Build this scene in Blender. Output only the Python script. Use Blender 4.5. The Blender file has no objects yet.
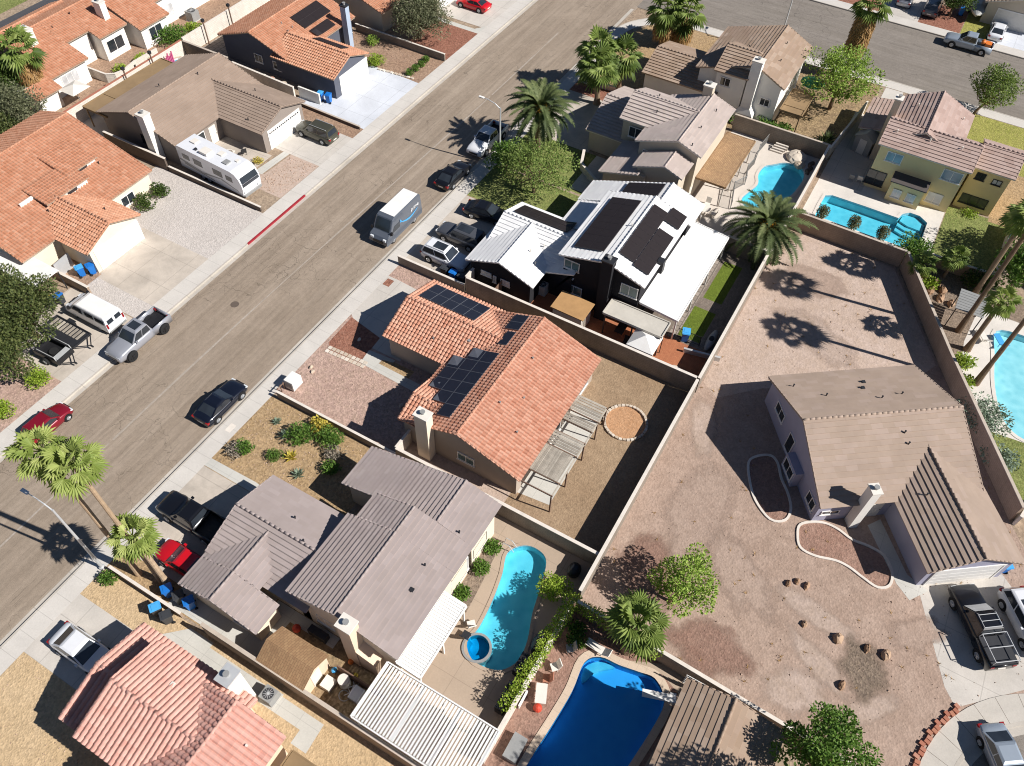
import bpy, math, random
from mathutils import Vector, Matrix
from mathutils.geometry import tessellate_polygon
R = random.Random(11)
PI = math.pi
scene = bpy.context.scene
COL = scene.collection
W = {}                                   # world matrices of everything that gets children

def rgb(h):
    h = h.lstrip('#')
    o = []
    for i in (0, 2, 4):
        c = int(h[i:i+2], 16)/255
        o.append(c/12.92 if c <= .04045 else ((c+.055)/1.055)**2.4)
    return tuple(o)

# ------------------------------------------------------------------ mesh collector
class MB:
    def __init__(s):
        s.v = []; s.f = []; s.r = []; s.m = []; s.mi = 0; s.M = None
    def vert(s, p):
        p = Vector(p)
        if s.M is not None: p = s.M @ p
        s.v.append(p); return len(s.v)-1
    def face(s, pts, r=None):
        s.f.append([s.vert(p) for p in pts]); s.r.append(R.random() if r is None else r); s.m.append(s.mi)
    def idx(s, ids, r=.5):
        s.f.append(list(ids)); s.r.append(r); s.m.append(s.mi)
    def box(s, x0, x1, y0, y1, z0, z1, r=None):
        if r is None: r = R.random()
        a = [s.vert(p) for p in ((x0,y0,z0),(x1,y0,z0),(x1,y1,z0),(x0,y1,z0),(x0,y0,z1),(x1,y0,z1),(x1,y1,z1),(x0,y1,z1))]
        for q in ((3,2,1,0),(4,5,6,7),(0,1,5,4),(1,2,6,5),(2,3,7,6),(3,0,4,7)): s.idx([a[i] for i in q], r)
    def obox(s, c, hx, hy, z0, z1, ang, r=None):
        """box turned about z"""
        ca, sa = math.cos(ang), math.sin(ang)
        p = [(c[0]+ca*x-sa*y, c[1]+sa*x+ca*y) for x, y in ((-hx,-hy),(hx,-hy),(hx,hy),(-hx,hy))]
        s.prism(p, z0, z1, r)
    def prism(s, poly, z0, z1, r=None, bottom=True):
        if r is None: r = R.random()
        n = len(poly)
        ar = sum(poly[i][0]*poly[(i+1) % n][1]-poly[(i+1) % n][0]*poly[i][1] for i in range(n))
        if ar < 0: poly = poly[::-1]
        f0 = (lambda p: z0(p)) if callable(z0) else (lambda p: z0)
        f1 = (lambda p: z1(p)) if callable(z1) else (lambda p: z1)
        b = [s.vert((p[0], p[1], f0(p))) for p in poly]; t = [s.vert((p[0], p[1], f1(p))) for p in poly]
        for i in range(n):
            j = (i+1) % n; s.idx([b[i], b[j], t[j], t[i]], r)
        s.idx(t, r)
        if bottom: s.idx(b[::-1], r)
    def tube(s, pts, rad, n=8, r=None, cap=True):
        """pts: 3D points; rad: number or list"""
        if r is None: r = R.random()
        pts = [Vector(p) for p in pts]
        if not isinstance(rad, (list, tuple)): rad = [rad]*len(pts)
        rings = []
        for i, p in enumerate(pts):
            d = (pts[min(i+1, len(pts)-1)]-pts[max(i-1, 0)])
            d = d.normalized() if d.length > 1e-9 else Vector((0,0,1))
            a = d.cross(Vector((0,0,1)));
            if a.length < 1e-3: a = Vector((1,0,0))
            a.normalize(); b = d.cross(a)
            rings.append([s.vert(p+(a*math.cos(2*PI*k/n)+b*math.sin(2*PI*k/n))*rad[i]) for k in range(n)])
        for i in range(len(rings)-1):
            for k in range(n):
                s.idx([rings[i][k], rings[i+1][k], rings[i+1][(k+1) % n], rings[i][(k+1) % n]], r)
        if cap:
            s.idx(rings[0], r); s.idx(rings[-1][::-1], r)
    def cyl(s, c, rad, z0, z1, n=16, r=None): s.tube([(c[0],c[1],z0),(c[0],c[1],z1)], rad, n, r)
    def disc_y(s, c, rad, w, n=16, r=None):
        s.tube([(c[0],c[1]-w/2,c[2]),(c[0],c[1]+w/2,c[2])], rad, n, r)
    def sphere(s, c, rx, ry, rz, n=10, m=6, jit=0, r=None):
        if r is None: r = R.random()
        rows = []
        for i in range(m+1):
            th = PI*i/m
            rows.append([s.vert((c[0]+rx*math.sin(th)*math.cos(2*PI*k/n)*(1+R.uniform(-jit,jit)), c[1]+ry*math.sin(th)*math.sin(2*PI*k/n)*(1+R.uniform(-jit,jit)), c[2]+rz*math.cos(th)*(1+R.uniform(-jit,jit)))) for k in range(n)])
        for i in range(m):
            for k in range(n): s.idx([rows[i][k], rows[i+1][k], rows[i+1][(k+1) % n], rows[i][(k+1) % n]], r)

def setprops(o, label=None, cat=None, group=None, kind=None):
    if label: o['label'] = label
    if cat: o['category'] = cat
    if group: o['group'] = group
    if kind: o['kind'] = kind
    return o

def T(name, label, cat, x, y, z=0, rz=0, group=None):
    o = bpy.data.objects.new(name, None); COL.objects.link(o)
    o.location = (x, y, z); o.rotation_euler = (0, 0, rz); o.empty_display_size = .3
    W[o] = Matrix.Translation((x, y, z)) @ Matrix.Rotation(rz, 4, 'Z')
    return setprops(o, label, cat, group)

def O(name, mb, mats, parent=None, smooth=False, label=None, cat=None, group=None, kind=None, local=False, base=True):
    """link the collected mesh as ONE object.  verts are world coordinates unless local"""
    if not isinstance(mats, (list, tuple)): mats = [mats]
    me = bpy.data.meshes.new(name)
    vs = mb.v
    o = bpy.data.objects.new(name, me); COL.objects.link(o)
    if parent is not None:
        o.parent = parent
        W[o] = W[parent]
        if not local:
            inv = W[parent].inverted(); vs = [inv @ v for v in vs]
    else:
        if base and kind != 'structure' and vs:
            x = (min(v.x for v in vs)+max(v.x for v in vs))/2; y = (min(v.y for v in vs)+max(v.y for v in vs))/2; z = min(v.z for v in vs)
            c = Vector((x, y, z)); vs = [v-c for v in vs]; o.location = c
            W[o] = Matrix.Translation(c)
        else: W[o] = Matrix.Identity(4)
    me.from_pydata([tuple(v) for v in vs], [], mb.f)
    for m in mats: me.materials.append(m)
    if len(mats) > 1: me.polygons.foreach_set('material_index', mb.m)
    a = me.attributes.new('rnd', 'FLOAT', 'FACE'); a.data.foreach_set('value', mb.r)
    if smooth: me.polygons.foreach_set('use_smooth', [True]*len(mb.f))
    me.update()
    return setprops(o, label, cat, group, kind)

def kids(o): return [c for c in COL.objects if c.parent == o]
def dup(o, loc=None, rz=None, label=None, group=None, scale=None, parent=None, tree=None):
    if tree is None:
        tree = {}
        for c in COL.objects:
            if c.parent: tree.setdefault(c.parent, []).append(c)
    c = o.copy(); COL.objects.link(c)
    if parent is not None: c.parent = parent
    if loc is not None: c.location = loc
    if rz is not None: c.rotation_euler = (0, 0, rz)
    if scale is not None: c.scale = scale if isinstance(scale, tuple) else (scale,)*3
    if label: c['label'] = label
    if group: c['group'] = group
    if parent is None: W[c] = Matrix.Translation(c.location) @ Matrix.Rotation(c.rotation_euler[2], 4, 'Z')
    for ch in tree.get(o, []): dup(ch, parent=c, tree=tree)
    return c

# ------------------------------------------------------------------ materials
def newmat(name):
    m = bpy.data.materials.new(name); m.use_nodes = True
    nt = m.node_tree
    return m, nt, nt.nodes, nt.links, nt.nodes['Principled BSDF']
def N(nt, t, **kw):
    n = nt.nodes.new(t)
    for k, v in kw.items():
        if hasattr(n, k): setattr(n, k, v)
        else: n.inputs[k].default_value = v
    return n
def mixc(nt, fac, a, b, mode='MIX'):
    n = nt.nodes.new('ShaderNodeMix'); n.data_type = 'RGBA'; n.blend_type = mode
    for i, v in ((0, fac), (6, a), (7, b)):
        if hasattr(v, 'links'): nt.links.new(v, n.inputs[i])
        elif isinstance(v, (tuple, list)): n.inputs[i].default_value = (*v[:3], 1)
        else: n.inputs[i].default_value = v
    return n.outputs[2]
def math_(nt, op, a, b=None, clamp=False):
    n = nt.nodes.new('ShaderNodeMath'); n.operation = op; n.use_clamp = clamp
    for i, v in enumerate((a, b)):
        if v is None: continue
        if hasattr(v, 'links'): nt.links.new(v, n.inputs[i])
        else: n.inputs[i].default_value = v
    return n.outputs[0]
def maprange(nt, v, a, b, c=0, d=1):
    n = nt.nodes.new('ShaderNodeMapRange'); n.clamp = True
    nt.links.new(v, n.inputs[0])
    for i, x in enumerate((a, b, c, d)): n.inputs[i+1].default_value = x
    return n.outputs[0]
def coords(nt, world=True, scale=(1,1,1), rot=0):
    mp = nt.nodes.new('ShaderNodeMapping'); mp.inputs['Scale'].default_value = scale; mp.inputs['Rotation'].default_value = (0,0,rot)
    if world:
        g = nt.nodes.new('ShaderNodeNewGeometry'); nt.links.new(g.outputs['Position'], mp.inputs[0])
    else:
        g = nt.nodes.new('ShaderNodeTexCoord'); nt.links.new(g.outputs['Object'], mp.inputs[0])
    return mp.outputs[0]
def noise(nt, co, scale, detail=4, rough=.6, dist=0):
    n = N(nt, 'ShaderNodeTexNoise'); nt.links.new(co, n.inputs['Vector'])
    n.inputs['Scale'].default_value = scale; n.inputs['Detail'].default_value = detail; n.inputs['Roughness'].default_value = rough; n.inputs['Distortion'].default_value = dist
    return n.outputs['Fac']
def bump(nt, bsdf, h, strength=.5, dist=.02):
    b = N(nt, 'ShaderNodeBump', Strength=strength, Distance=dist)
    nt.links.new(h, b.inputs['Height']); nt.links.new(b.outputs[0], bsdf.inputs['Normal'])
def attr(nt):
    a = nt.nodes.new('ShaderNodeAttribute'); a.attribute_name = 'rnd'; return a.outputs['Fac']

def plain(name, c, rough=.6, metal=0, var=.12, vscale=1.5, coat=0, spec=.5, world=False):
    """one colour with a little grime"""
    m, nt, ns, ls, b = newmat(name)
    co = coords(nt, world)
    n = noise(nt, co, vscale, 5, .65)
    f = maprange(nt, n, .3, .75, 0, 1)
    ls.new(mixc(nt, f, tuple(x*(1+var) for x in c), tuple(x*(1-var) for x in c)), b.inputs['Base Color'])
    b.inputs['Roughness'].default_value = rough; b.inputs['Metallic'].default_value = metal
    b.inputs['Specular IOR Level'].default_value = spec
    if coat: b.inputs['Coat Weight'].default_value = coat; b.inputs['Coat Roughness'].default_value = .06
    return m

def ground_mat(name, cols, big=.12, fine=6, speck=.25, bumpd=.03, streak=None):
    """gravel / dirt: large patches, mid clumps, single stones"""
    m, nt, ns, ls, b = newmat(name)
    co = coords(nt)
    f1 = maprange(nt, noise(nt, co, big, 6, .62, .3), .33, .68)
    c = mixc(nt, f1, cols[0], cols[1])
    f2 = maprange(nt, noise(nt, co, big*7, 5, .7), .42, .72)
    c = mixc(nt, math_(nt, 'MULTIPLY', f2, .65), c, cols[2])
    v = N(nt, 'ShaderNodeTexVoronoi', feature='F1'); v.inputs['Scale'].default_value = fine; ls.new(co, v.inputs['Vector'])
    sep = N(nt, 'ShaderNodeSeparateColor'); ls.new(v.outputs['Color'], sep.inputs[0])
    k = maprange(nt, sep.outputs[0], 0, 1, 1-speck, 1+speck)
    k2 = maprange(nt, noise(nt, co, fine*.35, 3, .75), .3, .7, 1-speck*.6, 1+speck*.6)
    kk = math_(nt, 'MULTIPLY', k, k2)
    cc = N(nt, 'ShaderNodeCombineColor')
    for i in range(3): ls.new(kk, cc.inputs[i])
    c = mixc(nt, 1.0, c, cc.outputs[0], 'MULTIPLY')
    ls.new(c, b.inputs['Base Color']); b.inputs['Roughness'].default_value = .95; b.inputs['Specular IOR Level'].default_value = .15
    h = math_(nt, 'ADD', v.outputs['Distance'], math_(nt, 'MULTIPLY', noise(nt, co, fine*.5, 4, .7), 1.2))
    bump(nt, b, h, .8, bumpd)
    return m

def soft(name, src):
    """a ground material that thins out towards the rim of its patch (point attribute 'alpha')"""
    m = M[src].copy(); m.name = name; nt = m.node_tree; ns = nt.nodes
    a = nt.nodes.new('ShaderNodeAttribute'); a.attribute_name = 'alpha'
    n1 = noise(nt, coords(nt), 1.1, 6, .75)
    f = maprange(nt, math_(nt, 'ADD', a.outputs['Fac'], math_(nt, 'MULTIPLY', math_(nt, 'SUBTRACT', n1, .5), 1.5)), .15, .85)
    t = nt.nodes.new('ShaderNodeBsdfTransparent'); mx = nt.nodes.new('ShaderNodeMixShader')
    nt.links.new(math_(nt, 'MULTIPLY', f, .85), mx.inputs[0]); nt.links.new(t.outputs[0], mx.inputs[1]); nt.links.new(ns['Principled BSDF'].outputs[0], mx.inputs[2])
    nt.links.new(mx.outputs[0], ns['Material Output'].inputs[0])
    return m

def concrete(name, c, jx=2.4, jy=2.4, ox=0, oy=0, rot=0, joint=.03, stain=.2, jdark=.45):
    m, nt, ns, ls, b = newmat(name)
    co = coords(nt)
    cj = coords(nt, True, rot=rot)
    f = maprange(nt, noise(nt, co, .35, 7, .68, .4), .3, .72)
    col = mixc(nt, f, tuple(x*(1+stain*.5) for x in c), tuple(x*(1-stain) for x in c))
    f2 = maprange(nt, noise(nt, co, 9, 4, .7), .3, .75, .93, 1.06)
    cc = N(nt, 'ShaderNodeCombineColor')
    for i in range(3): ls.new(f2, cc.inputs[i])
    col = mixc(nt, 1.0, col, cc.outputs[0], 'MULTIPLY')
    if jx:
        sx = N(nt, 'ShaderNodeSeparateXYZ'); ls.new(cj, sx.inputs[0])
        g = None
        for k, (j, o) in enumerate(((jx, ox), (jy, oy))):
            if not j: continue
            a = math_(nt, 'FRACT', math_(nt, 'DIVIDE', math_(nt, 'SUBTRACT', sx.outputs[k], o), j))
            d = math_(nt, 'ABSOLUTE', math_(nt, 'SUBTRACT', a, .5))
            e = math_(nt, 'GREATER_THAN', d, .5-joint/j)
            g = e if g is None else math_(nt, 'MAXIMUM', g, e)
        col = mixc(nt, math_(nt, 'MULTIPLY', g, .4), col, tuple(x*jdark for x in c))
    ls.new(col, b.inputs['Base Color']); b.inputs['Roughness'].default_value = .85; b.inputs['Specular IOR Level'].default_value = .25
    bump(nt, b, noise(nt, co, 12, 4, .7), .2, .01)
    return m

def asphalt(name, c, c2, along='x', seam=None):
    m, nt, ns, ls, b = newmat(name)
    co = coords(nt)
    st = coords(nt, True, (.045, .75, 1) if along == 'x' else (.75, .045, 1))
    st2 = coords(nt, True, (.12, 2.6, 1) if along == 'x' else (2.6, .12, 1))
    f = maprange(nt, noise(nt, st, 1, 5, .6, .2), .32, .68)
    col = mixc(nt, f, c, c2)
    f = maprange(nt, noise(nt, st2, 1, 5, .65, .2), .4, .75)
    col = mixc(nt, math_(nt, 'MULTIPLY', f, .55), col, tuple(x*.66 for x in c))
    f = maprange(nt, noise(nt, co, .22, 6, .65, .5), .5, .8)
    col = mixc(nt, math_(nt, 'MULTIPLY', f, .45), col, tuple(x*1.25 for x in c2))
    # crazing cracks
    wob = N(nt, 'ShaderNodeTexNoise'); wob.inputs['Scale'].default_value = .7; wob.inputs['Detail'].default_value = 4; ls.new(co, wob.inputs['Vector'])
    vm = nt.nodes.new('ShaderNodeVectorMath'); vm.operation = 'MULTIPLY_ADD'; ls.new(wob.outputs['Color'], vm.inputs[0]); vm.inputs[1].default_value = (2.2,2.2,0); ls.new(co, vm.inputs[2])
    for sc, w, gate, k in ((.3, .005, .47, .5), (.8, .008, .52, .45)):
        v = N(nt, 'ShaderNodeTexVoronoi', feature='DISTANCE_TO_EDGE'); v.inputs['Scale'].default_value = sc; ls.new(vm.outputs[0], v.inputs['Vector'])
        cr = math_(nt, 'LESS_THAN', v.outputs['Distance'], w)
        gt = maprange(nt, noise(nt, co, .09, 3, .5), gate, gate+.08)
        col = mixc(nt, math_(nt, 'MULTIPLY', math_(nt, 'MULTIPLY', cr, gt), k), col, tuple(x*.3 for x in c))
    lc = coords(nt, True, (.022, 1.15, 1) if along == 'x' else (1.15, .022, 1))
    ln = math_(nt, 'ABSOLUTE', math_(nt, 'SUBTRACT', noise(nt, lc, 1, 6, .55, .1), .5))
    lg = maprange(nt, noise(nt, co, .15, 4, .6), .45, .6)
    col = mixc(nt, math_(nt, 'MULTIPLY', math_(nt, 'MULTIPLY', math_(nt, 'LESS_THAN', ln, .0035), lg), .5), col, tuple(x*.35 for x in c))
    f3 = maprange(nt, noise(nt, co, 3.2, 4, .75), .32, .7, .9, 1.1)
    f2 = math_(nt, 'MULTIPLY', maprange(nt, noise(nt, co, 15, 3, .85), .3, .72, .8, 1.2), f3)
    cc = N(nt, 'ShaderNodeCombineColor')
    for i in range(3): ls.new(f2, cc.inputs[i])
    col = mixc(nt, 1.0, col, cc.outputs[0], 'MULTIPLY')
    ls.new(col, b.inputs['Base Color']); b.inputs['Roughness'].default_value = .9; b.inputs['Specular IOR Level'].default_value = .25
    bump(nt, b, noise(nt, co, 20, 3, .8), .3, .01)
    return m

def byrnd(name, cols, rough=.8, var=.1, vscale=.6, trans=0, bumps=0, spec=.3, world=True):
    """colour picked per face from the 'rnd' attribute, plus weathering noise"""
    m, nt, ns, ls, b = newmat(name)
    r = N(nt, 'ShaderNodeValToRGB'); r.color_ramp.interpolation = 'LINEAR'
    el = r.color_ramp.elements
    while len(el) < len(cols): el.new(.5)
    for i, c in enumerate(cols): el[i].position = i/(len(cols)-1); el[i].color = (*c, 1)
    ls.new(attr(nt), r.inputs[0])
    co = coords(nt, world)
    k = maprange(nt, noise(nt, co, vscale, 5, .65), .3, .72, 1-var, 1+var)
    cc = N(nt, 'ShaderNodeCombineColor')
    for i in range(3): ls.new(k, cc.inputs[i])
    col = mixc(nt, 1.0, r.outputs[0], cc.outputs[0], 'MULTIPLY')
    ls.new(col, b.inputs['Base Color']); b.inputs['Roughness'].default_value = rough; b.inputs['Specular IOR Level'].default_value = spec
    if bumps: bump(nt, b, noise(nt, co, 16, 4, .7), bumps, .01)
    if trans:
        t = N(nt, 'ShaderNodeBsdfTranslucent'); ls.new(mixc(nt, 1.0, col, (1.0, 1.08, .7), 'MULTIPLY'), t.inputs[0])
        mx = N(nt, 'ShaderNodeMixShader'); mx.inputs[0].default_value = trans
        ls.new(b.outputs[0], mx.inputs[1]); ls.new(t.outputs[0], mx.inputs[2]); ls.new(mx.outputs[0], ns['Material Output'].inputs[0])
    return m

def water_mat(name, tint, bumpk=.25):
    m, nt, ns, ls, b = newmat(name)
    ns.remove(b)
    co = coords(nt)
    tr = N(nt, 'ShaderNodeBsdfTransparent'); tr.inputs[0].default_value = (*tint, 1)
    gl = N(nt, 'ShaderNodeBsdfGlossy'); gl.inputs['Roughness'].default_value = .04; gl.inputs[0].default_value = (1,1,1,1)
    fr = N(nt, 'ShaderNodeFresnel'); fr.inputs[0].default_value = 1.33
    bp = N(nt, 'ShaderNodeBump', Strength=bumpk, Distance=.05); ls.new(noise(nt, co, 2.2, 3, .6, .8), bp.inputs['Height'])
    ls.new(bp.outputs[0], gl.inputs['Normal']); ls.new(bp.outputs[0], fr.inputs['Normal'])
    gm = N(nt, 'ShaderNodeNewGeometry'); fac = math_(nt, 'MULTIPLY', fr.outputs[0], math_(nt, 'SUBTRACT', 1.0, gm.outputs['Backfacing']))
    mx = N(nt, 'ShaderNodeMixShader'); ls.new(fac, mx.inputs[0]); ls.new(tr.outputs[0], mx.inputs[1]); ls.new(gl.outputs[0], mx.inputs[2])
    ls.new(mx.outputs[0], ns['Material Output'].inputs[0])
    return m

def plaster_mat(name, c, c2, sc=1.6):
    """pool plaster: mottled, with the bright net of ripple light painted into its colour"""
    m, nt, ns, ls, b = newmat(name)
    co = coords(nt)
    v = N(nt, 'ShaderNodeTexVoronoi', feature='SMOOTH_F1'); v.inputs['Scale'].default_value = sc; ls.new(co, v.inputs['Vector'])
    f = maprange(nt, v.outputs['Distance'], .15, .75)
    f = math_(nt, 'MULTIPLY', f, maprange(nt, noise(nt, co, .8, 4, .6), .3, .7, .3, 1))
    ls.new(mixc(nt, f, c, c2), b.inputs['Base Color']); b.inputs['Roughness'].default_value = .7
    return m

def glass_mat(name, c=(.02,.025,.03), rough=.06):
    m, nt, ns, ls, b = newmat(name)
    co = coords(nt, False)
    ls.new(mixc(nt, maprange(nt, noise(nt, co, .8, 2, .5), .3, .7), c, tuple(x*1.7 for x in c)), b.inputs['Base Color'])
    b.inputs['Roughness'].default_value = rough; b.inputs['Specular IOR Level'].default_value = .8
    return m

def brick_mat(name, c1, c2, mortar, scale=2.5, bw=.4, rh=.2, ms=.015):
    m, nt, ns, ls, b = newmat(name)
    co = coords(nt)
    t = N(nt, 'ShaderNodeTexBrick'); ls.new(co, t.inputs['Vector'])
    t.inputs['Color1'].default_value = (*c1,1); t.inputs['Color2'].default_value = (*c2,1); t.inputs['Mortar'].default_value = (*mortar,1)
    t.inputs['Scale'].default_value = scale; t.inputs['Brick Width'].default_value = bw; t.inputs['Row Height'].default_value = rh; t.inputs['Mortar Size'].default_value = ms
    k = maprange(nt, noise(nt, co, .5, 6, .7), .3, .7, .82, 1.15)
    cc = N(nt, 'ShaderNodeCombineColor')
    for i in range(3): ls.new(k, cc.inputs[i])
    ls.new(mixc(nt, 1.0, t.outputs[0], cc.outputs[0], 'MULTIPLY'), b.inputs['Base Color']); b.inputs['Roughness'].default_value = .9
    return m

M = {}
M['asphalt'] = asphalt('asphalt_main', rgb('#8f8070'), rgb('#a29383'), 'x')
M['asphalt_side'] = asphalt('asphalt_side', rgb('#80786f'), rgb('#8a827a'), 'y')
M['asphalt_far'] = asphalt('asphalt_far', rgb('#4a4a4e'), rgb('#57575a'), 'x')
M['seam'] = ground_mat('worn_seam', [rgb('#a99e93'), rgb('#a2978b'), rgb('#9c9083')], .5, 8, .1, .004)
M['walk'] = concrete('sidewalk_concrete', rgb('#cac4bc'), 1.5, 0, 0, 0, joint=.02, stain=.12)
M['walk_y'] = concrete('sidewalk_concrete_side', rgb('#c8c2ba'), 0, 1.5, joint=.02, stain=.12)
M['kerb'] = concrete('kerb_concrete', rgb('#bcb4a9'), 3, 0, stain=.2)
M['drive'] = concrete('driveway_concrete', rgb('#c4bdb4'), 3.0, 3.0, .6, 1.4, joint=.03, stain=.18)
M['drive_new'] = concrete('driveway_new', rgb('#cfd2d8'), 3.2, 2.9, .2, .4, joint=.03, stain=.15)
M['drive_tan'] = concrete('driveway_tan', rgb('#c0b5a8'), 3.3, 3.3, joint=.03, stain=.28)
M['path'] = concrete('path_concrete', rgb('#c3c0b8'), 1.6, 1.6, joint=.015, stain=.12)
M['deck_pink'] = concrete('pool_deck_tan', rgb('#b09d8a'), 2.6, 2.6, .5, .3, joint=.02, stain=.1)
M['deck_pale'] = concrete('pool_deck_pale', rgb('#d3c9bd'), 0, 0, stain=.12)
M['deck_white'] = concrete('pool_deck_white', rgb('#d6cfc6'), 0, 0, stain=.15)
M['coping'] = concrete('pool_coping', rgb('#cdb9a4'), .6, .6, joint=.012, stain=.12)
M['cul'] = concrete('sidewalk_ring', rgb('#bfb8ae'), 0, 0, stain=.12)
M['soil'] = ground_mat('soil', [rgb('#a1907d'), rgb('#9a8672'), rgb('#8c7a68')], .1, 5, .2)
M['dirt_pink'] = ground_mat('dirt_pink', [rgb('#a89182'), rgb('#9c8677'), rgb('#b49e8f')], .09, 7, .11, .02)
M['dirt_light'] = ground_mat('dirt_light', [rgb('#bfab9e'), rgb('#b39e8f'), rgb('#ab9582')], .14, 6, .09, .02)
M['dirt_red'] = ground_mat('gravel_red', [rgb('#96786a'), rgb('#8d6e60'), rgb('#9f8374')], .3, 8, .18, .03)
M['gravel_pink'] = ground_mat('gravel_pink', [rgb('#b59a8d'), rgb('#a98d80'), rgb('#a58f7c')], .3, 7, .2)
M['gravel_red'] = ground_mat('gravel_brick', [rgb('#8f6351'), rgb('#86594a'), rgb('#9b7463')], .4, 8, .22)
M['gravel_tan'] = ground_mat('gravel_tan', [rgb('#ab906e'), rgb('#9f8563'), rgb('#968267')], .35, 7, .24)
M['gravel_beige'] = ground_mat('gravel_beige', [rgb('#c4ab89'), rgb('#bca27e'), rgb('#b39a78')], .25, 8, .14)
M['gravel_white'] = ground_mat('gravel_white', [rgb('#bdb5ae'), rgb('#c4bcb5'), rgb('#b3aaa3')], .4, 8, .12)
M['gravel_brown'] = ground_mat('gravel_brown', [rgb('#a48a75'), rgb('#967a66'), rgb('#8f7662')], .3, 7, .22)
M['gravel_gray'] = ground_mat('gravel_gray', [rgb('#857567'), rgb('#786a5e'), rgb('#94836f')], .6, 9, .3)
M['dry_grass'] = ground_mat('dry_grass', [rgb('#957d64'), rgb('#a48d73'), rgb('#88725b')], .16, 9, .14, .02)
M['yard_dark'] = ground_mat('yard_litter', [rgb('#8b765d'), rgb('#a08a68'), rgb('#7b6955')], .5, 6, .3)
M['turf'] = ground_mat('artificial_turf', [rgb('#61702a'), rgb('#596826'), rgb('#6b7830')], .5, 14, .18, .02)
M['lawn'] = ground_mat('lawn', [rgb('#78804a'), rgb('#6a743f'), rgb('#918f5c')], .35, 9, .28, .04)
M['lawn_dry'] = ground_mat('lawn_dry', [rgb('#96944e'), rgb('#898a45'), rgb('#a89c64')], .3, 9, .25, .04)
M['terracotta_tile'] = brick_mat('terracotta_paving', rgb('#b0714e'), rgb('#a46545'), rgb('#8d5a40'), 3, .5, .5)
M['pavers'] = brick_mat('stone_pavers', rgb('#a2968b'), rgb('#8f8378'), rgb('#6f665d'), 1, .62, .62, .05)
M['block_paving'] = brick_mat('block_paving', rgb('#8c7f73'), rgb('#766a60'), rgb('#5f564e'), 2.2, .5, .25)
M['red_paint'] = plain('red_kerb_paint', rgb('#94242f'), .6, var=.2)
M['stone_pale'] = byrnd('stone_pale', [rgb('#cfc3b4'), rgb('#b9a894'), rgb('#ded5c8')], .9, bumps=.3)
M['brick_red'] = byrnd('brick_red', [rgb('#b07a62'), rgb('#a56a55'), rgb('#c29580')], .9, bumps=.3)
M['stone_tan'] = byrnd('stone_tan', [rgb('#a98f7d'), rgb('#b79f8e'), rgb('#97806f')], .9)
M['boulder'] = byrnd('boulder', [rgb('#ad8e74'), rgb('#98795f'), rgb('#bca38a')], .9, bumps=.5)
# walls
def block_mat(name, c, var=.16):
    m, nt, ns, ls, b = newmat(name)
    g = nt.nodes.new('ShaderNodeNewGeometry'); sx = N(nt, 'ShaderNodeSeparateXYZ'); ls.new(g.outputs['Position'], sx.inputs[0])
    cb = N(nt, 'ShaderNodeCombineXYZ'); ls.new(math_(nt, 'ADD', sx.outputs[0], sx.outputs[1]), cb.inputs[0]); ls.new(sx.outputs[2], cb.inputs[1])
    t = N(nt, 'ShaderNodeTexBrick'); ls.new(cb.outputs[0], t.inputs['Vector'])
    for i, k in (('Color1', 1.05), ('Color2', .95), ('Mortar', .72)): t.inputs[i].default_value = (*[x*k for x in c], 1)
    t.inputs['Scale'].default_value = 1; t.inputs['Brick Width'].default_value = .4; t.inputs['Row Height'].default_value = .2; t.inputs['Mortar Size'].default_value = .012
    co = coords(nt)
    k = maprange(nt, noise(nt, co, .6, 6, .7, .4), .3, .72, 1-var, 1+var*.7)
    st = coords(nt, True, (1.5,1.5,.12)); k = math_(nt, 'MULTIPLY', k, maprange(nt, noise(nt, st, 1, 4, .7), .45, .75, 1, .86))
    cc = N(nt, 'ShaderNodeCombineColor')
    for i in range(3): ls.new(k, cc.inputs[i])
    ls.new(mixc(nt, 1.0, t.outputs[0], cc.outputs[0], 'MULTIPLY'), b.inputs['Base Color']); b.inputs['Roughness'].default_value = .92; b.inputs['Specular IOR Level'].default_value = .15
    return m
M['block'] = block_mat('block_wall_gray', rgb('#8f8478'))
M['block_tan'] = block_mat('block_wall_tan', rgb('#a28e7c'))
M['block_white'] = block_mat('block_wall_white', rgb('#d9d0c4'), .1)
M['block_dark'] = block_mat('block_wall_dark', rgb('#6d6158'))
M['cap'] = plain('wall_cap', rgb('#b8ab9d'), .9, var=.12, vscale=2, spec=.2, world=True)
M['cap_white'] = plain('wall_cap_white', rgb('#d6cdc2'), .9, var=.1, vscale=2, spec=.2, world=True)
M['cap_red'] = plain('wall_cap_red', rgb('#a56b57'), .9, var=.12, vscale=2, world=True)
# stucco
def stucco(n, h): M[n] = plain(n, rgb(h), .92, var=.06, vscale=.7, spec=.15, world=True)
for n, h in (('st_cream', '#e0d2bd'), ('st_tan', '#a99c8f'), ('st_white', '#e6e2da'), ('st_black', '#2b2a2d'), ('st_gray', '#8e847c'), ('st_yellow', '#ddcc9c'),
             ('st_blue', '#5c5f69'), ('st_beige', '#c6b9a6'), ('st_lilac', '#a2a1b2'), ('st_brown', '#887462'), ('st_paleblue', '#a7b4c6'), ('st_peach', '#dbc3ab')): stucco(n, h)
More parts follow.
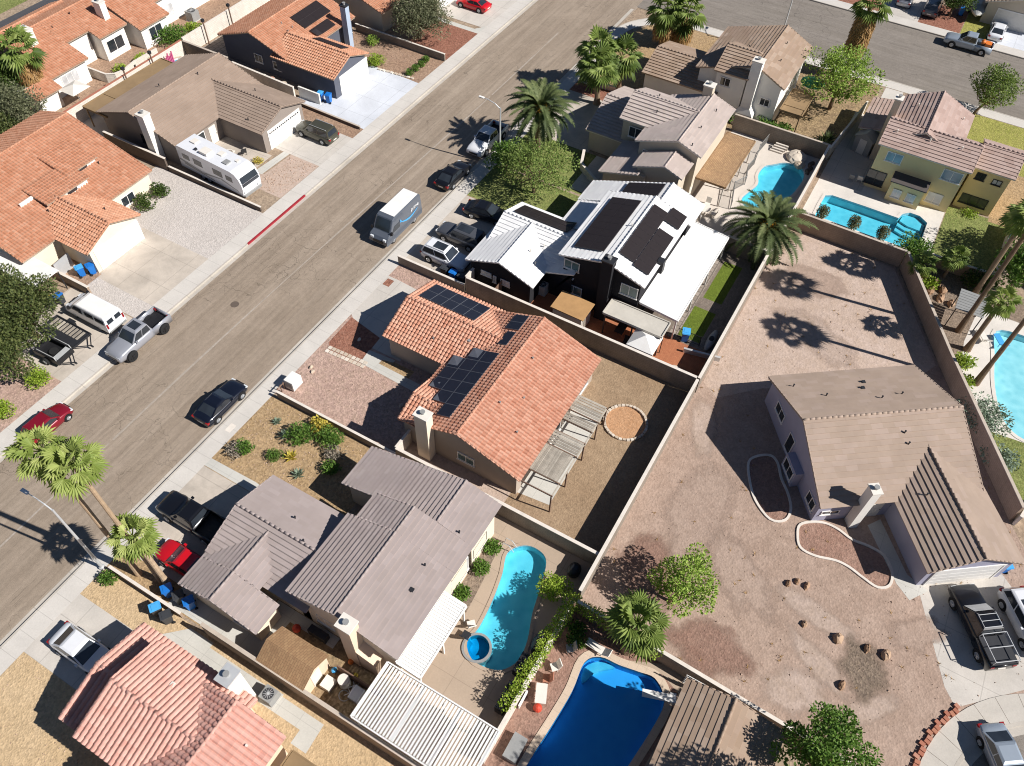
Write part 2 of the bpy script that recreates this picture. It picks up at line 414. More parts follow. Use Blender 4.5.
# roofs
M['t_terra'] = byrnd('tile_terracotta', [rgb('#bb866e'), rgb('#c28f77'), rgb('#c99a83'), rgb('#b37c64')], .85, .06, .7)
M['t_terra2'] = byrnd('tile_terracotta_light', [rgb('#b98569'), rgb('#c08f73'), rgb('#b27d60'), rgb('#c6987d')], .85, .07, .7)
M['t_pink'] = byrnd('tile_pink', [rgb('#c9998a'), rgb('#cfa294'), rgb('#c39082')], .85, .08, .5)
M['t_graybrown'] = byrnd('tile_gray_brown', [rgb('#a39692'), rgb('#9f928d'), rgb('#a79a96')], .9, .08, .4)
M['t_tan'] = byrnd('tile_tan', [rgb('#9b8879'), rgb('#978475'), rgb('#9f8c7d')], .9, .09, .4)
M['t_tan2'] = byrnd('tile_light_tan', [rgb('#a49182'), rgb('#a08d7e'), rgb('#a89588')], .9, .1, .4)
M['t_brown'] = byrnd('tile_brown', [rgb('#a08a79'), rgb('#98826f'), rgb('#a89483')], .9, .07, .4)
M['t_white'] = byrnd('tile_white', [rgb('#e4e3e2'), rgb('#dedddc'), rgb('#e9e8e6')], .8, .03, .4)
M['t_gray'] = byrnd('tile_gray', [rgb('#b6a8a0'), rgb('#b1a39b'), rgb('#bbada5')], .9, .08, .4)
M['t_mauve'] = byrnd('tile_mauve', [rgb('#b39d94'), rgb('#ad968c'), rgb('#a48c82')], .9, .07, .4)
M['shingle'] = brick_mat('shingle_tan', rgb('#a98a66'), rgb('#96785a'), rgb('#7d6248'), 1, .3, .16, .012)
M['shingle_brown'] = brick_mat('shingle_brown', rgb('#a0815f'), rgb('#927253'), rgb('#7b5f45'), 1, .3, .16, .012)
M['felt_gray'] = plain('rolled_roofing', rgb('#bcb6ab'), .95, var=.12, vscale=.9, world=True)
M['felt_tan'] = plain('rolled_roofing_tan', rgb('#8b7354'), .95, var=.14, vscale=.7, world=True)
M['white_metal'] = plain('white_metal', rgb('#e8e6e2'), .45, var=.03)
M['white'] = plain('white_paint', rgb('#e6e3de'), .5, var=.05)
M['offwhite'] = plain('offwhite_paint', rgb('#dcd6cc'), .6, var=.05)
M['black'] = plain('black_plastic', rgb('#1d1d20'), .5, var=.2)
M['dark'] = plain('dark_metal', rgb('#333438'), .5, var=.15, metal=.3)
M['gray'] = plain('gray_metal', rgb('#9a9a98'), .5, var=.1, metal=.2)
M['sand'] = ground_mat('sand', [rgb('#b98f6c'), rgb('#ad8360'), rgb('#c09a79')], .5, 8, .15, .02)
M['galv'] = plain('galvanised', rgb('#cfd0d0'), .45, var=.08, metal=.4)
M['fascia_brown'] = plain('fascia_brown', rgb('#7a6c62'), .8)
M['fascia_white'] = plain('fascia_white', rgb('#ddd8cf'), .8, var=.04)
M['fascia_tan'] = plain('fascia_tan', rgb('#a2917f'), .8)
M['fascia_dark'] = plain('fascia_dark', rgb('#514a48'), .8)
M['wood_gray'] = byrnd('weathered_wood', [rgb('#a39a8d'), rgb('#8f867a'), rgb('#b3aa9c')], .9, .2, 2)
M['wood_brown'] = byrnd('brown_wood', [rgb('#7a6254'), rgb('#6c564a'), rgb('#8a7160')], .9, .2, 2)
M['plywood'] = byrnd('plywood', [rgb('#b18b5d'), rgb('#a78055'), rgb('#b99568')], .9, .15, 1)
M['glass'] = glass_mat('window_glass'); M['glass_green'] = glass_mat('window_glass_green', (.08,.13,.13)); M['glass_pale'] = glass_mat('window_blind', (.42,.42,.42), .3)
M['glass_blue'] = glass_mat('window_blue', (.18,.26,.32), .15)
M['solar'] = plain('solar_cells', rgb('#22242f'), .3, var=.15, vscale=3, spec=.4); M['solar_black'] = plain('solar_cells_black', rgb('#2b2526'), .5, var=.08, vscale=3, spec=.25)
M['solar_frame'] = plain('solar_frame', rgb('#6f727a'), .5, metal=.3); M['solar_frame_black'] = plain('solar_frame_black', rgb('#332d2e'), .5)
M['blue_bin'] = plain('blue_plastic', rgb('#1c6fc0'), .45, var=.08); M['gray_bin'] = plain('gray_plastic', rgb('#3a3c40'), .5, var=.1)
M['blue_light'] = plain('pale_blue_plastic', rgb('#4aa3dc'), .45, var=.08)
M['green_cloth'] = plain('green_cloth', rgb('#2f7d59'), .9); M['red_plastic'] = plain('red_plastic', rgb('#c9452f'), .5); M['pink_plastic'] = plain('pink_plastic', rgb('#c2577a'), .5)
M['orange'] = plain('orange_plastic', rgb('#d5742c'), .5)
M['tyre'] = plain('tyre_rubber', rgb('#1a1a1b'), .9, var=.2); M['rim'] = plain('alloy_rim', rgb('#b9bbbd'), .35, metal=.6, var=.05); M['rim_dark'] = plain('dark_rim', rgb('#2c2c2e'), .4, metal=.4)
M['car_glass'] = glass_mat('car_glass', (.022,.027,.034), .06)
M['tail'] = plain('tail_lamp', rgb('#8e1a1c'), .25); M['head'] = plain('head_lamp', rgb('#cfd3d6'), .15)
def paint(n, h, metal=.0, rough=.3): M[n] = plain(n, rgb(h), rough, metal, .03, 2, coat=.6)
for n, h, mt in (('p_black', '#15161b', .1), ('p_navy', '#131826', .1), ('p_red', '#c01420', 0), ('p_dkred', '#7e1426', .1), ('p_white', '#dcdde0', 0), ('p_silver', '#a3a5ac', .3),
              ('p_gray', '#54565c', .2), ('p_dkgray', '#3c3b40', .2), ('p_olive', '#4b4a3d', .2), ('p_blue', '#2c62b4', .1), ('p_slate', '#5b616b', .1), ('p_silverblue', '#9fa9b4', .3)): paint(n, h, mt)
# plants
def leaf(n, hs, trans=.25): M[n] = byrnd(n, [rgb(h) for h in hs], .6, .12, 1.2, trans, spec=.25)
leaf('leaf_fan', ['#4f6128', '#74863c', '#94a156', '#b3b873']); leaf('leaf_fan_dark', ['#35471f', '#566a2f', '#7c8d45', '#a3ae69'])
leaf('leaf_date', ['#38452a', '#4e5b36', '#6a754a', '#8b9063']); leaf('leaf_tree', ['#4a5d2a', '#637838', '#7f9149', '#98a560']); leaf('leaf_lime', ['#5f7a2c', '#7d983c', '#98b04e', '#b2c369'])
leaf('leaf_dark', ['#2b3c1a', '#3d5122', '#52672e', '#6e7c42']); leaf('leaf_olive', ['#4a4f38', '#5f6448', '#787a5c', '#939377']); leaf('leaf_pine', ['#354224', '#4a562e', '#626b3b', '#7d8150'])
leaf('leaf_hedge', ['#5f7a1f', '#7b952c', '#98ac3e', '#b1be56']); leaf('leaf_shrub', ['#3a571f', '#4f7029', '#678637', '#81994c']); leaf('leaf_sage', ['#6d7d68', '#80917b', '#94a28e'], .1)
leaf('leaf_yellow', ['#b09a3a', '#c9b654', '#8f8d3a'], .1); leaf('leaf_dry', ['#a17f4f', '#8c6c42', '#b8976a'], .1); leaf('fruit', ['#c98a1e', '#dba42c', '#b5701c'], .05)
leaf('leaf_gray', ['#7b7265', '#948a7b', '#6a6155'], .05)
M['bark'] = byrnd('bark', [rgb('#7d6853'), rgb('#8d7760'), rgb('#6d5a48')], .95, .25, 3, bumps=.6)
M['bark_pale'] = byrnd('bark_pale', [rgb('#a58d72'), rgb('#b59d82'), rgb('#957c62')], .95, .2, 3, bumps=.6)
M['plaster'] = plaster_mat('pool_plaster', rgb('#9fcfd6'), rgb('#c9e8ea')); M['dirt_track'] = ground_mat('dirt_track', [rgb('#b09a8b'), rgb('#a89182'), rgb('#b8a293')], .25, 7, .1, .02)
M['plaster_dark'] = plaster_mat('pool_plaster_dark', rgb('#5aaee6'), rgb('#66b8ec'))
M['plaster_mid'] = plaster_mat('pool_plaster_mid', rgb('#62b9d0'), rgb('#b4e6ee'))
M['water'] = water_mat('pool_water', (.44,.85,.95)); M['water_deep'] = water_mat('pool_water_deep', (.42,.80,.94)); M['water_pale'] = water_mat('pool_water_pale', (.74,.93,.96))
M['tile_blue'] = plain('waterline_tile', rgb('#7fa9b5'), .3, var=.3, vscale=8)
M['tile_dark'] = plain('waterline_tile_dark', rgb('#3c4450'), .3, var=.3, vscale=8)

for k_, v_ in (('soft_red', 'dirt_red'), ('soft_gray', 'gravel_gray'), ('soft_track', 'dirt_track'), ('soft_light', 'dirt_light')): M[k_] = soft(k_, v_)
# ------------------------------------------------------------------ roofs
def clip(poly, k, v, keep_less):
    out = []
    n = len(poly)
    for i in range(n):
        a, b = poly[i], poly[(i+1) % n]
        ia = (a[k] <= v) if keep_less else (a[k] >= v); ib = (b[k] <= v) if keep_less else (b[k] >= v)
        if ia: out.append(a)
        if ia != ib:
            t = (v-a[k])/(b[k]-a[k]); out.append((a[0]+t*(b[0]-a[0]), a[1]+t*(b[1]-a[1])))
    return out
def strip(poly, k, v0, v1):
    p = clip(poly, k, v0, False)
    return clip(p, k, v1, True) if len(p) > 2 else []

S_PROF = (0, .8, 1.0, .8)
def tile_plane(mb, poly, style, cl=.36, cw=.3, lift=.042, amp=.06):
    poly = [Vector(p) for p in poly]
    n = Vector((0,0,0))
    for i in range(len(poly)): n += poly[i].cross(poly[(i+1) % len(poly)])
    n.normalize()
    if n.z < 0: n = -n; poly = poly[::-1]
    d = (Vector((0,0,-1)) + n*n.z)
    if d.length < 1e-6: d = Vector((1,0,0))
    d.normalize(); h = n.cross(d)
    o = poly[0]
    q = [((p-o).dot(h), (p-o).dot(d)) for p in poly]
    smin = min(p[1] for p in q); smax = max(p[1] for p in q); tmin = min(p[0] for p in q); tmax = max(p[0] for p in q)
    nc = max(1, math.ceil((smax-smin)/cl)); c0 = smax-nc*cl
    P = lambda t, s, z: o + h*t + d*s + n*z
    if style == 's':
        ncol = math.ceil((tmax-tmin)/cw)
        for k in range(nc):
            s0, s1 = c0+k*cl, c0+(k+1)*cl
            row = strip(q, 1, s0, s1)
            if len(row) < 3: continue
            rt0 = min(p[0] for p in row); rt1 = max(p[0] for p in row)
            for ci in range(ncol):
                tr = R.random()
                if tmin+(ci+1)*cw < rt0 or tmin+ci*cw > rt1: continue
                for j in range(4):
                    t0 = tmin+(ci+j/4)*cw; t1 = t0+cw/4
                    cell = strip(row, 0, t0, t1)
                    if len(cell) < 3: continue
                    a0, a1 = S_PROF[j], S_PROF[(j+1) % 4]
                    mb.face([P(t, s, .012+lift*(s-s0)/cl+amp*(a0+(a1-a0)*(t-t0)/(t1-t0))) for t, s in cell], tr)
                    # butt end of the tile
                    e = [p for p in cell if abs(p[1]-s1) < 1e-5]
                    if len(e) >= 2:
                        ta, tb = min(p[0] for p in e), max(p[0] for p in e)
                        za = .012+amp*(a0+(a1-a0)*(ta-t0)/(t1-t0)); zb = .012+amp*(a0+(a1-a0)*(tb-t0)/(t1-t0))
                        mb.face([P(ta, s1, za+lift), P(ta, s1, max(.004, za-.03)), P(tb, s1, max(.004, zb-.03)), P(tb, s1, zb+lift)], tr)
    else:
        for k in range(nc):
            s0, s1 = c0+k*cl, c0+(k+1)*cl
            row = strip(q, 1, s0, s1)
            if len(row) < 3: continue
            rt0 = min(p[0] for p in row); rt1 = max(p[0] for p in row)
            w = cw*3; off = R.random()*w
            i0 = math.floor((rt0-off)/w); i1 = math.ceil((rt1-off)/w)
            for i in range(i0, i1):
                cell = strip(row, 0, off+i*w, off+(i+1)*w)
                if len(cell) < 3: continue
                tr = R.random(); dl = R.uniform(-.004, .004)
                mb.face([P(t, s, .012+(lift+dl)*(s-s0)/cl) for t, s in cell], tr)
                e = [p for p in cell if abs(p[1]-s1) < 1e-5]
                if len(e) >= 2:
                    ta, tb = min(p[0] for p in e), max(p[0] for p in e)
                    mb.face([P(ta, s1, .012+lift+dl), P(ta, s1, .004), P(tb, s1, .004), P(tb, s1, .012+lift+dl)], tr)

def ridge_tiles(mb, p, q, rad=.1, step=.42):
    p, q = Vector(p), Vector(q); L = (q-p).length; n = max(1, int(L/step)); d = (q-p)/n
    for i in range(n):
        a = p+d*i; b = a+d*1.06
        mb.tube([a+Vector((0,0,.01)), b+Vector((0,0,.035))], [rad*.92, rad*1.05], 8)

def slab(mb, poly, th=.14):
    poly = [Vector(p) for p in poly]
    top = [p.copy() for p in poly]; bot = [p-Vector((0,0,th)) for p in poly]
    n = len(poly); r = R.random()
    mb.face(top, r); mb.face(bot[::-1], r)
    for i in range(n): mb.face([top[i], bot[i], bot[(i+1) % n], top[(i+1) % n]], r)

class House:
    def __init__(s, name, label, x, y, rz=0, cat='house', group=None, roof='t_terra', style='s', wall='st_cream', fascia='fascia_tan', cl=.36, cw=.3, lift=.07, amp=.085):
        s.root = T(name, label, cat, x, y, 0, rz, group)
        s.Mx = W[s.root] if rz else None
        s.roofm, s.style, s.wallm, s.fasciam = roof, style, wall, fascia
        s.cl, s.cw, s.lift, s.amp = cl, cw, lift, amp
        s.wall = s.mb(); s.roof = s.mb(); s.ridges = []; s.fascia = s.mb(); s.planes = []
    def mb(s):
        m = MB(); m.M = s.Mx; return m
    def gable(s, axis, b0, b1, a0, z0, ar, zr, a1, z1, ov=.4, ovb=(.3,.3), wall=True, tiles=(True,True), style=None, wallm=None, ztop=.2, rake=(True, True), sl=(True,True)):
        s.ridge = s.mb(); s.ridges.append(s.ridge)
        pt = (lambda a, b, z: (b, a, z)) if axis == 'x' else (lambda a, b, z: (a, b, z))
        st = style or s.style
        for ae, ze, on, bl, rk in ((a0, z0, tiles[0], sl[0], rake[0]), (a1, z1, tiles[1], sl[1], rake[1])):
            if abs(ae-ar) < 1e-6 or not bl: continue
            k = (ze-zr)/abs(ae-ar)
            poly = [pt(ar, b0, zr), pt(ar, b1, zr), pt(ae, b1, ze), pt(ae, b0, ze)]
            slab(s.fascia, poly)
            s.planes.append((axis, b0, b1, ar, zr, ae, ze))
            if on:
                sg = 1 if ae > ar else -1
                ext = [pt(ar, b0-.03, zr), pt(ar, b1+.03, zr), pt(ae+sg*.05, b1+.03, ze+k*.05), pt(ae+sg*.05, b0-.03, ze+k*.05)]
                tile_plane(s.roof, ext, st, s.cl, s.cw, s.lift, s.amp)
                if rk and st in ('s', 'flat'):
                    for b in (b0, b1): ridge_tiles(s.ridge, pt(ae, b, ze), pt(ar, b, zr), .075 if st == 's' else .05)
        if st in ('s', 'flat'): ridge_tiles(s.ridge, pt(ar, b0, zr+.02), pt(ar, b1, zr+.02), .12 if st == 's' else .09)
        if wall:
            w = s.wall
            bb0, bb1 = b0+ovb[0], b1-ovb[1]
            def side(ae, ze):
                if abs(ae-ar) < 1e-6: return (ae, zr-ztop)
                sg = 1 if ae > ar else -1
                ai = ae-sg*ov; zi = zr+(ze-zr)*abs(ai-ar)/abs(ae-ar)-ztop
                return (ai, zi)
            e0, e1 = side(a0, z0), side(a1, z1)
            prof = [(e0[0], 0), e0, (ar, zr-ztop), e1, (e1[0], 0)]
            A = [w.vert(pt(a, bb0, z)) for a, z in prof]; B = [w.vert(pt(a, bb1, z)) for a, z in prof]
            w.idx(A); w.idx(B[::-1])
            for i in range(len(prof)):
                j = (i+1) % len(prof); w.idx([A[j], A[i], B[i], B[j]])
    def shed(s, poly, walls=False, style=None, th=.14):
        """one sloping roof plane given by its corners"""
        slab(s.fascia, poly, th)
        if style != 'none': tile_plane(s.roof, poly, style or s.style, s.cl, s.cw, s.lift, s.amp)
    def rz(s, x, y):
        best = 0
        for axis, b0, b1, ar, zr, ae, ze in s.planes:
            a, b = (y, x) if axis == 'x' else (x, y)
            if b0-.01 <= b <= b1+.01 and min(ar, ae)-.01 <= a <= max(ar, ae)+.01:
                best = max(best, zr+(ze-zr)*abs(a-ar)/abs(ae-ar))
        return best
    def part(s, name, mb, mats, parent=None, smooth=False, label=None):
        return O(name, mb, [M[m] if isinstance(m, str) else m for m in (mats if isinstance(mats, (list, tuple)) else [mats])], parent or s.root, smooth, label)
    def frame(s, facing, p):
        """-> function (u, n, z) : u along the wall, n out of it"""
        d = {'-x': ((0,-1),(-1,0)), '+x': ((0,1),(1,0)), '-y': ((1,0),(0,-1)), '+y': ((-1,0),(0,1))}[facing]
        return lambda u, n, z: (p[0]+d[0][0]*u+d[1][0]*n, p[1]+d[0][1]*u+d[1][1]*n, z)
    def bx(s, mb, F, u0, u1, n0, n1, z0, z1, r=None):
        if r is None: r = R.random()
        a = [mb.vert(F(*q)) for q in ((u0,n0,z0),(u1,n0,z0),(u1,n1,z0),(u0,n1,z0),(u0,n0,z1),(u1,n0,z1),(u1,n1,z1),(u0,n1,z1))]
        for q in ((0,1,2,3),(7,6,5,4),(4,5,1,0),(5,6,2,1),(6,7,3,2),(7,4,0,3)): mb.idx([a[i] for i in q], r)
    def window(s, facing, p, z, w, h, frame='white', glass='glass', mull=1, t=.07, label=None, sill=True):
        F = s.frame(facing, p); m = s.mb()
        s.bx(m, F, -w/2, w/2, -.02, .05, z-h/2, z-h/2+t); s.bx(m, F, -w/2, w/2, -.02, .05, z+h/2-t, z+h/2)
        s.bx(m, F, -w/2, -w/2+t, -.02, .05, z-h/2+t, z+h/2-t); s.bx(m, F, w/2-t, w/2, -.02, .05, z-h/2+t, z+h/2-t)
        for i in range(mull):
            u = -w/2+w*(i+1)/(mull+1); s.bx(m, F, u-t*.4, u+t*.4, -.02, .045, z-h/2+t, z+h/2-t)
        o = s.part('window', m, frame, label=label)
        g = s.mb(); g.face([F(-w/2+t*.5, .02, z-h/2+t*.5), F(w/2-t*.5, .02, z-h/2+t*.5), F(w/2-t*.5, .02, z+h/2-t*.5), F(-w/2+t*.5, .02, z+h/2-t*.5)])
        s.part('pane', g, glass, o)
        if sill:
            k = s.mb(); s.bx(k, F, -w/2-.06, w/2+.06, -.02, .09, z-h/2-.07, z-h/2-.004); s.part('sill', k, frame, o)
        return o
    def garage_door(s, facing, p, w, h=2.15, mat='white', lights=False, frame='white', rows=4, cols=8):
        F = s.frame(facing, p); m = s.mb()
        s.bx(m, F, -w/2, w/2, -.03, .02, .02, h)
        for i in range(rows):
            for j in range(1 if cols == 1 else cols):
                u0 = -w/2+.05+(w-.1)*j/cols; u1 = -w/2+.05+(w-.1)*(j+1)/cols; z0 = .04+(h-.08)*i/rows; z1 = .04+(h-.08)*(i+1)/rows
                e_ = .015 if cols == 1 else .07; s.bx(m, F, u0+e_, u1-e_, .0, .028, z0+e_, z1-e_)
        o = s.part('garage_door', m, mat)
        if lights:
            g = s.mb()
            for j in range(cols*2):
                u = -w/2+.05+(w-.1)*(j+.5)/(cols*2); s.bx(g, F, u-.09, u+.09, .03, .055, h-.32, h-.18)
            s.part('door_light', g, 'glass', o)
        t = s.mb()
        s.bx(t, F, -w/2-.14, -w/2-.005, -.02, .05, .02, h+.14); s.bx(t, F, w/2+.005, w/2+.14, -.02, .05, .02, h+.14); s.bx(t, F, -w/2-.005, w/2+.005, -.02, .05, h+.005, h+.14)
        s.part('door_frame', t, frame, o)
        return o
    def door(s, facing, p, w=.95, h=2.05, mat='offwhite'):
        F = s.frame(facing, p); m = s.mb(); s.bx(m, F, -w/2, w/2, -.02, .04, .02, h)
        for a in (0, 1):
            for b in (0, 1, 2): s.bx(m, F, -w/2+.1+a*(w/2-.05), -.06+a*(w/2-.02), .03, .055, .2+b*.6, .65+b*.6)
        o = s.part('door', m, mat); k = s.mb(); s.bx(k, F, w/2-.13, w/2-.07, .04, .1, 1.0, 1.06); s.part('handle', k, 'dark', o)
    def chimney(s, x0, x1, y0, y1, z, mat='st_cream', base=None, cap='offwhite'):
        m = s.mb(); m.box(x0, x1, y0, y1, 0, z)
        if base:                                      # wider lower firebox with sloping shoulder
            bx0, bx1, by0, by1, bz = base
            m.box(bx0, bx1, by0, by1, 0, bz)
            lo = [m.vert(p) for p in ((bx0,by0,bz),(bx1,by0,bz),(bx1,by1,bz),(bx0,by1,bz))]; hi = [m.vert(p) for p in ((x0,y0,bz+.7),(x1,y0,bz+.7),(x1,y1,bz+.7),(x0,y1,bz+.7))]
            for i in range(4): m.idx([lo[i], lo[(i+1) % 4], hi[(i+1) % 4], hi[i]])
        o = s.part('chimney', m, mat)
        c = s.mb(); c.box(x0-.07, x1+.07, y0-.07, y1+.07, z+.003, z+.13)
        s.part('cap', c, cap, o)
        f = s.mb(); cx, cy = (x0+x1)/2, (y0+y1)/2
        f.cyl((cx, cy), .14, z+.133, z+.35, 12); f.cyl((cx, cy), .2, z+.353, z+.4, 12)
        s.part('flue', f, 'gray', o)
        return o
    def vents(s, pts, mat='gray'):
        for x, y in pts:
            z = s.rz(x, y)
            m = s.mb()
            if R.random() < .85: m.cyl((x, y), .05, z-.05, z+.28, 8); m.cyl((x, y), .075, z+.283, z+.32, 8)
            else: m.box(x-.11, x+.11, y-.11, y+.11, z-.1, z+.14); m.box(x-.14, x+.14, y-.14, y+.14, z+.143, z+.17)
            s.part('roof_vent', m, mat)
    def solar(s, x0, x1, y0, y1, nx, ny, cells='solar', frame='solar_frame', gap=.02, skip=(), tilt=True):
        for i in range(nx):
            for j in range(ny):
                if (i, j) in skip: continue
                m = s.mb()
                xa = x0+(x1-x0)*i/nx+gap/2; xb = x0+(x1-x0)*(i+1)/nx-gap/2; ya = y0+(y1-y0)*j/ny+gap/2; yb = y0+(y1-y0)*(j+1)/ny-gap/2
                def pz(x, y, up): return (x, y, s.rz(x, y)+up)
                c = [(xa,ya),(xb,ya),(xb,yb),(xa,yb)]
                lo = [m.vert(pz(x, y, .17)) for x, y in c]; hi = [m.vert(pz(x, y, .235)) for x, y in c]
                r = R.random()
                m.idx(hi, r); m.idx(lo[::-1], r)
                for k in range(4): m.idx([lo[k], lo[(k+1) % 4], hi[(k+1) % 4], hi[k]], r)
                m.mi = 1; e = .022
                m.face([pz(x, y, .24) for x, y in ((xa+e,ya+e),(xb-e,ya+e),(xb-e,yb-e),(xa+e,yb-e))])
                s.part('solar_panel', m, [frame, cells])
    def finish(s):
        if s.wall.f: s.part('wall', s.wall, s.wallm)
        r = None
        if s.fascia.f: s.part('fascia', s.fascia, s.fasciam)
        if s.roof.f: r = s.part('roof', s.roof, s.roofm)
        for q in s.ridges:
            if q.f: s.part('ridge_tile', q, s.roofm, r, smooth=True)

# ------------------------------------------------------------------ ground sheets, walls, pools
SHEETS = [0]
def sheet(name, mat, outline, z, holes=(), skirt=0, label=None, cat=None, kind='structure'):
    if 0 < z < .03: SHEETS[0] += 1; z += (SHEETS[0] % 16)*.00024     # no two sheets share a plane
    m = MB()
    loops = [[Vector((p[0], p[1], z)) for p in outline]] + [[Vector((p[0], p[1], z)) for p in h] for h in holes]
    flat = [p for l in loops for p in l]
    ids = [m.vert(p) for p in flat]
    for t in tessellate_polygon(loops):
        a, b, c = (flat[i] for i in t)
        t = list(t)
        if (b-a).cross(c-a).z < 0: t = t[::-1]
        m.idx([ids[i] for i in t])
    if skirt:
        n = len(outline); ar = sum(outline[i][0]*outline[(i+1) % n][1]-outline[(i+1) % n][0]*outline[i][1] for i in range(n))
        o = outline if ar > 0 else outline[::-1]
        for i in range(n):
            a, b = o[i], o[(i+1) % n]; m.face([(a[0],a[1],z),(a[0],a[1],z-skirt),(b[0],b[1],z-skirt),(b[0],b[1],z)])
    return O(name, m, M[mat] if isinstance(mat, str) else mat, kind=kind, label=label, cat=cat)
def rect(x0, x1, y0, y1): return [(x0,y0),(x1,y0),(x1,y1),(x0,y1)]
def smoothloop(pts, n=6):
    """closed Catmull-Rom"""
    out = []
    k = len(pts)
    for i in range(k):
        p0, p1, p2, p3 = (Vector(pts[(i+j-1) % k]) for j in range(4))
        for t in range(n):
            u = t/n
            out.append(tuple(.5*((2*p1)+(p2-p0)*u+(2*p0-5*p1+4*p2-p3)*u*u+(3*p1-p0-3*p2+p3)*u**3)))
    return out
def blob(cx, cy, rx, ry, n=16, jit=.15, rot=0, seed=0):
    q = random.Random(seed); o = []
    for i in range(n):
        a = 2*PI*i/n; k = 1+q.uniform(-jit, jit); x, y = rx*k*math.cos(a), ry*k*math.sin(a)
        o.append((cx+x*math.cos(rot)-y*math.sin(rot), cy+x*math.sin(rot)+y*math.cos(rot)))
    return smoothloop(o, 3)
def offset(loop, d):
    n = len(loop); ar = sum(loop[i][0]*loop[(i+1) % n][1]-loop[(i+1) % n][0]*loop[i][1] for i in range(n)); sg = 1 if ar > 0 else -1
    out = []
    for i in range(n):
        a, b, c = Vector(loop[i-1]), Vector(loop[i]), Vector(loop[(i+1) % n])
        e1 = (b-a).normalized(); e2 = (c-b).normalized(); nn = (Vector((e1.y,-e1.x))+Vector((e2.y,-e2.x)))
        if nn.length < 1e-6: nn = Vector((e1.y,-e1.x))
        nn.normalize(); k = max(.5, nn.dot(Vector((e1.y,-e1.x))))
        out.append(tuple(b+nn*(d*sg/k)))
    return out

def soft_patch(name, mat, loop, z):
    n = len(loop); cx = sum(p[0] for p in loop)/n; cy = sum(p[1] for p in loop)/n
    SHEETS[0] += 1; z += (SHEETS[0] % 16)*.00024
    m = MB(); al = []; rings = []
    for k, a in ((1.25, 0), (.95, .45), (.6, .95), (.25, 1)):
        rings.append([m.vert((cx+(p[0]-cx)*k, cy+(p[1]-cy)*k, z)) for p in loop]); al += [a]*n
    c = m.vert((cx, cy, z)); al.append(1)
    ar = sum(loop[i][0]*loop[(i+1) % n][1]-loop[(i+1) % n][0]*loop[i][1] for i in range(n)); fl = ar < 0
    for a, b in zip(rings, rings[1:]):
        for i in range(n):
            q = [a[i], a[(i+1) % n], b[(i+1) % n], b[i]]; m.idx(q[::-1] if fl else q)
    for i in range(n):
        q = [rings[-1][i], rings[-1][(i+1) % n], c]; m.idx(q[::-1] if fl else q)
    o = O(name, m, M[mat], kind='structure')
    at = o.data.attributes.new('alpha', 'FLOAT', 'POINT'); at.data.foreach_set('value', al)
    return o

def wall_run(label, pts, h, mat='block', cap='cap', th=.2, name='block_wall', cat='wall', group=None, capt=.06, z0=0):
    """a masonry wall along a polyline, with its cap course"""
    m = MB(); c = MB()
    for i in range(len(pts)-1):
        a, b = Vector(pts[i][:2]), Vector(pts[i+1][:2]); d = (b-a).normalized(); nrm = Vector((-d.y, d.x))
        e0 = th/2-.002 if i > 0 else 0; e1 = -th/2 if i < len(pts)-2 else 0
        a2, b2 = a+d*e0*0, b-d*(0)
        k = .003*i
        q = [a2-nrm*th/2, b2-nrm*th/2, b2+nrm*th/2, a2+nrm*th/2]
        m.prism([tuple(v) for v in q], z0, h-k)
        tc = th/2+.025
        q = [a2-d*.02-nrm*tc, b2+d*.02-nrm*tc, b2+d*.02+nrm*tc, a2-d*.02+nrm*tc]
        c.prism([tuple(v) for v in q], h-k+.001, h+capt-k)
    o = O(name, m, M[mat], label=label, cat=cat, group=group)
    if cap:
        cc = O('cap', c, M[cap], o)
    return o

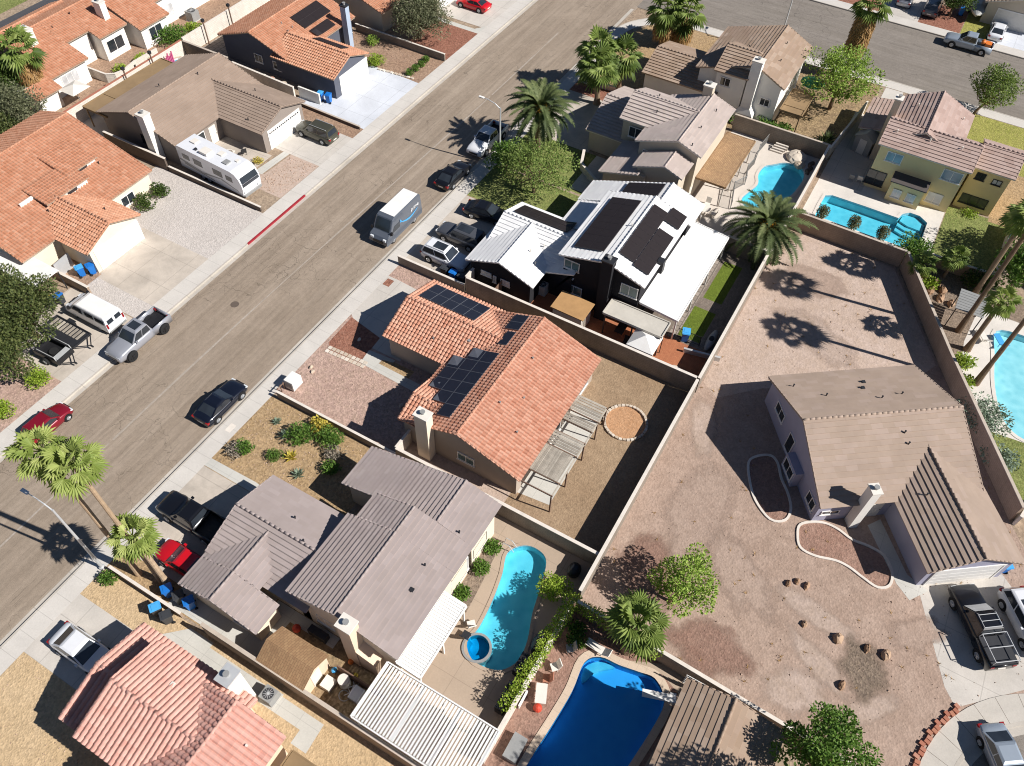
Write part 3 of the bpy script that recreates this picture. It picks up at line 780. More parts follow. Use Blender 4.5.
def pool(label, loop, depth, water, plaster, coping='coping', cw=.32, wl=-.12, steps=None, name='swimming_pool', tile='tile_blue', group=None, copz=.05, shelf=None):
    """a real basin: floor, walls, waterline tile, coping ring, water surface"""
    n = len(loop)
    cx = sum(p[0] for p in loop)/n; cy = sum(p[1] for p in loop)/n
    root = T(name, label, 'pool', cx, cy, 0, 0, group)
    ar = sum(loop[i][0]*loop[(i+1) % n][1]-loop[(i+1) % n][0]*loop[i][1] for i in range(n))
    lp = loop if ar > 0 else loop[::-1]
    b = MB()
    fl = [Vector((p[0], p[1], -depth)) for p in lp]
    ids = [b.vert(p) for p in fl]
    for t in tessellate_polygon([fl]):
        t = list(t)
        if (fl[t[1]]-fl[t[0]]).cross(fl[t[2]]-fl[t[0]]).z < 0: t = t[::-1]
        b.idx([ids[i] for i in t])
    for i in range(n):
        p, q = lp[i], lp[(i+1) % n]; b.face([(p[0],p[1],-.22),(q[0],q[1],-.22),(q[0],q[1],-depth),(p[0],p[1],-depth)], .5)
    O('basin', b, M[plaster], root)
    t = MB()
    for i in range(n):
        p, q = lp[i], lp[(i+1) % n]; t.face([(p[0],p[1],copz-.002),(q[0],q[1],copz-.002),(q[0],q[1],-.22),(p[0],p[1],-.22)], .5)
    O('waterline_tile', t, M[tile], root)
    if coping:
        out = offset(lp, cw); c = MB()
        for i in range(n):
            j = (i+1) % n
            p, q, r_, s_ = lp[i], lp[j], out[j], out[i]
            c.face([(*p[:2],copz),(*s_[:2],copz),(*r_[:2],copz),(*q[:2],copz)], .5)
            c.face([(*s_[:2],copz),(*s_[:2],-.02),(*r_[:2],-.02),(*r_[:2],copz)], .5)
        O('coping', c, M[coping], root)
    w = MB()
    fl = [Vector((p[0], p[1], wl)) for p in lp]; ids = [w.vert(p) for p in fl]
    for t in tessellate_polygon([fl]):
        t = list(t)
        if (fl[t[1]]-fl[t[0]]).cross(fl[t[2]]-fl[t[0]]).z < 0: t = t[::-1]
        w.idx([ids[i] for i in t])
    O('water', w, M[water], root)
    for k, (poly, ztop) in enumerate(steps or []):
        sb = MB(); sb.prism(poly, -depth+.01*(k+1), ztop); O('step', sb, M['plaster_mid' if plaster != 'plaster' else 'plaster'], root)
    return root
# ------------------------------------------------------------------ vehicles (x forward, y left)
def loft(mb, st, shape):
    """st: list of (x, zb, zt, hw, crown)"""
    rings = []
    for x, zb, zt, hw, cr in st: rings.append([mb.vert(p) for p in shape(x, zb, zt, hw, cr)])
    n = len(rings[0])
    for a, b in zip(rings, rings[1:]):
        for k in range(n): mb.idx([a[k], a[(k+1) % n], b[(k+1) % n], b[k]], .5)
    mb.idx(rings[0][::-1], .5); mb.idx(rings[-1], .5)
def body_shape(x, zb, zt, hw, cr):
    h = zt-zb
    half = [(hw*.86, zb), (hw*.97, zb+.1*h), (hw, zb+.42*h), (hw*.985, zb+.72*h), (hw*.93, zb+.93*h), (hw*.82, zt), (hw*.42, zt+cr*.75)]
    return [(x, -y, z) for y, z in half] + [(x, 0, zt+cr)] + [(x, y, z) for y, z in half[::-1]]
def lerp(a, b, t): return tuple(a[i]+(b[i]-a[i])*t for i in range(3))

SPEC = {  # L, W, belt, roof, ground clearance, cabin bottom rear/front x, cabin top rear/front x, wheel radius, axle rear/front
 'sedan': dict(L=4.75, W=1.84, belt=.92, roof=1.45, zb=.2, cb=(-1.95,1.0), ct=(-1.05,.15), wr=.33, ax=(-1.38,1.4), hood=.86, trunk=.95),
 'coupe': dict(L=4.7, W=1.88, belt=.9, roof=1.36, zb=.18, cb=(-1.9,.85), ct=(-.95,.0), wr=.35, ax=(-1.4,1.4), hood=.86, trunk=.95),
 'hatch': dict(L=4.2, W=1.78, belt=.95, roof=1.5, zb=.2, cb=(-2.0,1.0), ct=(-1.6,.2), wr=.32, ax=(-1.3,1.3), hood=.9, trunk=.95),
 'suv': dict(L=4.75, W=1.92, belt=1.08, roof=1.75, zb=.26, cb=(-2.28,1.0), ct=(-1.95,.3), wr=.37, ax=(-1.38,1.42), hood=1.05, trunk=1.08),
 'bigsuv': dict(L=5.3, W=2.02, belt=1.15, roof=1.9, zb=.28, cb=(-2.5,1.1), ct=(-2.25,.45), wr=.4, ax=(-1.5,1.55), hood=1.12, trunk=1.15),
 'pickup': dict(L=5.85, W=2.0, belt=1.2, roof=1.92, zb=.34, cb=(-.85,1.3), ct=(-.7,.55), wr=.41, ax=(-1.85,1.8), hood=1.14, trunk=1.2),
}
def wheel(root, x, y, r, w=.24, rim='rim', name='wheel'):
    t = MB(); t.M = Matrix.Translation((x, y, r)); s = 1 if y > 0 else -1
    t.tube([(0,-w/2,0),(0,-w/2+.03,0),(0,w/2-.03,0),(0,w/2,0)], [r*.93, r, r, r*.93], 18)
    o = O(name, t, M['tyre'], root, local=True)
    k = MB(); k.M = Matrix.Translation((x, y, r))
    k.tube([(0,s*(w/2-.02),0),(0,s*(w/2+.012),0)], [r*.64, r*.6], 14)
    for i in range(5):
        a = 2*PI*i/5; c, s2 = math.cos(a), math.sin(a)
        k.tube([(0,s*(w/2+.02),0),(c*r*.55,s*(w/2+.02),s2*r*.55)], r*.09, 5)
    O('rim', k, M[rim], o, local=True)
    return o
def car(kind, label, x, y, rz, paintm, group=None, cat=None, roofm=None, sunroof=False, rim='rim', hoodm=None, rails=False, lift=0, rack=False, bed='black', plate=True, scale=1, z=0, name='parked_car', arch=True, tailgate=None, chrome=False):
    d = SPEC[kind]; L, Wd = d['L'], d['W']; hw = Wd/2; zb = d['zb']+lift; belt, roof = d['belt']+lift, d['roof']+lift
    root = T(name, label, cat or ('pickup truck' if kind == 'pickup' else 'car'), x, y, z, rz, group)
    if scale != 1: root.scale = (scale,)*3
    hood, trunk = d['hood']+lift, d['trunk']+lift
    xr, xf = -L/2, L/2
    cb, ct = d['cb'], d['ct']
    b = MB()
    if kind == 'pickup':
        st = [(cb[0]-.05, zb, trunk, hw*.985, .02), (cb[0]+.3, zb, belt, hw, .02), (cb[1]-.3, zb, belt, hw, .03), (cb[1], zb, hood+.04, hw*.985, .06), (xf-.5, zb+.02, hood-.03, hw*.97, .06), (xf-.12, zb+.06, hood-.16, hw*.93, .04), (xf, zb+.14, hood-.32, hw*.86, .02)]
        loft(b, st, body_shape)
        x1 = cb[0]-.06; t = .09
        b.box(xr+.04, x1, -hw+.02, -hw+.02+t, zb+.05, trunk, .5); b.box(xr+.04, x1, hw-.02-t, hw-.02, zb+.05, trunk, .5)
        b.box(xr+.02, xr+.02+t, -hw+.03, hw-.03, zb+.12, trunk-.02, .5); b.box(xr+.04, x1, -hw+.05, hw-.05, zb+.06, zb+.36, .5)
    else:
        st = [(xr, zb+.16, trunk-.22, hw*.82, .02), (xr+.1, zb+.06, trunk-.08, hw*.92, .03), (xr+.45, zb, trunk, hw*.98, .03), (-.6, zb-.02, belt, hw, .02), (.5, zb-.02, belt, hw, .02), (cb[1], zb, hood+.04, hw*.985, .05), (xf-.6, zb, hood-.05, hw*.96, .06), (xf-.2, zb+.04, hood-.17, hw*.88, .05), (xf, zb+.12, hood-.34, hw*.74, .02)]
        loft(b, st, body_shape)
    body = O('body', b, M[paintm], root, smooth=True, local=True)
    # cabin
    wb, wt = hw*.9, hw*.74
    B = [(cb[0],-wb,belt-.03),(cb[1],-wb,belt-.03),(cb[1],wb,belt-.03),(cb[0],wb,belt-.03)]
    Tt = [(ct[0],-wt,roof-.05),(ct[1],-wt,roof-.07),(ct[1],wt,roof-.07),(ct[0],wt,roof-.05)]
    c = MB(); bi = [c.vert(p) for p in B]; ti = [c.vert(p) for p in Tt]
    for k in range(4): c.idx([bi[k], bi[(k+1) % 4], ti[(k+1) % 4], ti[k]], .5)
    cab = O('cabin', c, M[paintm], root, local=True)
    rf = MB(); ins = []
    for (p, s1) in zip(Tt, ((1,1),(-1,1),(-1,-1),(1,-1))): ins.append((p[0]+s1[0]*.16, p[1]+s1[1]*.14, roof))
    ri = [rf.vert(p) for p in Tt]; ii = [rf.vert(p) for p in ins]
    for k in range(4): rf.idx([ri[k], ri[(k+1) % 4], ii[(k+1) % 4], ii[k]], .5)
    rf.idx(ii, .5)
    ro = O('roof', rf, M[roofm or paintm], root, smooth=False, local=True)
    if sunroof:
        s = MB(); x0, x1 = ins[0][0]+.12, ins[1][0]-.06
        if kind == 'pickup': x0 = ins[0][0]+.1
        else: x0 = x0+(x1-x0)*.3
        s.box(x0, x1, -wt+.26, wt-.26, roof-.01, roof+.012, .5); O('sunroof', s, M['car_glass'], ro, local=True)
    if rails or rack:
        s = MB()
        for q in (-1, 1): s.tube([(ct[0]+.15, q*(wt-.1), roof+.0), (ct[0]+.2, q*(wt-.1), roof+.07), (ct[1]-.15, q*(wt-.1), roof+.06), (ct[1]-.1, q*(wt-.1), roof-.02)], .025, 6)
        if rack:
            for f in (.1, .45, .8): xx = ct[0]+(ct[1]-ct[0])*f; s.tube([(xx, -wt+.1, roof+.08), (xx, wt-.1, roof+.08)], .025, 6)
        O('roof_rail', s, M['galv'], ro, local=True)
    def pane(nm, q, e=(.07,.07,.1,.1), off=.008):
        q = [Vector(p) for p in q]; nn = (q[1]-q[0]).cross(q[3]-q[0]).normalized()
        if nn.dot((q[0]+q[2])/2-Vector((0,0,belt+.2))) < 0: nn = -nn
        f = lambda u, v: (q[0]*(1-u)+q[1]*u)*(1-v)+(q[3]*(1-u)+q[2]*u)*v+nn*off
        m = MB(); m.face([f(e[0], e[2]), f(1-e[1], e[2]), f(1-e[1], 1-e[3]), f(e[0], 1-e[3])], .5)
        O(nm, m, M['car_glass'], cab, local=True)
    pane('windscreen', [B[1], B[2], Tt[2], Tt[1]], (.05,.05,.1,.08)); pane('rear_window', [B[3], B[0], Tt[0], Tt[3]], (.08,.08,.14,.1))
    for s_ in (0, 1):
        q0, q1, q2, q3 = (B[0], B[1], Tt[1], Tt[0]) if s_ == 0 else (B[3], B[2], Tt[2], Tt[3])
        ml = lerp(q0, q1, .5); mh = lerp(q3, q2, .46)
        pane('side_window', [q0, ml, mh, q3], (.1,.03,.12,.1)); pane('side_window', [ml, q1, q2, mh], (.03,.12,.12,.1))
    for ax in d['ax']:
        for q in (-1, 1):
            wheel(root, ax, q*(hw-.09+(.05 if lift else 0)), d['wr']+lift*.5, .26 if not lift else .34, rim)
            if arch:
                m = MB(); m.M = Matrix.Translation((ax, q*(hw*1.0-.16), d['wr']+lift*.5)); m.disc_y((0,0,0), d['wr']+lift*.5+.07, .31, 18, .5); O('wheel_arch', m, M['black'], body, local=True)
    for q in (-1, 1):
        m = MB(); m.box(xf-.3, xf-.06, q*hw*.68-.17, q*hw*.68+.17, hood-.34, hood-.2, .5); O('headlight', m, M['head'], body, local=True)
        m = MB(); m.box(xr-.012, xr+.22, q*hw*.78-.13, q*hw*.78+.13, trunk-.32, trunk-.13, .5); O('tail_light', m, M['tail'], body, local=True)
        m = MB(); m.box(cb[1]-.5, cb[1]-.32, q*(hw+.02)-.08, q*(hw+.02)+.1*q*0+.08, belt+.0, belt+.14, .5); O('mirror', m, M[paintm], body, local=True)
    m = MB(); m.box(xf-.1, xf+.015, -hw*.5, hw*.5, zb+.2, zb+.42, .5); O('grille', m, M['galv' if chrome else 'black'], body, local=True)
    m = MB(); m.box(xr-.025, xr+.02, -.27, .27, zb+.32, zb+.44, .5); O('number_plate', m, M['offwhite'], body, local=True)
    if hoodm:
        m = MB(); zz = lambda xx: hood+.06-(xx-cb[1])*.1
        a = [(cb[1]-.02,-hw*.8,hood+.055),(xf-.5,-hw*.76,hood+.0),(xf-.5,hw*.76,hood+.0),(cb[1]-.02,hw*.8,hood+.055)]
        cen = [(cb[1]-.02,0,hood+.115),(xf-.5,0,hood+.045)]
        m.face([a[0], a[1], cen[1], cen[0]], .5); m.face([cen[0], cen[1], a[2], a[3]], .5)
        f = [(xf-.2,-hw*.66,hood-.12),(xf-.2,hw*.66,hood-.12),(xf-.2,0,hood-.085)]
        m.face([a[1], f[0], f[2], cen[1]], .5); m.face([cen[1], f[2], f[1], a[2]], .5)
        O('bonnet', m, M[hoodm], body, local=True)
    if kind == 'pickup':
        m = MB(); m.box(xr+.12, cb[0]-.07, -hw+.115, hw-.115, zb+.362, zb+.375, .5)
        for k in range(7): yy = -hw+.2+(Wd-.4)*k/6; m.box(xr+.14, cb[0]-.1, yy-.03, yy+.03, zb+.376, zb+.395, .4)
        O('bed_floor', m, M[bed], body, local=True)
    return root

def box_frame(mb, x0, x1, y0, y1, z0, z1, t=.05):
    for x in (x0, x1):
        for y in (y0, y1): mb.box(x-t/2, x+t/2, y-t/2, y+t/2, z0, z1)
    for z in (z0, z1):
        for y in (y0, y1): mb.box(x0, x1, y-t/2, y+t/2, z-t/2, z+t/2)
        for x in (x0, x1): mb.box(x-t/2, x+t/2, y0, y1, z-t/2+.002, z+t/2-.002)

# ------------------------------------------------------------------ plants
def rv(s=1): return Vector((R.gauss(0, s), R.gauss(0, s), R.gauss(0, s)))
def leafquad(mb, p, d, up, l, w, r):
    """a leaf: two triangles folded on the midrib, tip pointing along d"""
    sd = d.cross(up)
    if sd.length < 1e-4: sd = Vector((1,0,0))
    sd.normalize()
    a, b = p-sd*w*.5+d*l*.45, p+sd*w*.5+d*l*.45
    mb.face([p, b, p+d*l, a], r)
def clump(mb, c, rad, n, size, flat=.8, shell=.55):
    c = Vector(c)
    for _ in range(n):
        v = rv(1); v.normalize(); k = (R.random()**.5)*(1-shell)+shell if R.random() < .8 else R.random()
        p = c+Vector((v.x*rad*k, v.y*rad*k, v.z*rad*k*flat))
        d = (v+rv(.6)); d.normalize(); up = Vector((R.gauss(0,.5), R.gauss(0,.5), 1)).normalized()
        leafquad(mb, p, d, up, size*R.uniform(.7,1.35), size*R.uniform(.45,.75), min(1, max(0, R.gauss(.5,.25))))
def tree(name, label, x, y, h, rad, leafm='leaf_tree', n=26, per=150, size=.3, trunk=.16, group=None, bark='bark', th=None, spread=.75, lean=(0,0), cat='tree', gap=.0, flat=.75, crad=None, sd=None, z=0):
    global R
    old = R
    if sd is not None: R = random.Random(sd)
    root = T(name, label, cat, x, y, z, 0, group)
    th = th or h*.35; size *= .82; per = int(per*1.45)
    t = MB(); f = MB()
    top = Vector((x+lean[0], y+lean[1], th))
    t.tube([(x,y,-.05),(x+lean[0]*.4,y+lean[1]*.4,th*.5),top], [trunk*1.25, trunk, trunk*.85], 9)
    crad = crad or rad*.36
    for i in range(n):
        a = i*2.399+R.uniform(-.4,.4); u = (i+.5)/n
        el = math.asin(max(-1, min(1, -.35+1.35*u))); rr = rad*R.uniform(.4, 1.1)*spread
        p = Vector((x+lean[0]+rr*math.cos(a)*math.cos(el), y+lean[1]+rr*math.sin(a)*math.cos(el), th+(h-th)*(.42+.58*math.sin(el)*R.uniform(.75,1))))
        mid = top.lerp(p, .5)+Vector((0,0,-.12*rad))+rv(.08*rad)
        t.tube([top, mid, p], [trunk*.5, trunk*.28, trunk*.1], 5)
        if R.random() < gap: continue
        kk = R.uniform(.55,1.3); clump(f, p, crad*kk, int(per*kk*R.uniform(.6,1.1)), size, flat)
    O('trunk', t, M[bark], root); O('crown', f, M[leafm], root)
    R = old
    return root
def shrub(name, label, x, y, r, h, leafm='leaf_shrub', n=520, size=.16, group=None, cat='shrub', z=0, lumps=5, pointy=False):
    n = int(n*1.7); size *= 1.15
    root = T(name, label, cat, x, y, z, 0, group)
    f = MB(); s = MB()
    for i in range(lumps):
        a = 2*PI*i/lumps+R.uniform(-.3,.3); k = 0 if i == 0 else R.uniform(.3,.55)
        c = (x+r*k*math.cos(a), y+r*k*math.sin(a), z+h*(.5 if i else .55))
        clump(f, c, r*R.uniform(.5,.7), n//lumps, size, h/(2*r)*1.1, .6)
        s.tube([(x,y,z-.02),((x+c[0])/2,(y+c[1])/2,z+h*.25),c], [.035,.025,.01], 5)
    O('stem', s, M['bark'], root); O('foliage', f, M[leafm], root)
    return root
def agave(name, label, x, y, r, leafm='leaf_sage', n=26, group=None, cat='succulent', z=0, w=.12):
    root = T(name, label, cat, x, y, z, 0, group)
    f = MB()
    for i in range(n):
        a = i*2.399; el = .25+1.15*(i/n); l = r*(1.05-.3*i/n)
        d = Vector((math.cos(a)*math.cos(el), math.sin(a)*math.cos(el), math.sin(el))); sd = Vector((-math.sin(a), math.cos(a), 0))
        p0 = Vector((x,y,z+.03)); m = p0+d*l*.5; e = p0+d*l+Vector((0,0,.06*l)); rr = R.random()
        f.face([p0-sd*w*.3, m-sd*w*.5+Vector((0,0,.02)), e, m-Vector((0,0,.03))], rr); f.face([p0+sd*w*.3, m-Vector((0,0,.03)), e, m+sd*w*.5+Vector((0,0,.02))], rr)
    O('leaf_rosette', f, M[leafm], root)
    c = MB(); c.sphere((x,y,z+.06), .09, .09, .1, 8, 4); O('heart', c, M[leafm], root)
    return root

def fan_leaf(mb, base, d, pl, fr, r, segs=13, span=3.7):
    """petiole + nearly round pleated fan with drooping finger tips"""
    d = d.normalized(); up = Vector((0,0,1)); sd = d.cross(up)
    if sd.length < .05: sd = Vector((1,0,0))
    sd.normalize(); nn = sd.cross(d).normalized()
    hub = base+d*pl-Vector((0,0,.08*pl))
    d2 = (d-Vector((0,0,.35))).normalized(); nn = sd.cross(d2).normalized()
    mb.face([base-sd*.035, base+sd*.035, hub+sd*.025, hub-sd*.025], r)
    for i in range(segs):
        a0 = -span/2+span*i/segs; a1 = -span/2+span*(i+1)/segs; am = (a0+a1)/2
        def P(a, k, dz): return hub+(d2*math.cos(a)+sd*math.sin(a))*fr*k+nn*dz
        L = R.uniform(.9,1.05)*(1-.3*abs(am)/1.85)
        rr = min(1, max(0, r+R.uniform(-.12,.12)))
        q0, qm, q1 = P(a0,.62*L,-.03*fr), P(am,.66*L,.04*fr), P(a1,.62*L,-.03*fr)
        mb.face([hub, q0, qm], rr); mb.face([hub, qm, q1], max(0, rr-.12))
        tip = P(am, L, 0)-Vector((0,0,.2*fr*R.uniform(.5,1.5)))
        mb.face([q0, tip, qm], rr); mb.face([qm, tip, q1], max(0, rr-.12))
def fan_palm(name, label, x, y, h, cr=1.8, n=26, leafm='leaf_fan', tr=.2, bark='bark_pale', skirt=0, group=None, lean=(0,0), cat='palm tree', z=0):
    root = T(name, label, cat, x, y, z, 0, group)
    t = MB(); pts = []; rd = []
    K = max(6, int(h*1.4))
    for i in range(K+1):
        u = i/K; pts.append((x+lean[0]*u*u, y+lean[1]*u*u, z+h*u-.05)); rd.append(tr*(1.35-.5*min(1,u*5)-.12*u)*(1+R.uniform(-.05,.05)))
    t.tube(pts, rd, 10); O('trunk', t, M[bark], root)
    f = MB(); top = Vector(pts[-1])
    for i in range(n):
        a = i*2.399+R.uniform(-.2,.2); u = i/n
        el = 1.3-2.05*u+R.uniform(-.22,.22)
        d = Vector((math.cos(a)*math.cos(el), math.sin(a)*math.cos(el), math.sin(el)))
        fan_leaf(f, top+Vector((0,0,.1)), d, cr*.5*R.uniform(.7,1.2), cr*.5*R.uniform(.8,1.15), .72-.3*u+R.uniform(-.25,.25))
    O('crown', f, M[leafm], root)
    if skirt:
        k = MB()
        for i in range(int(46*skirt)):
            a = i*2.399; zz = h-.2-R.random()*skirt
            d = Vector((math.cos(a)*.42, math.sin(a)*.42, -.9)); p = Vector((x+lean[0]*.9+tr*.8*math.cos(a), y+lean[1]*.9+tr*.8*math.sin(a), zz+z))
            fan_leaf(k, p, d, .35*cr, .5*cr, R.random(), 7)
        O('dead_fronds', k, M['leaf_dry'], root)
    return root
def frond(mb, base, a, el, L, droop, r, pairs=20, wid=.5):
    pts = []
    for i in range(pairs+1):
        u = i/pairs; e = el-droop*u*u
        pts.append(None)
    p = Vector(base); pts = [p.copy()]
    for i in range(pairs):
        u = (i+.5)/pairs; e = el-droop*u**1.4
        p = p+Vector((math.cos(a)*math.cos(e), math.sin(a)*math.cos(e), math.sin(e)))*L/pairs; pts.append(p.copy())
    sd = Vector((-math.sin(a), math.cos(a), 0))
    for i in range(pairs):
        d = (pts[i+1]-pts[i]).normalized(); up = sd.cross(d)*-1
        mb.face([pts[i]-sd*.025, pts[i]+sd*.025, pts[i+1]+sd*.02, pts[i+1]-sd*.02], min(1, r+.25))
        u = i/pairs
        if u < .1: continue
        w = wid*math.sin(PI*min(1, .12+.9*u))**.6
        for s in (-1, 1):
            q = pts[i]; dd = (sd*s*.85+d*.55+up*.25+rv(.05)).normalized(); rr = min(1, max(0, r+R.uniform(-.15,.15)))
            mb.face([q-d*.11, q+d*.13, q+dd*w-Vector((0,0,.1*w))], rr)
def date_palm(name, label, x, y, h, L=3.0, n=78, leafm='leaf_date', tr=.38, group=None, fruit=True, lean=(0,0), z=0):
    root = T(name, label, 'palm tree', x, y, z, 0, group)
    t = MB(); K = 12
    t.tube([(x+lean[0]*(i/K), y+lean[1]*(i/K), z-.05+h*i/K) for i in range(K+1)], [tr*(1.15-.15*i/K)*(1+(.08 if i % 2 else -.04)) for i in range(K+1)], 10)
    O('trunk', t, M['bark'], root)
    f = MB(); top = Vector((x+lean[0], y+lean[1], z+h))
    for i in range(n):
        a = i*2.399+R.uniform(-.15,.15); u = i/n; el = 1.35-1.75*u+R.uniform(-.1,.1)
        b = top+Vector((math.cos(a)*.2, math.sin(a)*.2, .25-.5*u))
        frond(f, b, a, el, L*R.uniform(.85,1.08)*(.75+.25*min(1,u*3)), 1.15+.6*R.random(), .62-.3*u+R.uniform(-.22,.22), 24, .42*L/3)
    O('crown', f, M[leafm], root)
    if fruit:
        g = MB()
        for i in range(9):
            a = i*2*PI/9+R.uniform(-.2,.2); c = top+Vector((math.cos(a)*.75, math.sin(a)*.75, .25))
            g.tube([top+Vector((0,0,.3)), top+Vector((math.cos(a)*.5, math.sin(a)*.5, .6)), c], .04, 5)
            clump(g, c, .34, 60, .14)
        O('fruit_cluster', g, M['fruit'], root)
    return root

# ------------------------------------------------------------------ small things
def bin_(label, x, y, rz, body='gray_bin', lid='blue_bin', group=None, h=1.05, name='wheelie_bin', scale=1):
    root = T(name, label, 'bin', x, y, 0, rz, group)
    b = MB(); lo = [(-.24,-.22),(.24,-.22),(.24,.22),(-.24,.22)]; hi = [(-.32,-.29),(.3,-.29),(.3,.29),(-.32,.29)]
    i0 = [b.vert((*p, .06)) for p in lo]; i1 = [b.vert((*p, h)) for p in hi]
    b.idx(i0[::-1], .5); b.idx(i1, .5)
    for k in range(4): b.idx([i0[k], i0[(k+1) % 4], i1[(k+1) % 4], i1[k]], .5)
    O('body', b, M[body], root, local=True)
    l = MB(); l.box(-.36,.35,-.32,.32,h+.003,h+.05,.5); l.box(-.2,.2,-.2,.2,h+.05,h+.075,.5); l.tube([(-.38,-.28,h),(-.38,.28,h)], .025, 6)
    O('lid', l, M[lid], root, local=True)
    for q in (-1, 1):
        w = MB(); w.M = Matrix.Translation((-.24, q*.3, .12)); w.disc_y((0,0,0), .12, .06, 12); O('wheel', w, M['tyre'], root, local=True)
    if scale != 1: root.scale = (scale,)*3
    return root
def ac_unit(label, x, y, s=.8, h=.85, group=None, mat='gray', z=0, rz=0):
    root = T('air_conditioner', label, 'air conditioner', x, y, z, rz, group)
    b = MB(); b.box(-s/2,s/2,-s/2,s/2,.06,h)
    for k in range(7): zz = .14+(h-.25)*k/6; b.box(-s/2-.012,s/2+.012,-s/2-.012,s/2+.012,zz,zz+.03)
    O('casing', b, M[mat], root, local=True)
    f = MB(); f.cyl((0,0), s*.4, h+.002, h+.03, 20); O('fan_grille', f, M['dark'], root, local=True)
    g = MB()
    for k in range(6): a = PI*k/6; g.obox((0,0), s*.38, .012, h+.031, h+.045, a)
    g.cyl((0,0), .09, h+.032, h+.06, 12); O('guard', g, M['galv'], root, local=True)
    p = MB(); p.box(-s/2-.1,s/2+.1,-s/2-.1,s/2+.1,0,.055); O('pad', p, M['path'], root, local=True)
    return root
def rock(label, x, y, r, group=None, mat='boulder', z=0, name='boulder', h=.7):
    m = MB(); m.sphere((x,y,z+r*h*.3), r, r*R.uniform(.55,.8), r*h, 8, 5, .24)
    return O(name, m, M[mat], label=label, cat='rock', group=group)
def street_lamp(label, x, y, h, arm, group='street lamps along the road', name='street_lamp'):
    root = T(name, label, 'street lamp', x, y, 0, 0, group)
    p = MB(); p.tube([(x,y,0),(x,y,h*.5),(x,y,h)], [.12,.095,.07], 10); O('pole', p, M['galv'], root)
    b = MB(); b.cyl((x,y), .2, 0, .25, 12); O('base', b, M['galv'], root)
    a = MB(); ax, ay = arm; a.tube([(x,y,h-.12),(x+ax*.3,y+ay*.3,h+.28),(x+ax*.7,y+ay*.7,h+.48),(x+ax,y+ay,h+.5)], [.05,.045,.04,.035], 8); O('arm', a, M['galv'], root)
    l = MB(); L = math.hypot(ax, ay); dx, dy = ax/L, ay/L
    l.obox((x+ax+dx*.2, y+ay+dy*.2), .3, .12, h+.45, h+.54, math.atan2(dy, dx)); o = O('lamp_head', l, M['white'], root)
    g = MB(); g.obox((x+ax+dx*.25, y+ay+dy*.25), .2, .1, h+.41, h+.437, math.atan2(dy, dx)); O('lens', g, M['glass_pale'], o)
    return root
def table_set(name, label, x, y, rz=0, mat='offwhite', r=.5, round_=True, cat='table', h=.72, group=None):
    root = T(name, label, cat, x, y, 0, rz, group)
    t = MB()
    if round_: t.cyl((0,0), r, h-.03, h, 20)
    else: t.box(-r*1.4,r*1.4,-r*.8,r*.8,h-.04,h)
    O('table_top', t, M[mat], root, local=True)
    for a in (.8, 2.35, 3.9, 5.5):
        l = MB(); l.tube([(r*.7*math.cos(a), r*.55*math.sin(a), 0),(r*.6*math.cos(a), r*.5*math.sin(a), h-.03)], .025, 6); O('leg', l, M[mat], root, local=True)
    return root
def chair(label, x, y, rz, mat='offwhite', group=None, lounge=False, name=None):
    root = T(name or ('sun_lounger' if lounge else 'patio_chair'), label, 'sun lounger' if lounge else 'chair', x, y, 0, rz, group)
    s = MB(); k = 1.3 if lounge else .45
    s.box(-k/2,k/2,-.27,.27,.36,.42); O('seat', s, M[mat], root, local=True)
    b = MB(); b.M = Matrix.Translation((-k/2,0,.4)) @ Matrix.Rotation(-.35 if not lounge else -.9, 4, 'Y'); b.box(-.03,.03,-.27,.27,0,.6); O('backrest', b, M[mat], root, local=True)
    for q in (-1, 1):
        for e in (-1, 1):
            l = MB(); l.box(e*(k/2-.06)-.02, e*(k/2-.06)+.02, q*.24-.02, q*.24+.02, 0, .36); O('leg', l, M[mat], root, local=True)
    return root
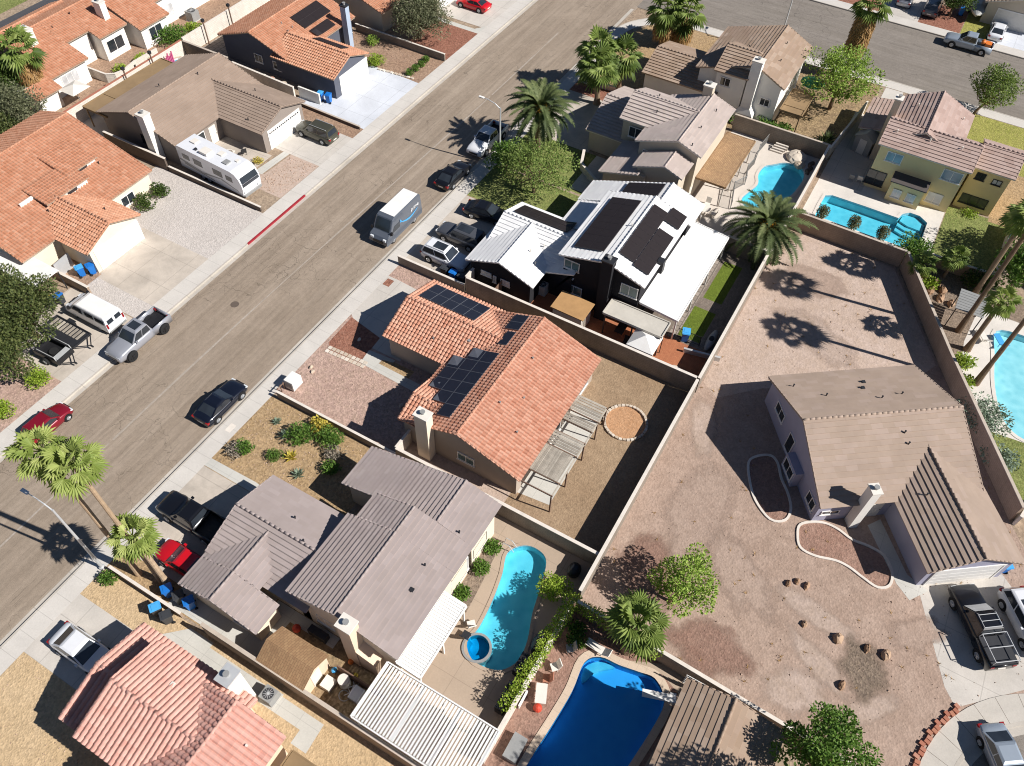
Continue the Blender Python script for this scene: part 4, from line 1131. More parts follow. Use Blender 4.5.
def slat_cover(name, label, x0, x1, y0, y1, z, axis, step, sw, mat='white_metal', posts=(), cat='patio cover', beams=True, tilt=0, gapz=.05, solid=False, postm=None, group=None, zf=None):
    """patio cover: rim beams, slats, posts"""
    root = T(name, label, cat, (x0+x1)/2, (y0+y1)/2, 0, 0, group)
    s = MB(); zf = zf or (lambda xx, yy: z)
    if axis == 'y':
        n = int((x1-x0)/step)
        for i in range(n):
            a = x0+(x1-x0)*(i+.5)/n; s.prism([(a-sw/2,y0+.08),(a+sw/2,y0+.08),(a+sw/2,y1-.08),(a-sw/2,y1-.08)], lambda p: zf(*p)-.02, lambda p: zf(*p)+.04)
    else:
        n = int((y1-y0)/step)
        for i in range(n):
            a = y0+(y1-y0)*(i+.5)/n; s.prism([(x0+.08,a-sw/2),(x1-.08,a-sw/2),(x1-.08,a+sw/2),(x0+.08,a+sw/2)], lambda p: zf(*p)-.02, lambda p: zf(*p)+.04)
    O('slat_panel', s, M[mat], root)
    if solid:
        q = MB(); q.prism(rect(x0+.06,x1-.06,y0+.06,y1-.06), lambda p: zf(*p)-.06, lambda p: zf(*p)-.024); O('deck_panel', q, M[mat], root)
    if beams:
        b = MB(); t = .09
        for (xa, xb, ya, yb) in ((x0,x1,y0-t/2,y0+t/2),(x0,x1,y1-t/2,y1+t/2)): b.prism(rect(xa,xb,ya,yb), lambda p: zf(*p)-.16, lambda p: zf(*p)+.07)
        for (xa, xb, ya, yb) in ((x0-t/2,x0+t/2,y0+t/2,y1-t/2),(x1-t/2,x1+t/2,y0+t/2,y1-t/2)): b.prism(rect(xa,xb,ya,yb), lambda p: zf(*p)-.158, lambda p: zf(*p)+.068)
        O('beam', b, M[mat], root)
    for px, py in posts:
        p = MB(); p.box(px-.06,px+.06,py-.06,py+.06,0,zf(px,py)-.16); O('post', p, M[postm or mat], root)
    return root
def fence_run(label, pts, h=1.5, mat='dark', step=.12, name='metal_fence', cat='fence', group=None):
    root = T(name, label, cat, pts[0][0], pts[0][1], 0, 0, group)
    k = 0
    for a, b in zip(pts, pts[1:]):
        a, b = Vector(a), Vector(b); L = (b-a).length; d = (b-a)/L; ang = math.atan2(d.y, d.x)
        m = MB(); n = int(L/step)
        for i in range(n): p = a+d*(L*(i+.5)/n); m.obox(p, .012, .012, .08, h, ang)
        c = (a+b)/2
        for z in (.12, h-.08): m.obox(c, L/2, .02, z, z+.04, ang)
        O('bar_panel', m, M[mat], root)
        p = MB(); p.obox(a, .035, .035, 0, h+.05, ang); O('post', p, M[mat], root)
    return root
# ------------------------------------------------------------------ the ground and what lies on it
POOL_B = smoothloop([(24.0,11.4),(24.25,10.3),(23.7,9.35),(21.6,8.75),(19.8,8.35),(18.1,7.75),(16.6,7.6),(15.5,8.2),(15.1,9.2),(15.1,10.3),(15.9,11.15),(17.2,11.0),(19.3,11.2),(21.3,11.6),(22.9,12.1)], 4)
POOL_E = smoothloop([(78.2,9.3),(77.2,10.35),(76.3,11.1),(74.6,11.2),(73.0,10.7),(71.2,11.1),(69.7,11.3),(68.8,10.2),(70.5,8.3),(72.5,7.3),(74.5,6.9),(77.0,6.9),(78.3,7.8)], 4)
POOL_H = [(71.3,4.0),(71.2,-1.0),(71.2,-6.1),(73.8,-6.25),(76.2,-6.2),(76.9,-5.3),(76.9,-4.3),(76.3,-3.7),(75.4,-3.5),(75.45,0),(75.4,3.4),(75.0,4.0),(73.2,4.05)]
POOL_I = smoothloop([(18.7,3.75),(19.55,3.0),(19.7,1.7),(19.95,.4),(20.1,-.7),(19.3,-1.7),(18.1,-1.9),(15.2,-1.55),(12,-1.0),(9.5,-.4),(9.0,1.8),(9.4,3.8),(11.5,3.95),(14,3.75),(16.6,3.6)], 4)
POOL_J = smoothloop([(64.3,-14.9),(65.0,-17.2),(64.5,-20.0),(59,-21.5),(54,-21),(53.0,-18.9),(54.2,-17.1),(57.5,-15.9),(61,-15.3)], 4)
H_B, H_E, H_H, H_I, H_J = (offset(p, .06) for p in (POOL_B, POOL_E, POOL_H, POOL_I, POOL_J))
HOLES = [H_B, H_E, H_H, H_I, H_J]
sheet('ground', 'soil', rect(-500, 700, -500, 700), -.17, HOLES)
RB = [(-140,37.35),(92.6,37.35)]+[(92.6+8.3*math.sin(t*PI/24), 29.05+8.3*math.cos(t*PI/24)) for t in range(1, 12)]+[(100.9,29.05),(100.9,-120),(-140,-120)]
sheet('lot_ground', 'soil', RB, 0, HOLES, .16)
sheet('lot_ground', 'soil', [(-140,49.9),(220,49.9),(220,260),(-140,260)], 0, (), .16)
sheet('lot_ground', 'soil', [(115.5,-120),(260,-120),(260,37.35),(115.5,37.35)], 0, (), .16)
sheet('road', 'asphalt', rect(-140, 260, 37.2, 50.0), -.13)
sheet('road', 'asphalt_side', rect(100.8, 115.6, -120, 37.4), -.126)
sheet('road', 'asphalt_far', [(20,97.0),(80,98.8),(80,103.6),(20,104.2)], .008)
m = MB()
q = random.Random(3)
x = -20
while x < 88:                                         # the worn construction joint down the middle of the road
    L = q.uniform(2.5, 6); y = 43.45+math.sin(x*.06)*.35; w = q.uniform(.05, .1)
    y2 = 43.45+math.sin((x+L)*.06)*.35
    m.face([(x,y-w,-.122),(x+L,y2-w,-.122),(x+L,y2+w,-.122),(x,y+w,-.122)]); x += L+q.choice([0,0,0,0,.4])
O('road_seam', m, M['seam'], kind='structure')
# pavements with their kerbs
RBs = [(-140,37.28),(92.6,37.28)]+[(92.6+8.22*math.sin(t*PI/24), 29.05+8.22*math.cos(t*PI/24)) for t in range(1, 12)]+[(100.82,29.05),(100.82,-120)]
RBi = [(-140,35.85),(92.6,35.85)]+[(92.6+6.6*math.sin(t*PI/24), 29.05+6.8*math.cos(t*PI/24)) for t in range(1, 12)]+[(99.2,29.05),(99.2,-120)]
sheet('pavement', 'walk', RBs+RBi[::-1], .02)
sheet('pavement', 'walk', rect(-140, 220, 49.97, 51.6), .02)
sheet('pavement', 'walk_y', rect(115.58, 117.3, -120, 37), .02)
def kerb(pts, wd, zt):
    m = MB()
    for a, b in zip(pts, pts[1:]):
        a, b = Vector(a), Vector(b); d = (b-a).normalized(); n = Vector((-d.y, d.x))
        m.prism([tuple(a-n*wd/2), tuple(b-n*wd/2), tuple(b+n*wd/2), tuple(a+n*wd/2)], -.16, zt)
    O('kerb', m, M['kerb'], kind='structure')
kerb([(-140,37.36),(92.6,37.36)]+[(92.6+8.3*math.sin(t*PI/24), 29.05+8.3*math.cos(t*PI/24)) for t in range(1, 12)]+[(100.9,29.05),(100.9,-120)], .15, .03)
kerb([(-140,49.9),(220,49.9)], .15, .03); kerb([(115.5,-120),(115.5,37)], .15, .03)
sheet('gutter', 'kerb', rect(-140, 92, 36.95, 37.28), -.1235) if False else None
sheet('gutter', 'kerb', rect(-140, 100, 37.44, 37.85), -.124)
sheet('gutter', 'kerb', rect(-140, 100, 49.42, 49.82), -.124)
m = MB(); m.box(38.1, 46.7, 49.81, 49.985, -.155, .036); O('red_kerb_marking', m, M['red_paint'], kind='structure')

Z1, Z2, Z3, Z4 = .004, .008, .012, .016
# ---- bottom left lot (pink roof)
sheet('gravel_yard', 'gravel_beige', rect(-20, 7.5, 6, 35.85), Z1)
sheet('driveway', 'drive', rect(.6, 5.25, 27, 35.86), Z2)
sheet('garden_path', 'path', [(6.0,29.0),(7.3,27.6),(7.3,25.6),(6.95,25.6),(6.9,16.1),(5.0,16.0),(5.0,17.2),(5.9,17.2),(5.9,21.6),(5.4,21.6),(5.4,23.3),(6.0,23.3),(6.0,25.7),(5.2,25.7),(5.2,29.0)], Z3)
# ---- lot with the grey roof and pool
sheet('gravel_yard', 'gravel_tan', rect(7.7, 25.2, 23.9, 35.86), Z1)
sheet('driveway', 'drive_tan', rect(9.2, 17.3, 24, 35.87), Z2)
sheet('driveway_strip', 'path', [(17.35,35.87),(18.1,35.87),(18.2,31.5),(18.0,29.0),(17.35,29.0)], Z3)
sheet('side_yard', 'yard_dark', rect(7.7, 12.2, 13.3, 22.6), Z2)
sheet('side_path', 'path', [(7.8,30.2),(9.2,30.2),(9.2,23.9),(11.8,23.9),(11.8,18.6),(11.0,18.6),(11.0,22.2),(7.8,22.4)], Z3)
sheet('pool_deck', 'deck_pink', rect(11.4, 25.2, 6.3, 14.2), Z2, [H_B])
sheet('side_yard', 'deck_pink', rect(24.2, 25.2, 14.2, 23.9), Z2)
sheet('planting_bed', 'gravel_gray', [(17.4,13.7),(23.5,13.7),(23.5,13.2),(22.2,12.75),(20.0,12.5),(17.6,12.3)], Z3)
# ---- lot with the orange roof
sheet('gravel_yard', 'gravel_pink', rect(25.5, 43.4, 24, 35.86), Z1)
sheet('driveway', 'drive', [(35.9,35.87),(41.6,35.87),(41.6,34.6),(41.2,29.0),(33.6,29.0),(33.6,32.0),(34.2,33.4)], Z2)
sheet('red_gravel', 'gravel_red', [(31.9,31.7),(33.4,31.9),(34.9,32.0),(35.6,35.6),(32.2,35.5),(31.4,34.8)], Z3)
sheet('red_gravel', 'gravel_red', rect(40.4, 41.3, 35.0, 35.7), Z3)
sheet('garden_path', 'path', [(31.75,31.8),(33.3,32.0),(33.5,29.4),(33.2,29.4),(33.0,30.4),(32.5,30.4),(32.4,25.8),(31.5,25.8)], Z4)
sheet('gravel_strip', 'gravel_tan', rect(32.42, 33.3, 27.3, 30.35), Z3)
sheet('bare_earth', 'dirt_light', rect(25.5, 27.6, 14, 24), Z2)
sheet('back_yard', 'dry_grass', rect(25.5, 43.4, 6.15, 14.4), Z2)
sheet('back_yard', 'dry_grass', rect(39.5, 43.4, 14.4, 24), Z2)
sheet('patio_slab', 'path', [(27.6,14.2),(37.5,14.2),(37.4,11.5),(27.9,11.4)], Z3)
sheet('fire_pit_sand', 'sand', blob(37.75, 9.65, 1.62, 1.62, 18, .02), Z3)
# ---- lot with the black house
sheet('driveway', 'gravel_brown', rect(43.6, 55.5, 28.5, 35.86), Z1)
sheet('driveway', 'drive_tan', rect(44.4, 55.3, 26.0, 35.87), Z2)
sheet('lawn', 'lawn', [(55.4,35.86),(61.3,35.86),(61.3,24.0),(55.4,25.5)], Z1, kind='structure')
sheet('terracotta_paving', 'terracotta_tile', rect(43.7, 48.2, 6.2, 26.5), Z2)
sheet('paved_yard', 'block_paving', rect(48.2, 61.4, 6.2, 14), Z1)
sheet('artificial_turf', 'turf', rect(54.4, 60.0, 7.7, 9.5), Z2); sheet('artificial_turf', 'turf', rect(48.9, 53.0, 7.7, 9.75), Z2)
sheet('turf_strip', 'pavers', rect(48.4, 60.2, 9.78, 10.5), Z2)
# ---- two-storey mauve roof
sheet('lawn', 'lawn', rect(61.6, 68.4, 24.5, 35.86), Z1)
sheet('driveway', 'drive_tan', rect(68.4, 78.2, 28.5, 35.87), Z2)
sheet('courtyard', 'drive', rect(62.0, 68.4, 20, 27.4), Z3)
sheet('red_gravel', 'gravel_red', [(78.2,35.8),(81.0,35.8),(81.0,28),(78.2,28)], Z2)
sheet('pool_deck', 'deck_pale', rect(61.7, 80.9, 6.0, 16.4), Z1, [H_E])
# ---- corner lot
sheet('corner_yard', 'gravel_tan', [(81.1,35.8),(92.6,35.8),(97.2,33.8),(99.1,29),(99.1,20),(81.1,24)], Z1)
sheet('back_yard', 'yard_dark', rect(81.1, 99.1, 4.2, 20), Z2)
# ---- pale yellow house
sheet('pool_deck', 'deck_white', rect(69.6, 80.6, -7.4, 5.4), Z1, [H_H])
sheet('concrete_yard', 'drive', rect(77.6, 92, .9, 5.4), Z2)
sheet('lawn', 'lawn', rect(70.2, 80.3, -13.6, -7.5), Z1)
sheet('lawn', 'lawn_dry', rect(89.5, 99.1, -22, -6.1), Z1)
sheet('front_path', 'walk_y', rect(89.5, 99.1, 1.5, 3.6), Z2)
sheet('side_yard', 'gravel_tan', rect(79.8, 89.4, -24, -11.5), Z2)
# ---- big bare lot of the tan house
LOT = [(22.1,6.0),(61.4,5.95),(68.3,4.1),(67.9,-5.0),(57.4,-11.2),(44.6,-19.0),(36,-25.5),(20,-30),(20.6,-8),(21.9,-1.5)]
sheet('bare_lot', 'dirt_pink', LOT, Z1)
sheet('bare_lot_north', 'dirt_light', [(45.0,5.8),(61.2,5.8),(68.1,4.0),(67.7,-4.9),(57.3,-11.0),(54,-9.5),(50.5,-5),(47,1.2),(44,4.2)], Z2)
soft_patch('red_gravel_patch', 'soft_red', blob(27.2, 2.4, 2.6, 2.2, 14, .22, .4, 5), Z2)
soft_patch('red_gravel_patch', 'soft_red', blob(23.8, -3.0, 2.0, 3.0, 12, .25, .2, 9), Z2)
soft_patch('bare_track', 'soft_light', blob(29.8, -8.8, .9, 3.4, 16, .12, -.2, 21), Z2)
soft_patch('bare_track', 'soft_light', blob(26.6, -9.6, .9, 2.6, 14, .14, -.5, 22), Z2)
soft_patch('bare_track', 'soft_light', blob(25.4, -13.6, .8, 2.2, 14, .14, .9, 23), Z2)
soft_patch('gray_gravel_patch', 'soft_gray', blob(27.7, -12.4, 2.0, 1.55, 12, .2, .3, 8), Z2)
BED1 = smoothloop([(40.2,-.7),(39.3,-.3),(37.8,-.9),(36.3,-1.9),(35.3,-3.4),(35.8,-4.4),(36.9,-4.5),(38.1,-3.9),(39.2,-3.0),(40.4,-2.3),(40.8,-1.6)], 4)
BED2 = smoothloop([(35.1,-5.6),(36.0,-5.5),(36.7,-6.2),(37.1,-7.1),(37.1,-8.1),(36.8,-9.2),(36.9,-10.4),(36.7,-11.6),(35.7,-12.4),(34.6,-12.5),(34.0,-11.8),(34.2,-10.7),(34.5,-9.6),(34.5,-8.6),(34.1,-7.2),(34.2,-6.1)], 4)
for k_, (x_, y_, a_, b_, s_) in enumerate(((33,1.5,5,2.2,3),(41,4.2,3,1.2,4),(30,-3,3.5,1.6,5),(55,-1,4,2,6),(62,1,3,2,7),(24,-9,2.2,1.6,8),(32,-15,2,1.2,9))): soft_patch('pale_earth', 'soft_light' if k_ % 2 else 'soft_track', blob(x_, y_, a_, b_, 14, .2, .4*k_, s_), Z2)
for nm, bd in (('upper', BED1), ('lower', BED2)):
    sheet('gravel_bed', 'dirt_red', bd, Z3)
    m = MB(); o, i = offset(bd, .09), offset(bd, -.09)
    for k in range(len(bd)):
        j = (k+1) % len(bd)
        m.face([(*i[k],.1),(*o[k],.1),(*o[j],.1),(*i[j],.1)], .5); m.face([(*o[k],.1),(*o[k],0),(*o[j],0),(*o[j],.1)], .5); m.face([(*i[k],0),(*i[k],.1),(*i[j],.1),(*i[j],0)], .5)
    O('bed_edging', m, M['cap_white'], label='white concrete edging around the red bed '+('at the gable end of the tan house' if nm == 'upper' else 'below the white leaning chimney'), cat='garden edging')
# ---- front of the tan house: path, drive, ring pavement, turning circle
CC = (22.5, -27.5)
sheet('front_path', 'path', [(38.6,-9.9),(39.6,-10.6),(36.1,-13.4),(35.6,-15.0),(34.2,-14.0),(35.0,-12.9)], Z3)
sheet('driveway', 'drive', [(36.1,-14.0),(39.8,-19.2),(34.6,-25.0),(28.3,-18.3),(29.3,-17.4)], Z2)
def ring(r0, r1, a0, a1, n=40):
    return [(CC[0]+r1*math.cos(a0+(a1-a0)*i/n), CC[1]+r1*math.sin(a0+(a1-a0)*i/n)) for i in range(n+1)]+[(CC[0]+r0*math.cos(a1-(a1-a0)*i/n), CC[1]+r0*math.sin(a1-(a1-a0)*i/n)) for i in range(n+1)]
sheet('pavement', 'cul', ring(8.7, 10.55, -.5, 2.9), .05, (), .06)
m = MB()
for k in range(-2, 14):
    a = .12+k*.155; m.prism([(CC[0]+r*math.cos(a+s*.0012), CC[1]+r*math.sin(a+s*.0012)) for r, s in ((8.72,-1),(10.54,-1),(10.54,1),(8.72,1))], .05, .053)
O('pavement_joint', m, M['block_dark'], kind='structure')
sheet('kerb', 'kerb', ring(8.62, 8.86, -.5, 2.9), .056, (), .06)
sheet('gutter', 'kerb', ring(8.1, 8.62, -.5, 2.9), .014)
sheet('road', 'asphalt_side', [(CC[0]+8.15*math.cos(2*PI*i/64), CC[1]+8.15*math.sin(2*PI*i/64)) for i in range(64)], .01)
# ---- dark blue pool lot (bottom)
sheet('gravel_yard', 'dirt_red', [(9,6.5),(22.0,6.2),(21.9,-1.5),(21.0,-8.0),(9,-8)], Z2, [H_I])
sheet('pool_deck', 'deck_pink', [(21.3,-.9),(20.2,1.5),(20.6,-1.0),(20.0,-2.4),(17.5,-2.6),(9,-1.6),(9,-8),(21.0,-8.0),(21.7,-3.5)], Z3, [H_I] if False else ())
# ---- yard with the pale pool (right edge)
sheet('pool_deck', 'deck_white', [(66.5,-13.0),(66.5,-23),(50,-23),(52.6,-14.9),(57.3,-13.0),(61.5,-12.6)], Z2, [H_J])
sheet('planting_bed', 'gravel_gray', [(67.6,-5.4),(70.0,-5.6),(70.0,-22),(66.5,-22),(66.5,-13.0),(61.5,-12.6),(57.3,-13.0),(52.6,-14.9),(50,-17),(46.2,-18.8),(57.5,-11.6)], Z1)
sheet('lawn', 'lawn', [(52.4,-16.2),(53.0,-23),(44,-23),(46.5,-18.8)], Z3)
# ---- across the road
sheet('gravel_drive', 'gravel_white', rect(25.6, 42.3, 51.6, 60.6), Z1)
sheet('driveway', 'drive_tan', rect(27.5, 34.6, 51.55, 60), Z2)
sheet('front_yard', 'gravel_white', rect(34.6, 42.3, 60, 66), Z1)
sheet('side_yard', 'gravel_brown', rect(25.6, 28.0, 58.5, 76), Z2)
sheet('parking_pad', 'drive_tan', rect(17.4, 25.5, 51.55, 59.5), Z1)
sheet('red_earth', 'gravel_pink', rect(8.0, 17.4, 51.6, 56.5), Z2)
sheet('earth_patch', 'dirt_light', [(45.0,51.65),(51.2,51.65),(51.2,55.4),(47.2,55.6),(45.0,58.5)], Z2)
sheet('driveway', 'drive', rect(51.2, 57.0, 51.55, 58), Z2)
sheet('front_path', 'path', [(47.2,56.8),(51.2,56.4),(51.2,55.6),(47.0,55.8),(45.8,60.5),(46.8,60.5)], Z3)
sheet('courtyard', 'drive_tan', rect(44.4, 50, 57, 63.5), Z1)
sheet('gravel_strip', 'gravel_brown', rect(57.0, 59.0, 51.6, 60), Z2)
sheet('driveway', 'drive_new', [(59.0,51.55),(69.8,51.55),(70.2,58.5),(59.0,62.0)], Z2)
sheet('front_yard', 'gravel_brown', [(69.85,51.6),(75.4,51.6),(75.4,66),(70.2,66)], Z2)
sheet('red_gravel', 'gravel_red', [(75.8,51.6),(84.0,51.6),(84.0,58),(75.8,58)], Z2)
sheet('front_path', 'path', [(84.0,60),(84.0,52.6),(85.4,51.6),(84.8,51.55),(83.2,51.6),(83.2,60)], Z3)
sheet('driveway', 'drive', rect(84.8, 95, 51.55, 62), Z2)
sheet('back_yard', 'deck_pale', rect(42.6, 59.8, 70, 78.6), Z1)
sheet('paved_yard', 'pavers', rect(60.0, 75, 70, 78.4), Z1)
sheet('planting_bed', 'gravel_brown', rect(44, 75, 78.9, 90), Z1)
sheet('lawn', 'lawn', rect(20, 80, 105.4, 130), Z2)
# ---- beyond the side street
sheet('driveway', 'drive_new', rect(117.2, 126, -12, -5.2), Z2)
sheet('lawn', 'lawn_dry', rect(117.2, 126, -5.1, -1.6), Z2); sheet('lawn', 'lawn', rect(117.2, 126, -30, -12.1), Z2)
sheet('red_gravel', 'gravel_red', rect(117.2, 124, -1.5, 4), Z2); sheet('driveway', 'drive', rect(117.2, 130, 3.9, 9), Z3)
sheet('red_gravel', 'gravel_red', rect(117.2, 130, 9, 22), Z2)

# ------------------------------------------------------------------ pools
pool('freeform turquoise pool with a small round spa beside the gray roof', POOL_B, .75, 'water', 'plaster', coping='deck_pink', cw=.25)
sp = MB(); c = (15.9, 10.4)
n = 28
for i in range(n):
    a0, a1 = 2*PI*i/n, 2*PI*(i+1)/n
    P = lambda r, a, z: (c[0]+r*math.cos(a), c[1]+r*math.sin(a), z)
    sp.face([P(.86,a0,.1),P(1.02,a0,.1),P(1.02,a1,.1),P(.86,a1,.1)], .5); sp.face([P(1.02,a0,.1),P(1.02,a0,-.7),P(1.02,a1,-.7),P(1.02,a1,.1)], .5); sp.face([P(.86,a0,-.58),P(.86,a0,.1),P(.86,a1,.1),P(.86,a1,-.58)], .5)
spa = O('round_spa', sp, M['gray'], label='small round spa in the corner of the turquoise pool', cat='spa')
b = MB(); b.cyl(c, .855, -.6, -.55, 24); b.prism([(c[0]+r*math.cos(t*.2+1.2), c[1]+r*math.sin(t*.2+1.2)) for r in (.85,) for t in range(15)]+[(c[0]+.45*math.cos(t*.2+1.2), c[1]+.45*math.sin(t*.2+1.2)) for t in range(14, -1, -1)], -.55, -.15)
O('bench', b, M['plaster_mid'], spa); b = MB(); b.cyl(c, .857, .03, .04, 24); O('water', b, M['water'], spa)
pool('turquoise pool with rock slide behind the curved metal fence', POOL_E, .75, 'water', 'plaster', coping='deck_pale')
H_STEPS = [([(71.3,-6.0),(74.2,-6.15),(74.0,-5.1),(71.3,-5.0)], -.3), ([(71.3,-4.95),(74.0,-5.05),(73.9,-4.4),(71.3,-4.4)], -.6)]
pool('long turquoise pool with corner steps below the pale yellow house', POOL_H, .95, 'water', 'plaster', coping='deck_white', steps=[([(75.0,-6.1),(76.1,-6.1),(76.8,-5.2),(76.8,-4.3),(76.3,-3.8),(75.5,-3.7),(75.1,-4.6)], -.3), ([(74.3,-6.1),(74.98,-6.1),(75.08,-4.6),(75.4,-3.6),(74.9,-3.6),(74.5,-4.6)], -.5), ([(73.6,-6.1),(74.28,-6.1),(74.48,-4.6),(74.85,-3.6),(74.3,-3.6),(73.9,-4.6)], -.7)])
pool('deep blue pool with diving board and pale curved coping', POOL_I, .8, 'water_deep', 'plaster_dark', cw=.5, tile='tile_dark', steps=[(smoothloop([(18.5,3.65),(19.4,3.0),(19.6,1.9),(19.2,2.3),(18.6,2.9),(17.6,3.3)], 3), -.5)])
pool('pale blue rippled pool under the leaning palms', POOL_J, .7, 'water_pale', 'plaster', coping='deck_white')
# ------------------------------------------------------------------ houses (street runs along x; sizes in metres)
# pink tiled house, bottom left
h = House('house', 'house with pink barrel tile roof at the bottom left corner', 2, 22, roof='t_pink', style='s', wall='st_peach', fascia='fascia_white', cw=.35, amp=.12)
h.gable('y', 19.6, 29.0, -1.0, 2.75, 2.3, 3.75, 5.6, 2.75)
h.gable('y', 19.6, 26.65, -1.25, 4.25, 1.95, 5.3, 5.0, 4.3, wall=True)
h.gable('x', -6, 4.7, 16.3, 4.25, 19.5, 5.5, 23.3, 4.0)
h.garage_door('+y', (2.3, 28.7), 4.9); h.window('+x', (5.3, 25.5), 1.4, 1.5, 1.1)
h.chimney(5.05, 6.1, 20.7, 21.6, 5.0, 'st_white', cap='galv')
h.vents([(3.6, 23.6), (3.2, 17.6)], 'offwhite'); h.finish()
slat_cover('patio_cover', 'flat tan patio roof behind the pink tiled house', -2, 4.5, 12.4, 16.0, 2.7, 'y', 3.25, 3.24, 'felt_tan', [(4.3, 12.6), (-1.8, 12.6)], solid=True)

# gray-brown flat tiled house with the pool
h = House('house', 'house with gray brown flat tiles beside the turquoise pool and spa', 16, 19, roof='t_graybrown', style='flat', wall='st_cream', fascia='fascia_brown', cl=.36, lift=.078)
h.gable('x', 20.36, 24.05, 13.38, 4.05, 16.2, 4.9, 24.5, 2.7, ov=.35, rake=(False, True))
h.gable('x', 18.16, 20.3, 13.4, 4.06, 17.95, 5.36, 21.25, 4.3, ov=.35, ovb=(0, .25), rake=(False, True))
h.gable('x', 11.6, 18.12, 13.42, 4.05, 17.95, 5.36, 22.0, 4.08, ov=.35, ovb=(.25, 0), rake=(False, True))
h.gable('y', 20.6, 29.2, 11.45, 2.7, 14.85, 3.85, 18.3, 2.7)
h.gable('x', 8.75, 11.0, 22.55, 2.45, 26.0, 3.66, 29.1, 2.56, ovb=(.3, 0)); h.gable('x', 11.03, 14.8, 24.1, 3.0, 26.0, 3.66, 29.1, 2.56, ovb=(0, 0), wall=False)
h.garage_door('+y', (14.9, 28.9), 4.9)
h.chimney(11.0, 11.85, 16.3, 17.3, 5.75, 'st_peach', base=(11.05, 11.9, 14.9, 17.4, 1.9), cap='offwhite')
h.window('-x', (11.88, 19.6), 1.5, 1.4, 1.1); h.window('-y', (21.8, 13.78), 1.5, 1.8, 1.3, glass='glass_pale'); h.window('-y', (19.2, 13.8), 1.4, 2.2, 1.9, glass='glass_pale'); h.window('-x', (9.03, 24.5), 1.4, 1.2, 1.0)
h.vents([(17.4, 15.2), (20.6, 14.6), (15.6, 15.0), (15.0, 23.4), (16.2, 25.2)], 'dark'); h.finish()

# orange barrel tile house with blue-black solar panels
h = House('house', 'single storey house with orange barrel tiles and framed solar panels', 34, 20, roof='t_terra', style='s', wall='st_tan', fascia='fascia_tan', amp=.11)
h.gable('x', 27.1, 40.55, 13.6, 2.7, 18.98, 4.68, 24.3, 2.7)
h.gable('y', 20.8, 30.35, 33.45, 2.7, 37.2, 4.02, 41.0, 2.7)
h.gable('y', 21.6, 24.36, 27.14, 2.8, 29.25, 3.5, 31.4, 2.8, ov=.35, ovb=(.1,.2))
h.garage_door('+y', (37.2, 30.06), 4.9)
h.chimney(26.55, 27.35, 21.2, 22.3, 5.35, 'st_cream', cap='offwhite')
h.window('-x', (27.38, 18.4), 1.5, 1.5, .95, glass='glass_green'); h.window('-y', (38.3, 13.98), 1.4, 1.9, 1.2); h.window('-y', (33.2, 13.97), 1.15, 2.4, 2.1, glass='glass'); h.door('+y', (32.4, 23.9))
h.solar(37.85, 40.5, 24.1, 29.6, 2, 5)
h.solar(28.3, 35.6, 20.35, 23.9, 6, 3, skip=((0, 2), (1, 2), (0, 1), (5, 2)))
h.solar(36.6, 38.2, 20.3, 21.1, 1, 1); h.solar(38.5, 40.3, 20.25, 21.5, 2, 1)
h.vents([(34.9, 26.2), (36.0, 23.4), (33.0, 16.6), (36.5, 17.8), (30.2, 15.6), (31.4, 17.8)], 'gray'); h.finish()

# black house, white roof
h = House('house', 'black stucco house with white roof and plain dark solar panels', 52, 20, roof='t_white', style='flat', wall='st_black', fascia='fascia_white', cl=.42, lift=.055)
h.gable('y', 19.8, 28.9, 47.6, 2.72, 51.0, 4.0, 54.4, 2.72)
h.gable('x', 44.8, 51.0, 22.35, 2.7, 25.86, 4.02, 29.32, 2.7)
h.gable('x', 47.4, 57.55, 13.2, 5.3, 16.75, 6.4, 21.3, 5.15)
h.gable('x', 57.6, 61.0, 13.0, 4.6, 16.4, 5.75, 24.4, 2.8)
h.gable('x', 53.0, 57.55, 16.9, 5.1, 16.9, 5.1, 24.3, 2.8, sl=(False, True))
h.gable('x', 47.1, 53.0, 19.5, 3.8, 19.6, 3.8, 22.42, 2.76, sl=(False, True), ovb=(.35, 0))
h.shed([(47.0, 22.4, 2.72), (47.0, 20.8, 3.1), (54.6, 20.8, 3.1), (54.6, 24.0, 2.6), (51, 24.0, 2.6), (48, 22.4, 2.72)]) if False else None
h.window('-x', (47.68, 20.1), 4.25, 1.5, 1.0, glass='glass_green'); h.window('-x', (47.68, 19.7), 1.45, 1.7, 1.0, glass='glass_green'); h.window('-x', (47.68, 14.55), 4.0, 1.6, 1.2, glass='glass_green')
h.window('-x', (45.08, 27.3), 1.75, 1.1, .5, glass='glass_pale'); h.window('-x', (45.08, 25.3), 1.6, .95, .6, glass='glass_pale', mull=2); h.window('-x', (45.08, 26.4), 1.5, .35, .8, glass='glass_pale', mull=0)
h.window('-y', (55, 13.58), 1.5, 1.8, 1.2); h.garage_door('+y', (51, 28.62), 4.9)
h.chimney(46.85, 47.68, 16.1, 17.1, 6.9, 'st_black', cap='dark')
b = h.mb(); b.box(50.6, 51.2, 12.9, 13.5, 4.4, 5.7); h.part('chimney_stub', b, 'dark')
h.solar(48.6, 56.4, 17.7, 20.5, 8, 2, 'solar_black', 'solar_frame_black'); h.solar(49.0, 56.4, 15.0, 16.45, 8, 1, 'solar_black', 'solar_frame_black'); h.solar(48.7, 54.2, 13.45, 14.95, 6, 1, 'solar_black', 'solar_frame_black')
h.solar(55.4, 57.4, 13.5, 15.0, 2, 1, 'solar_black', 'solar_frame_black'); h.solar(57.8, 60.6, 17.0, 20.6, 3, 2, 'solar_black', 'solar_frame_black'); h.solar(51.6, 53.7, 22.6, 28.2, 2, 5, 'solar_black', 'solar_frame_black')
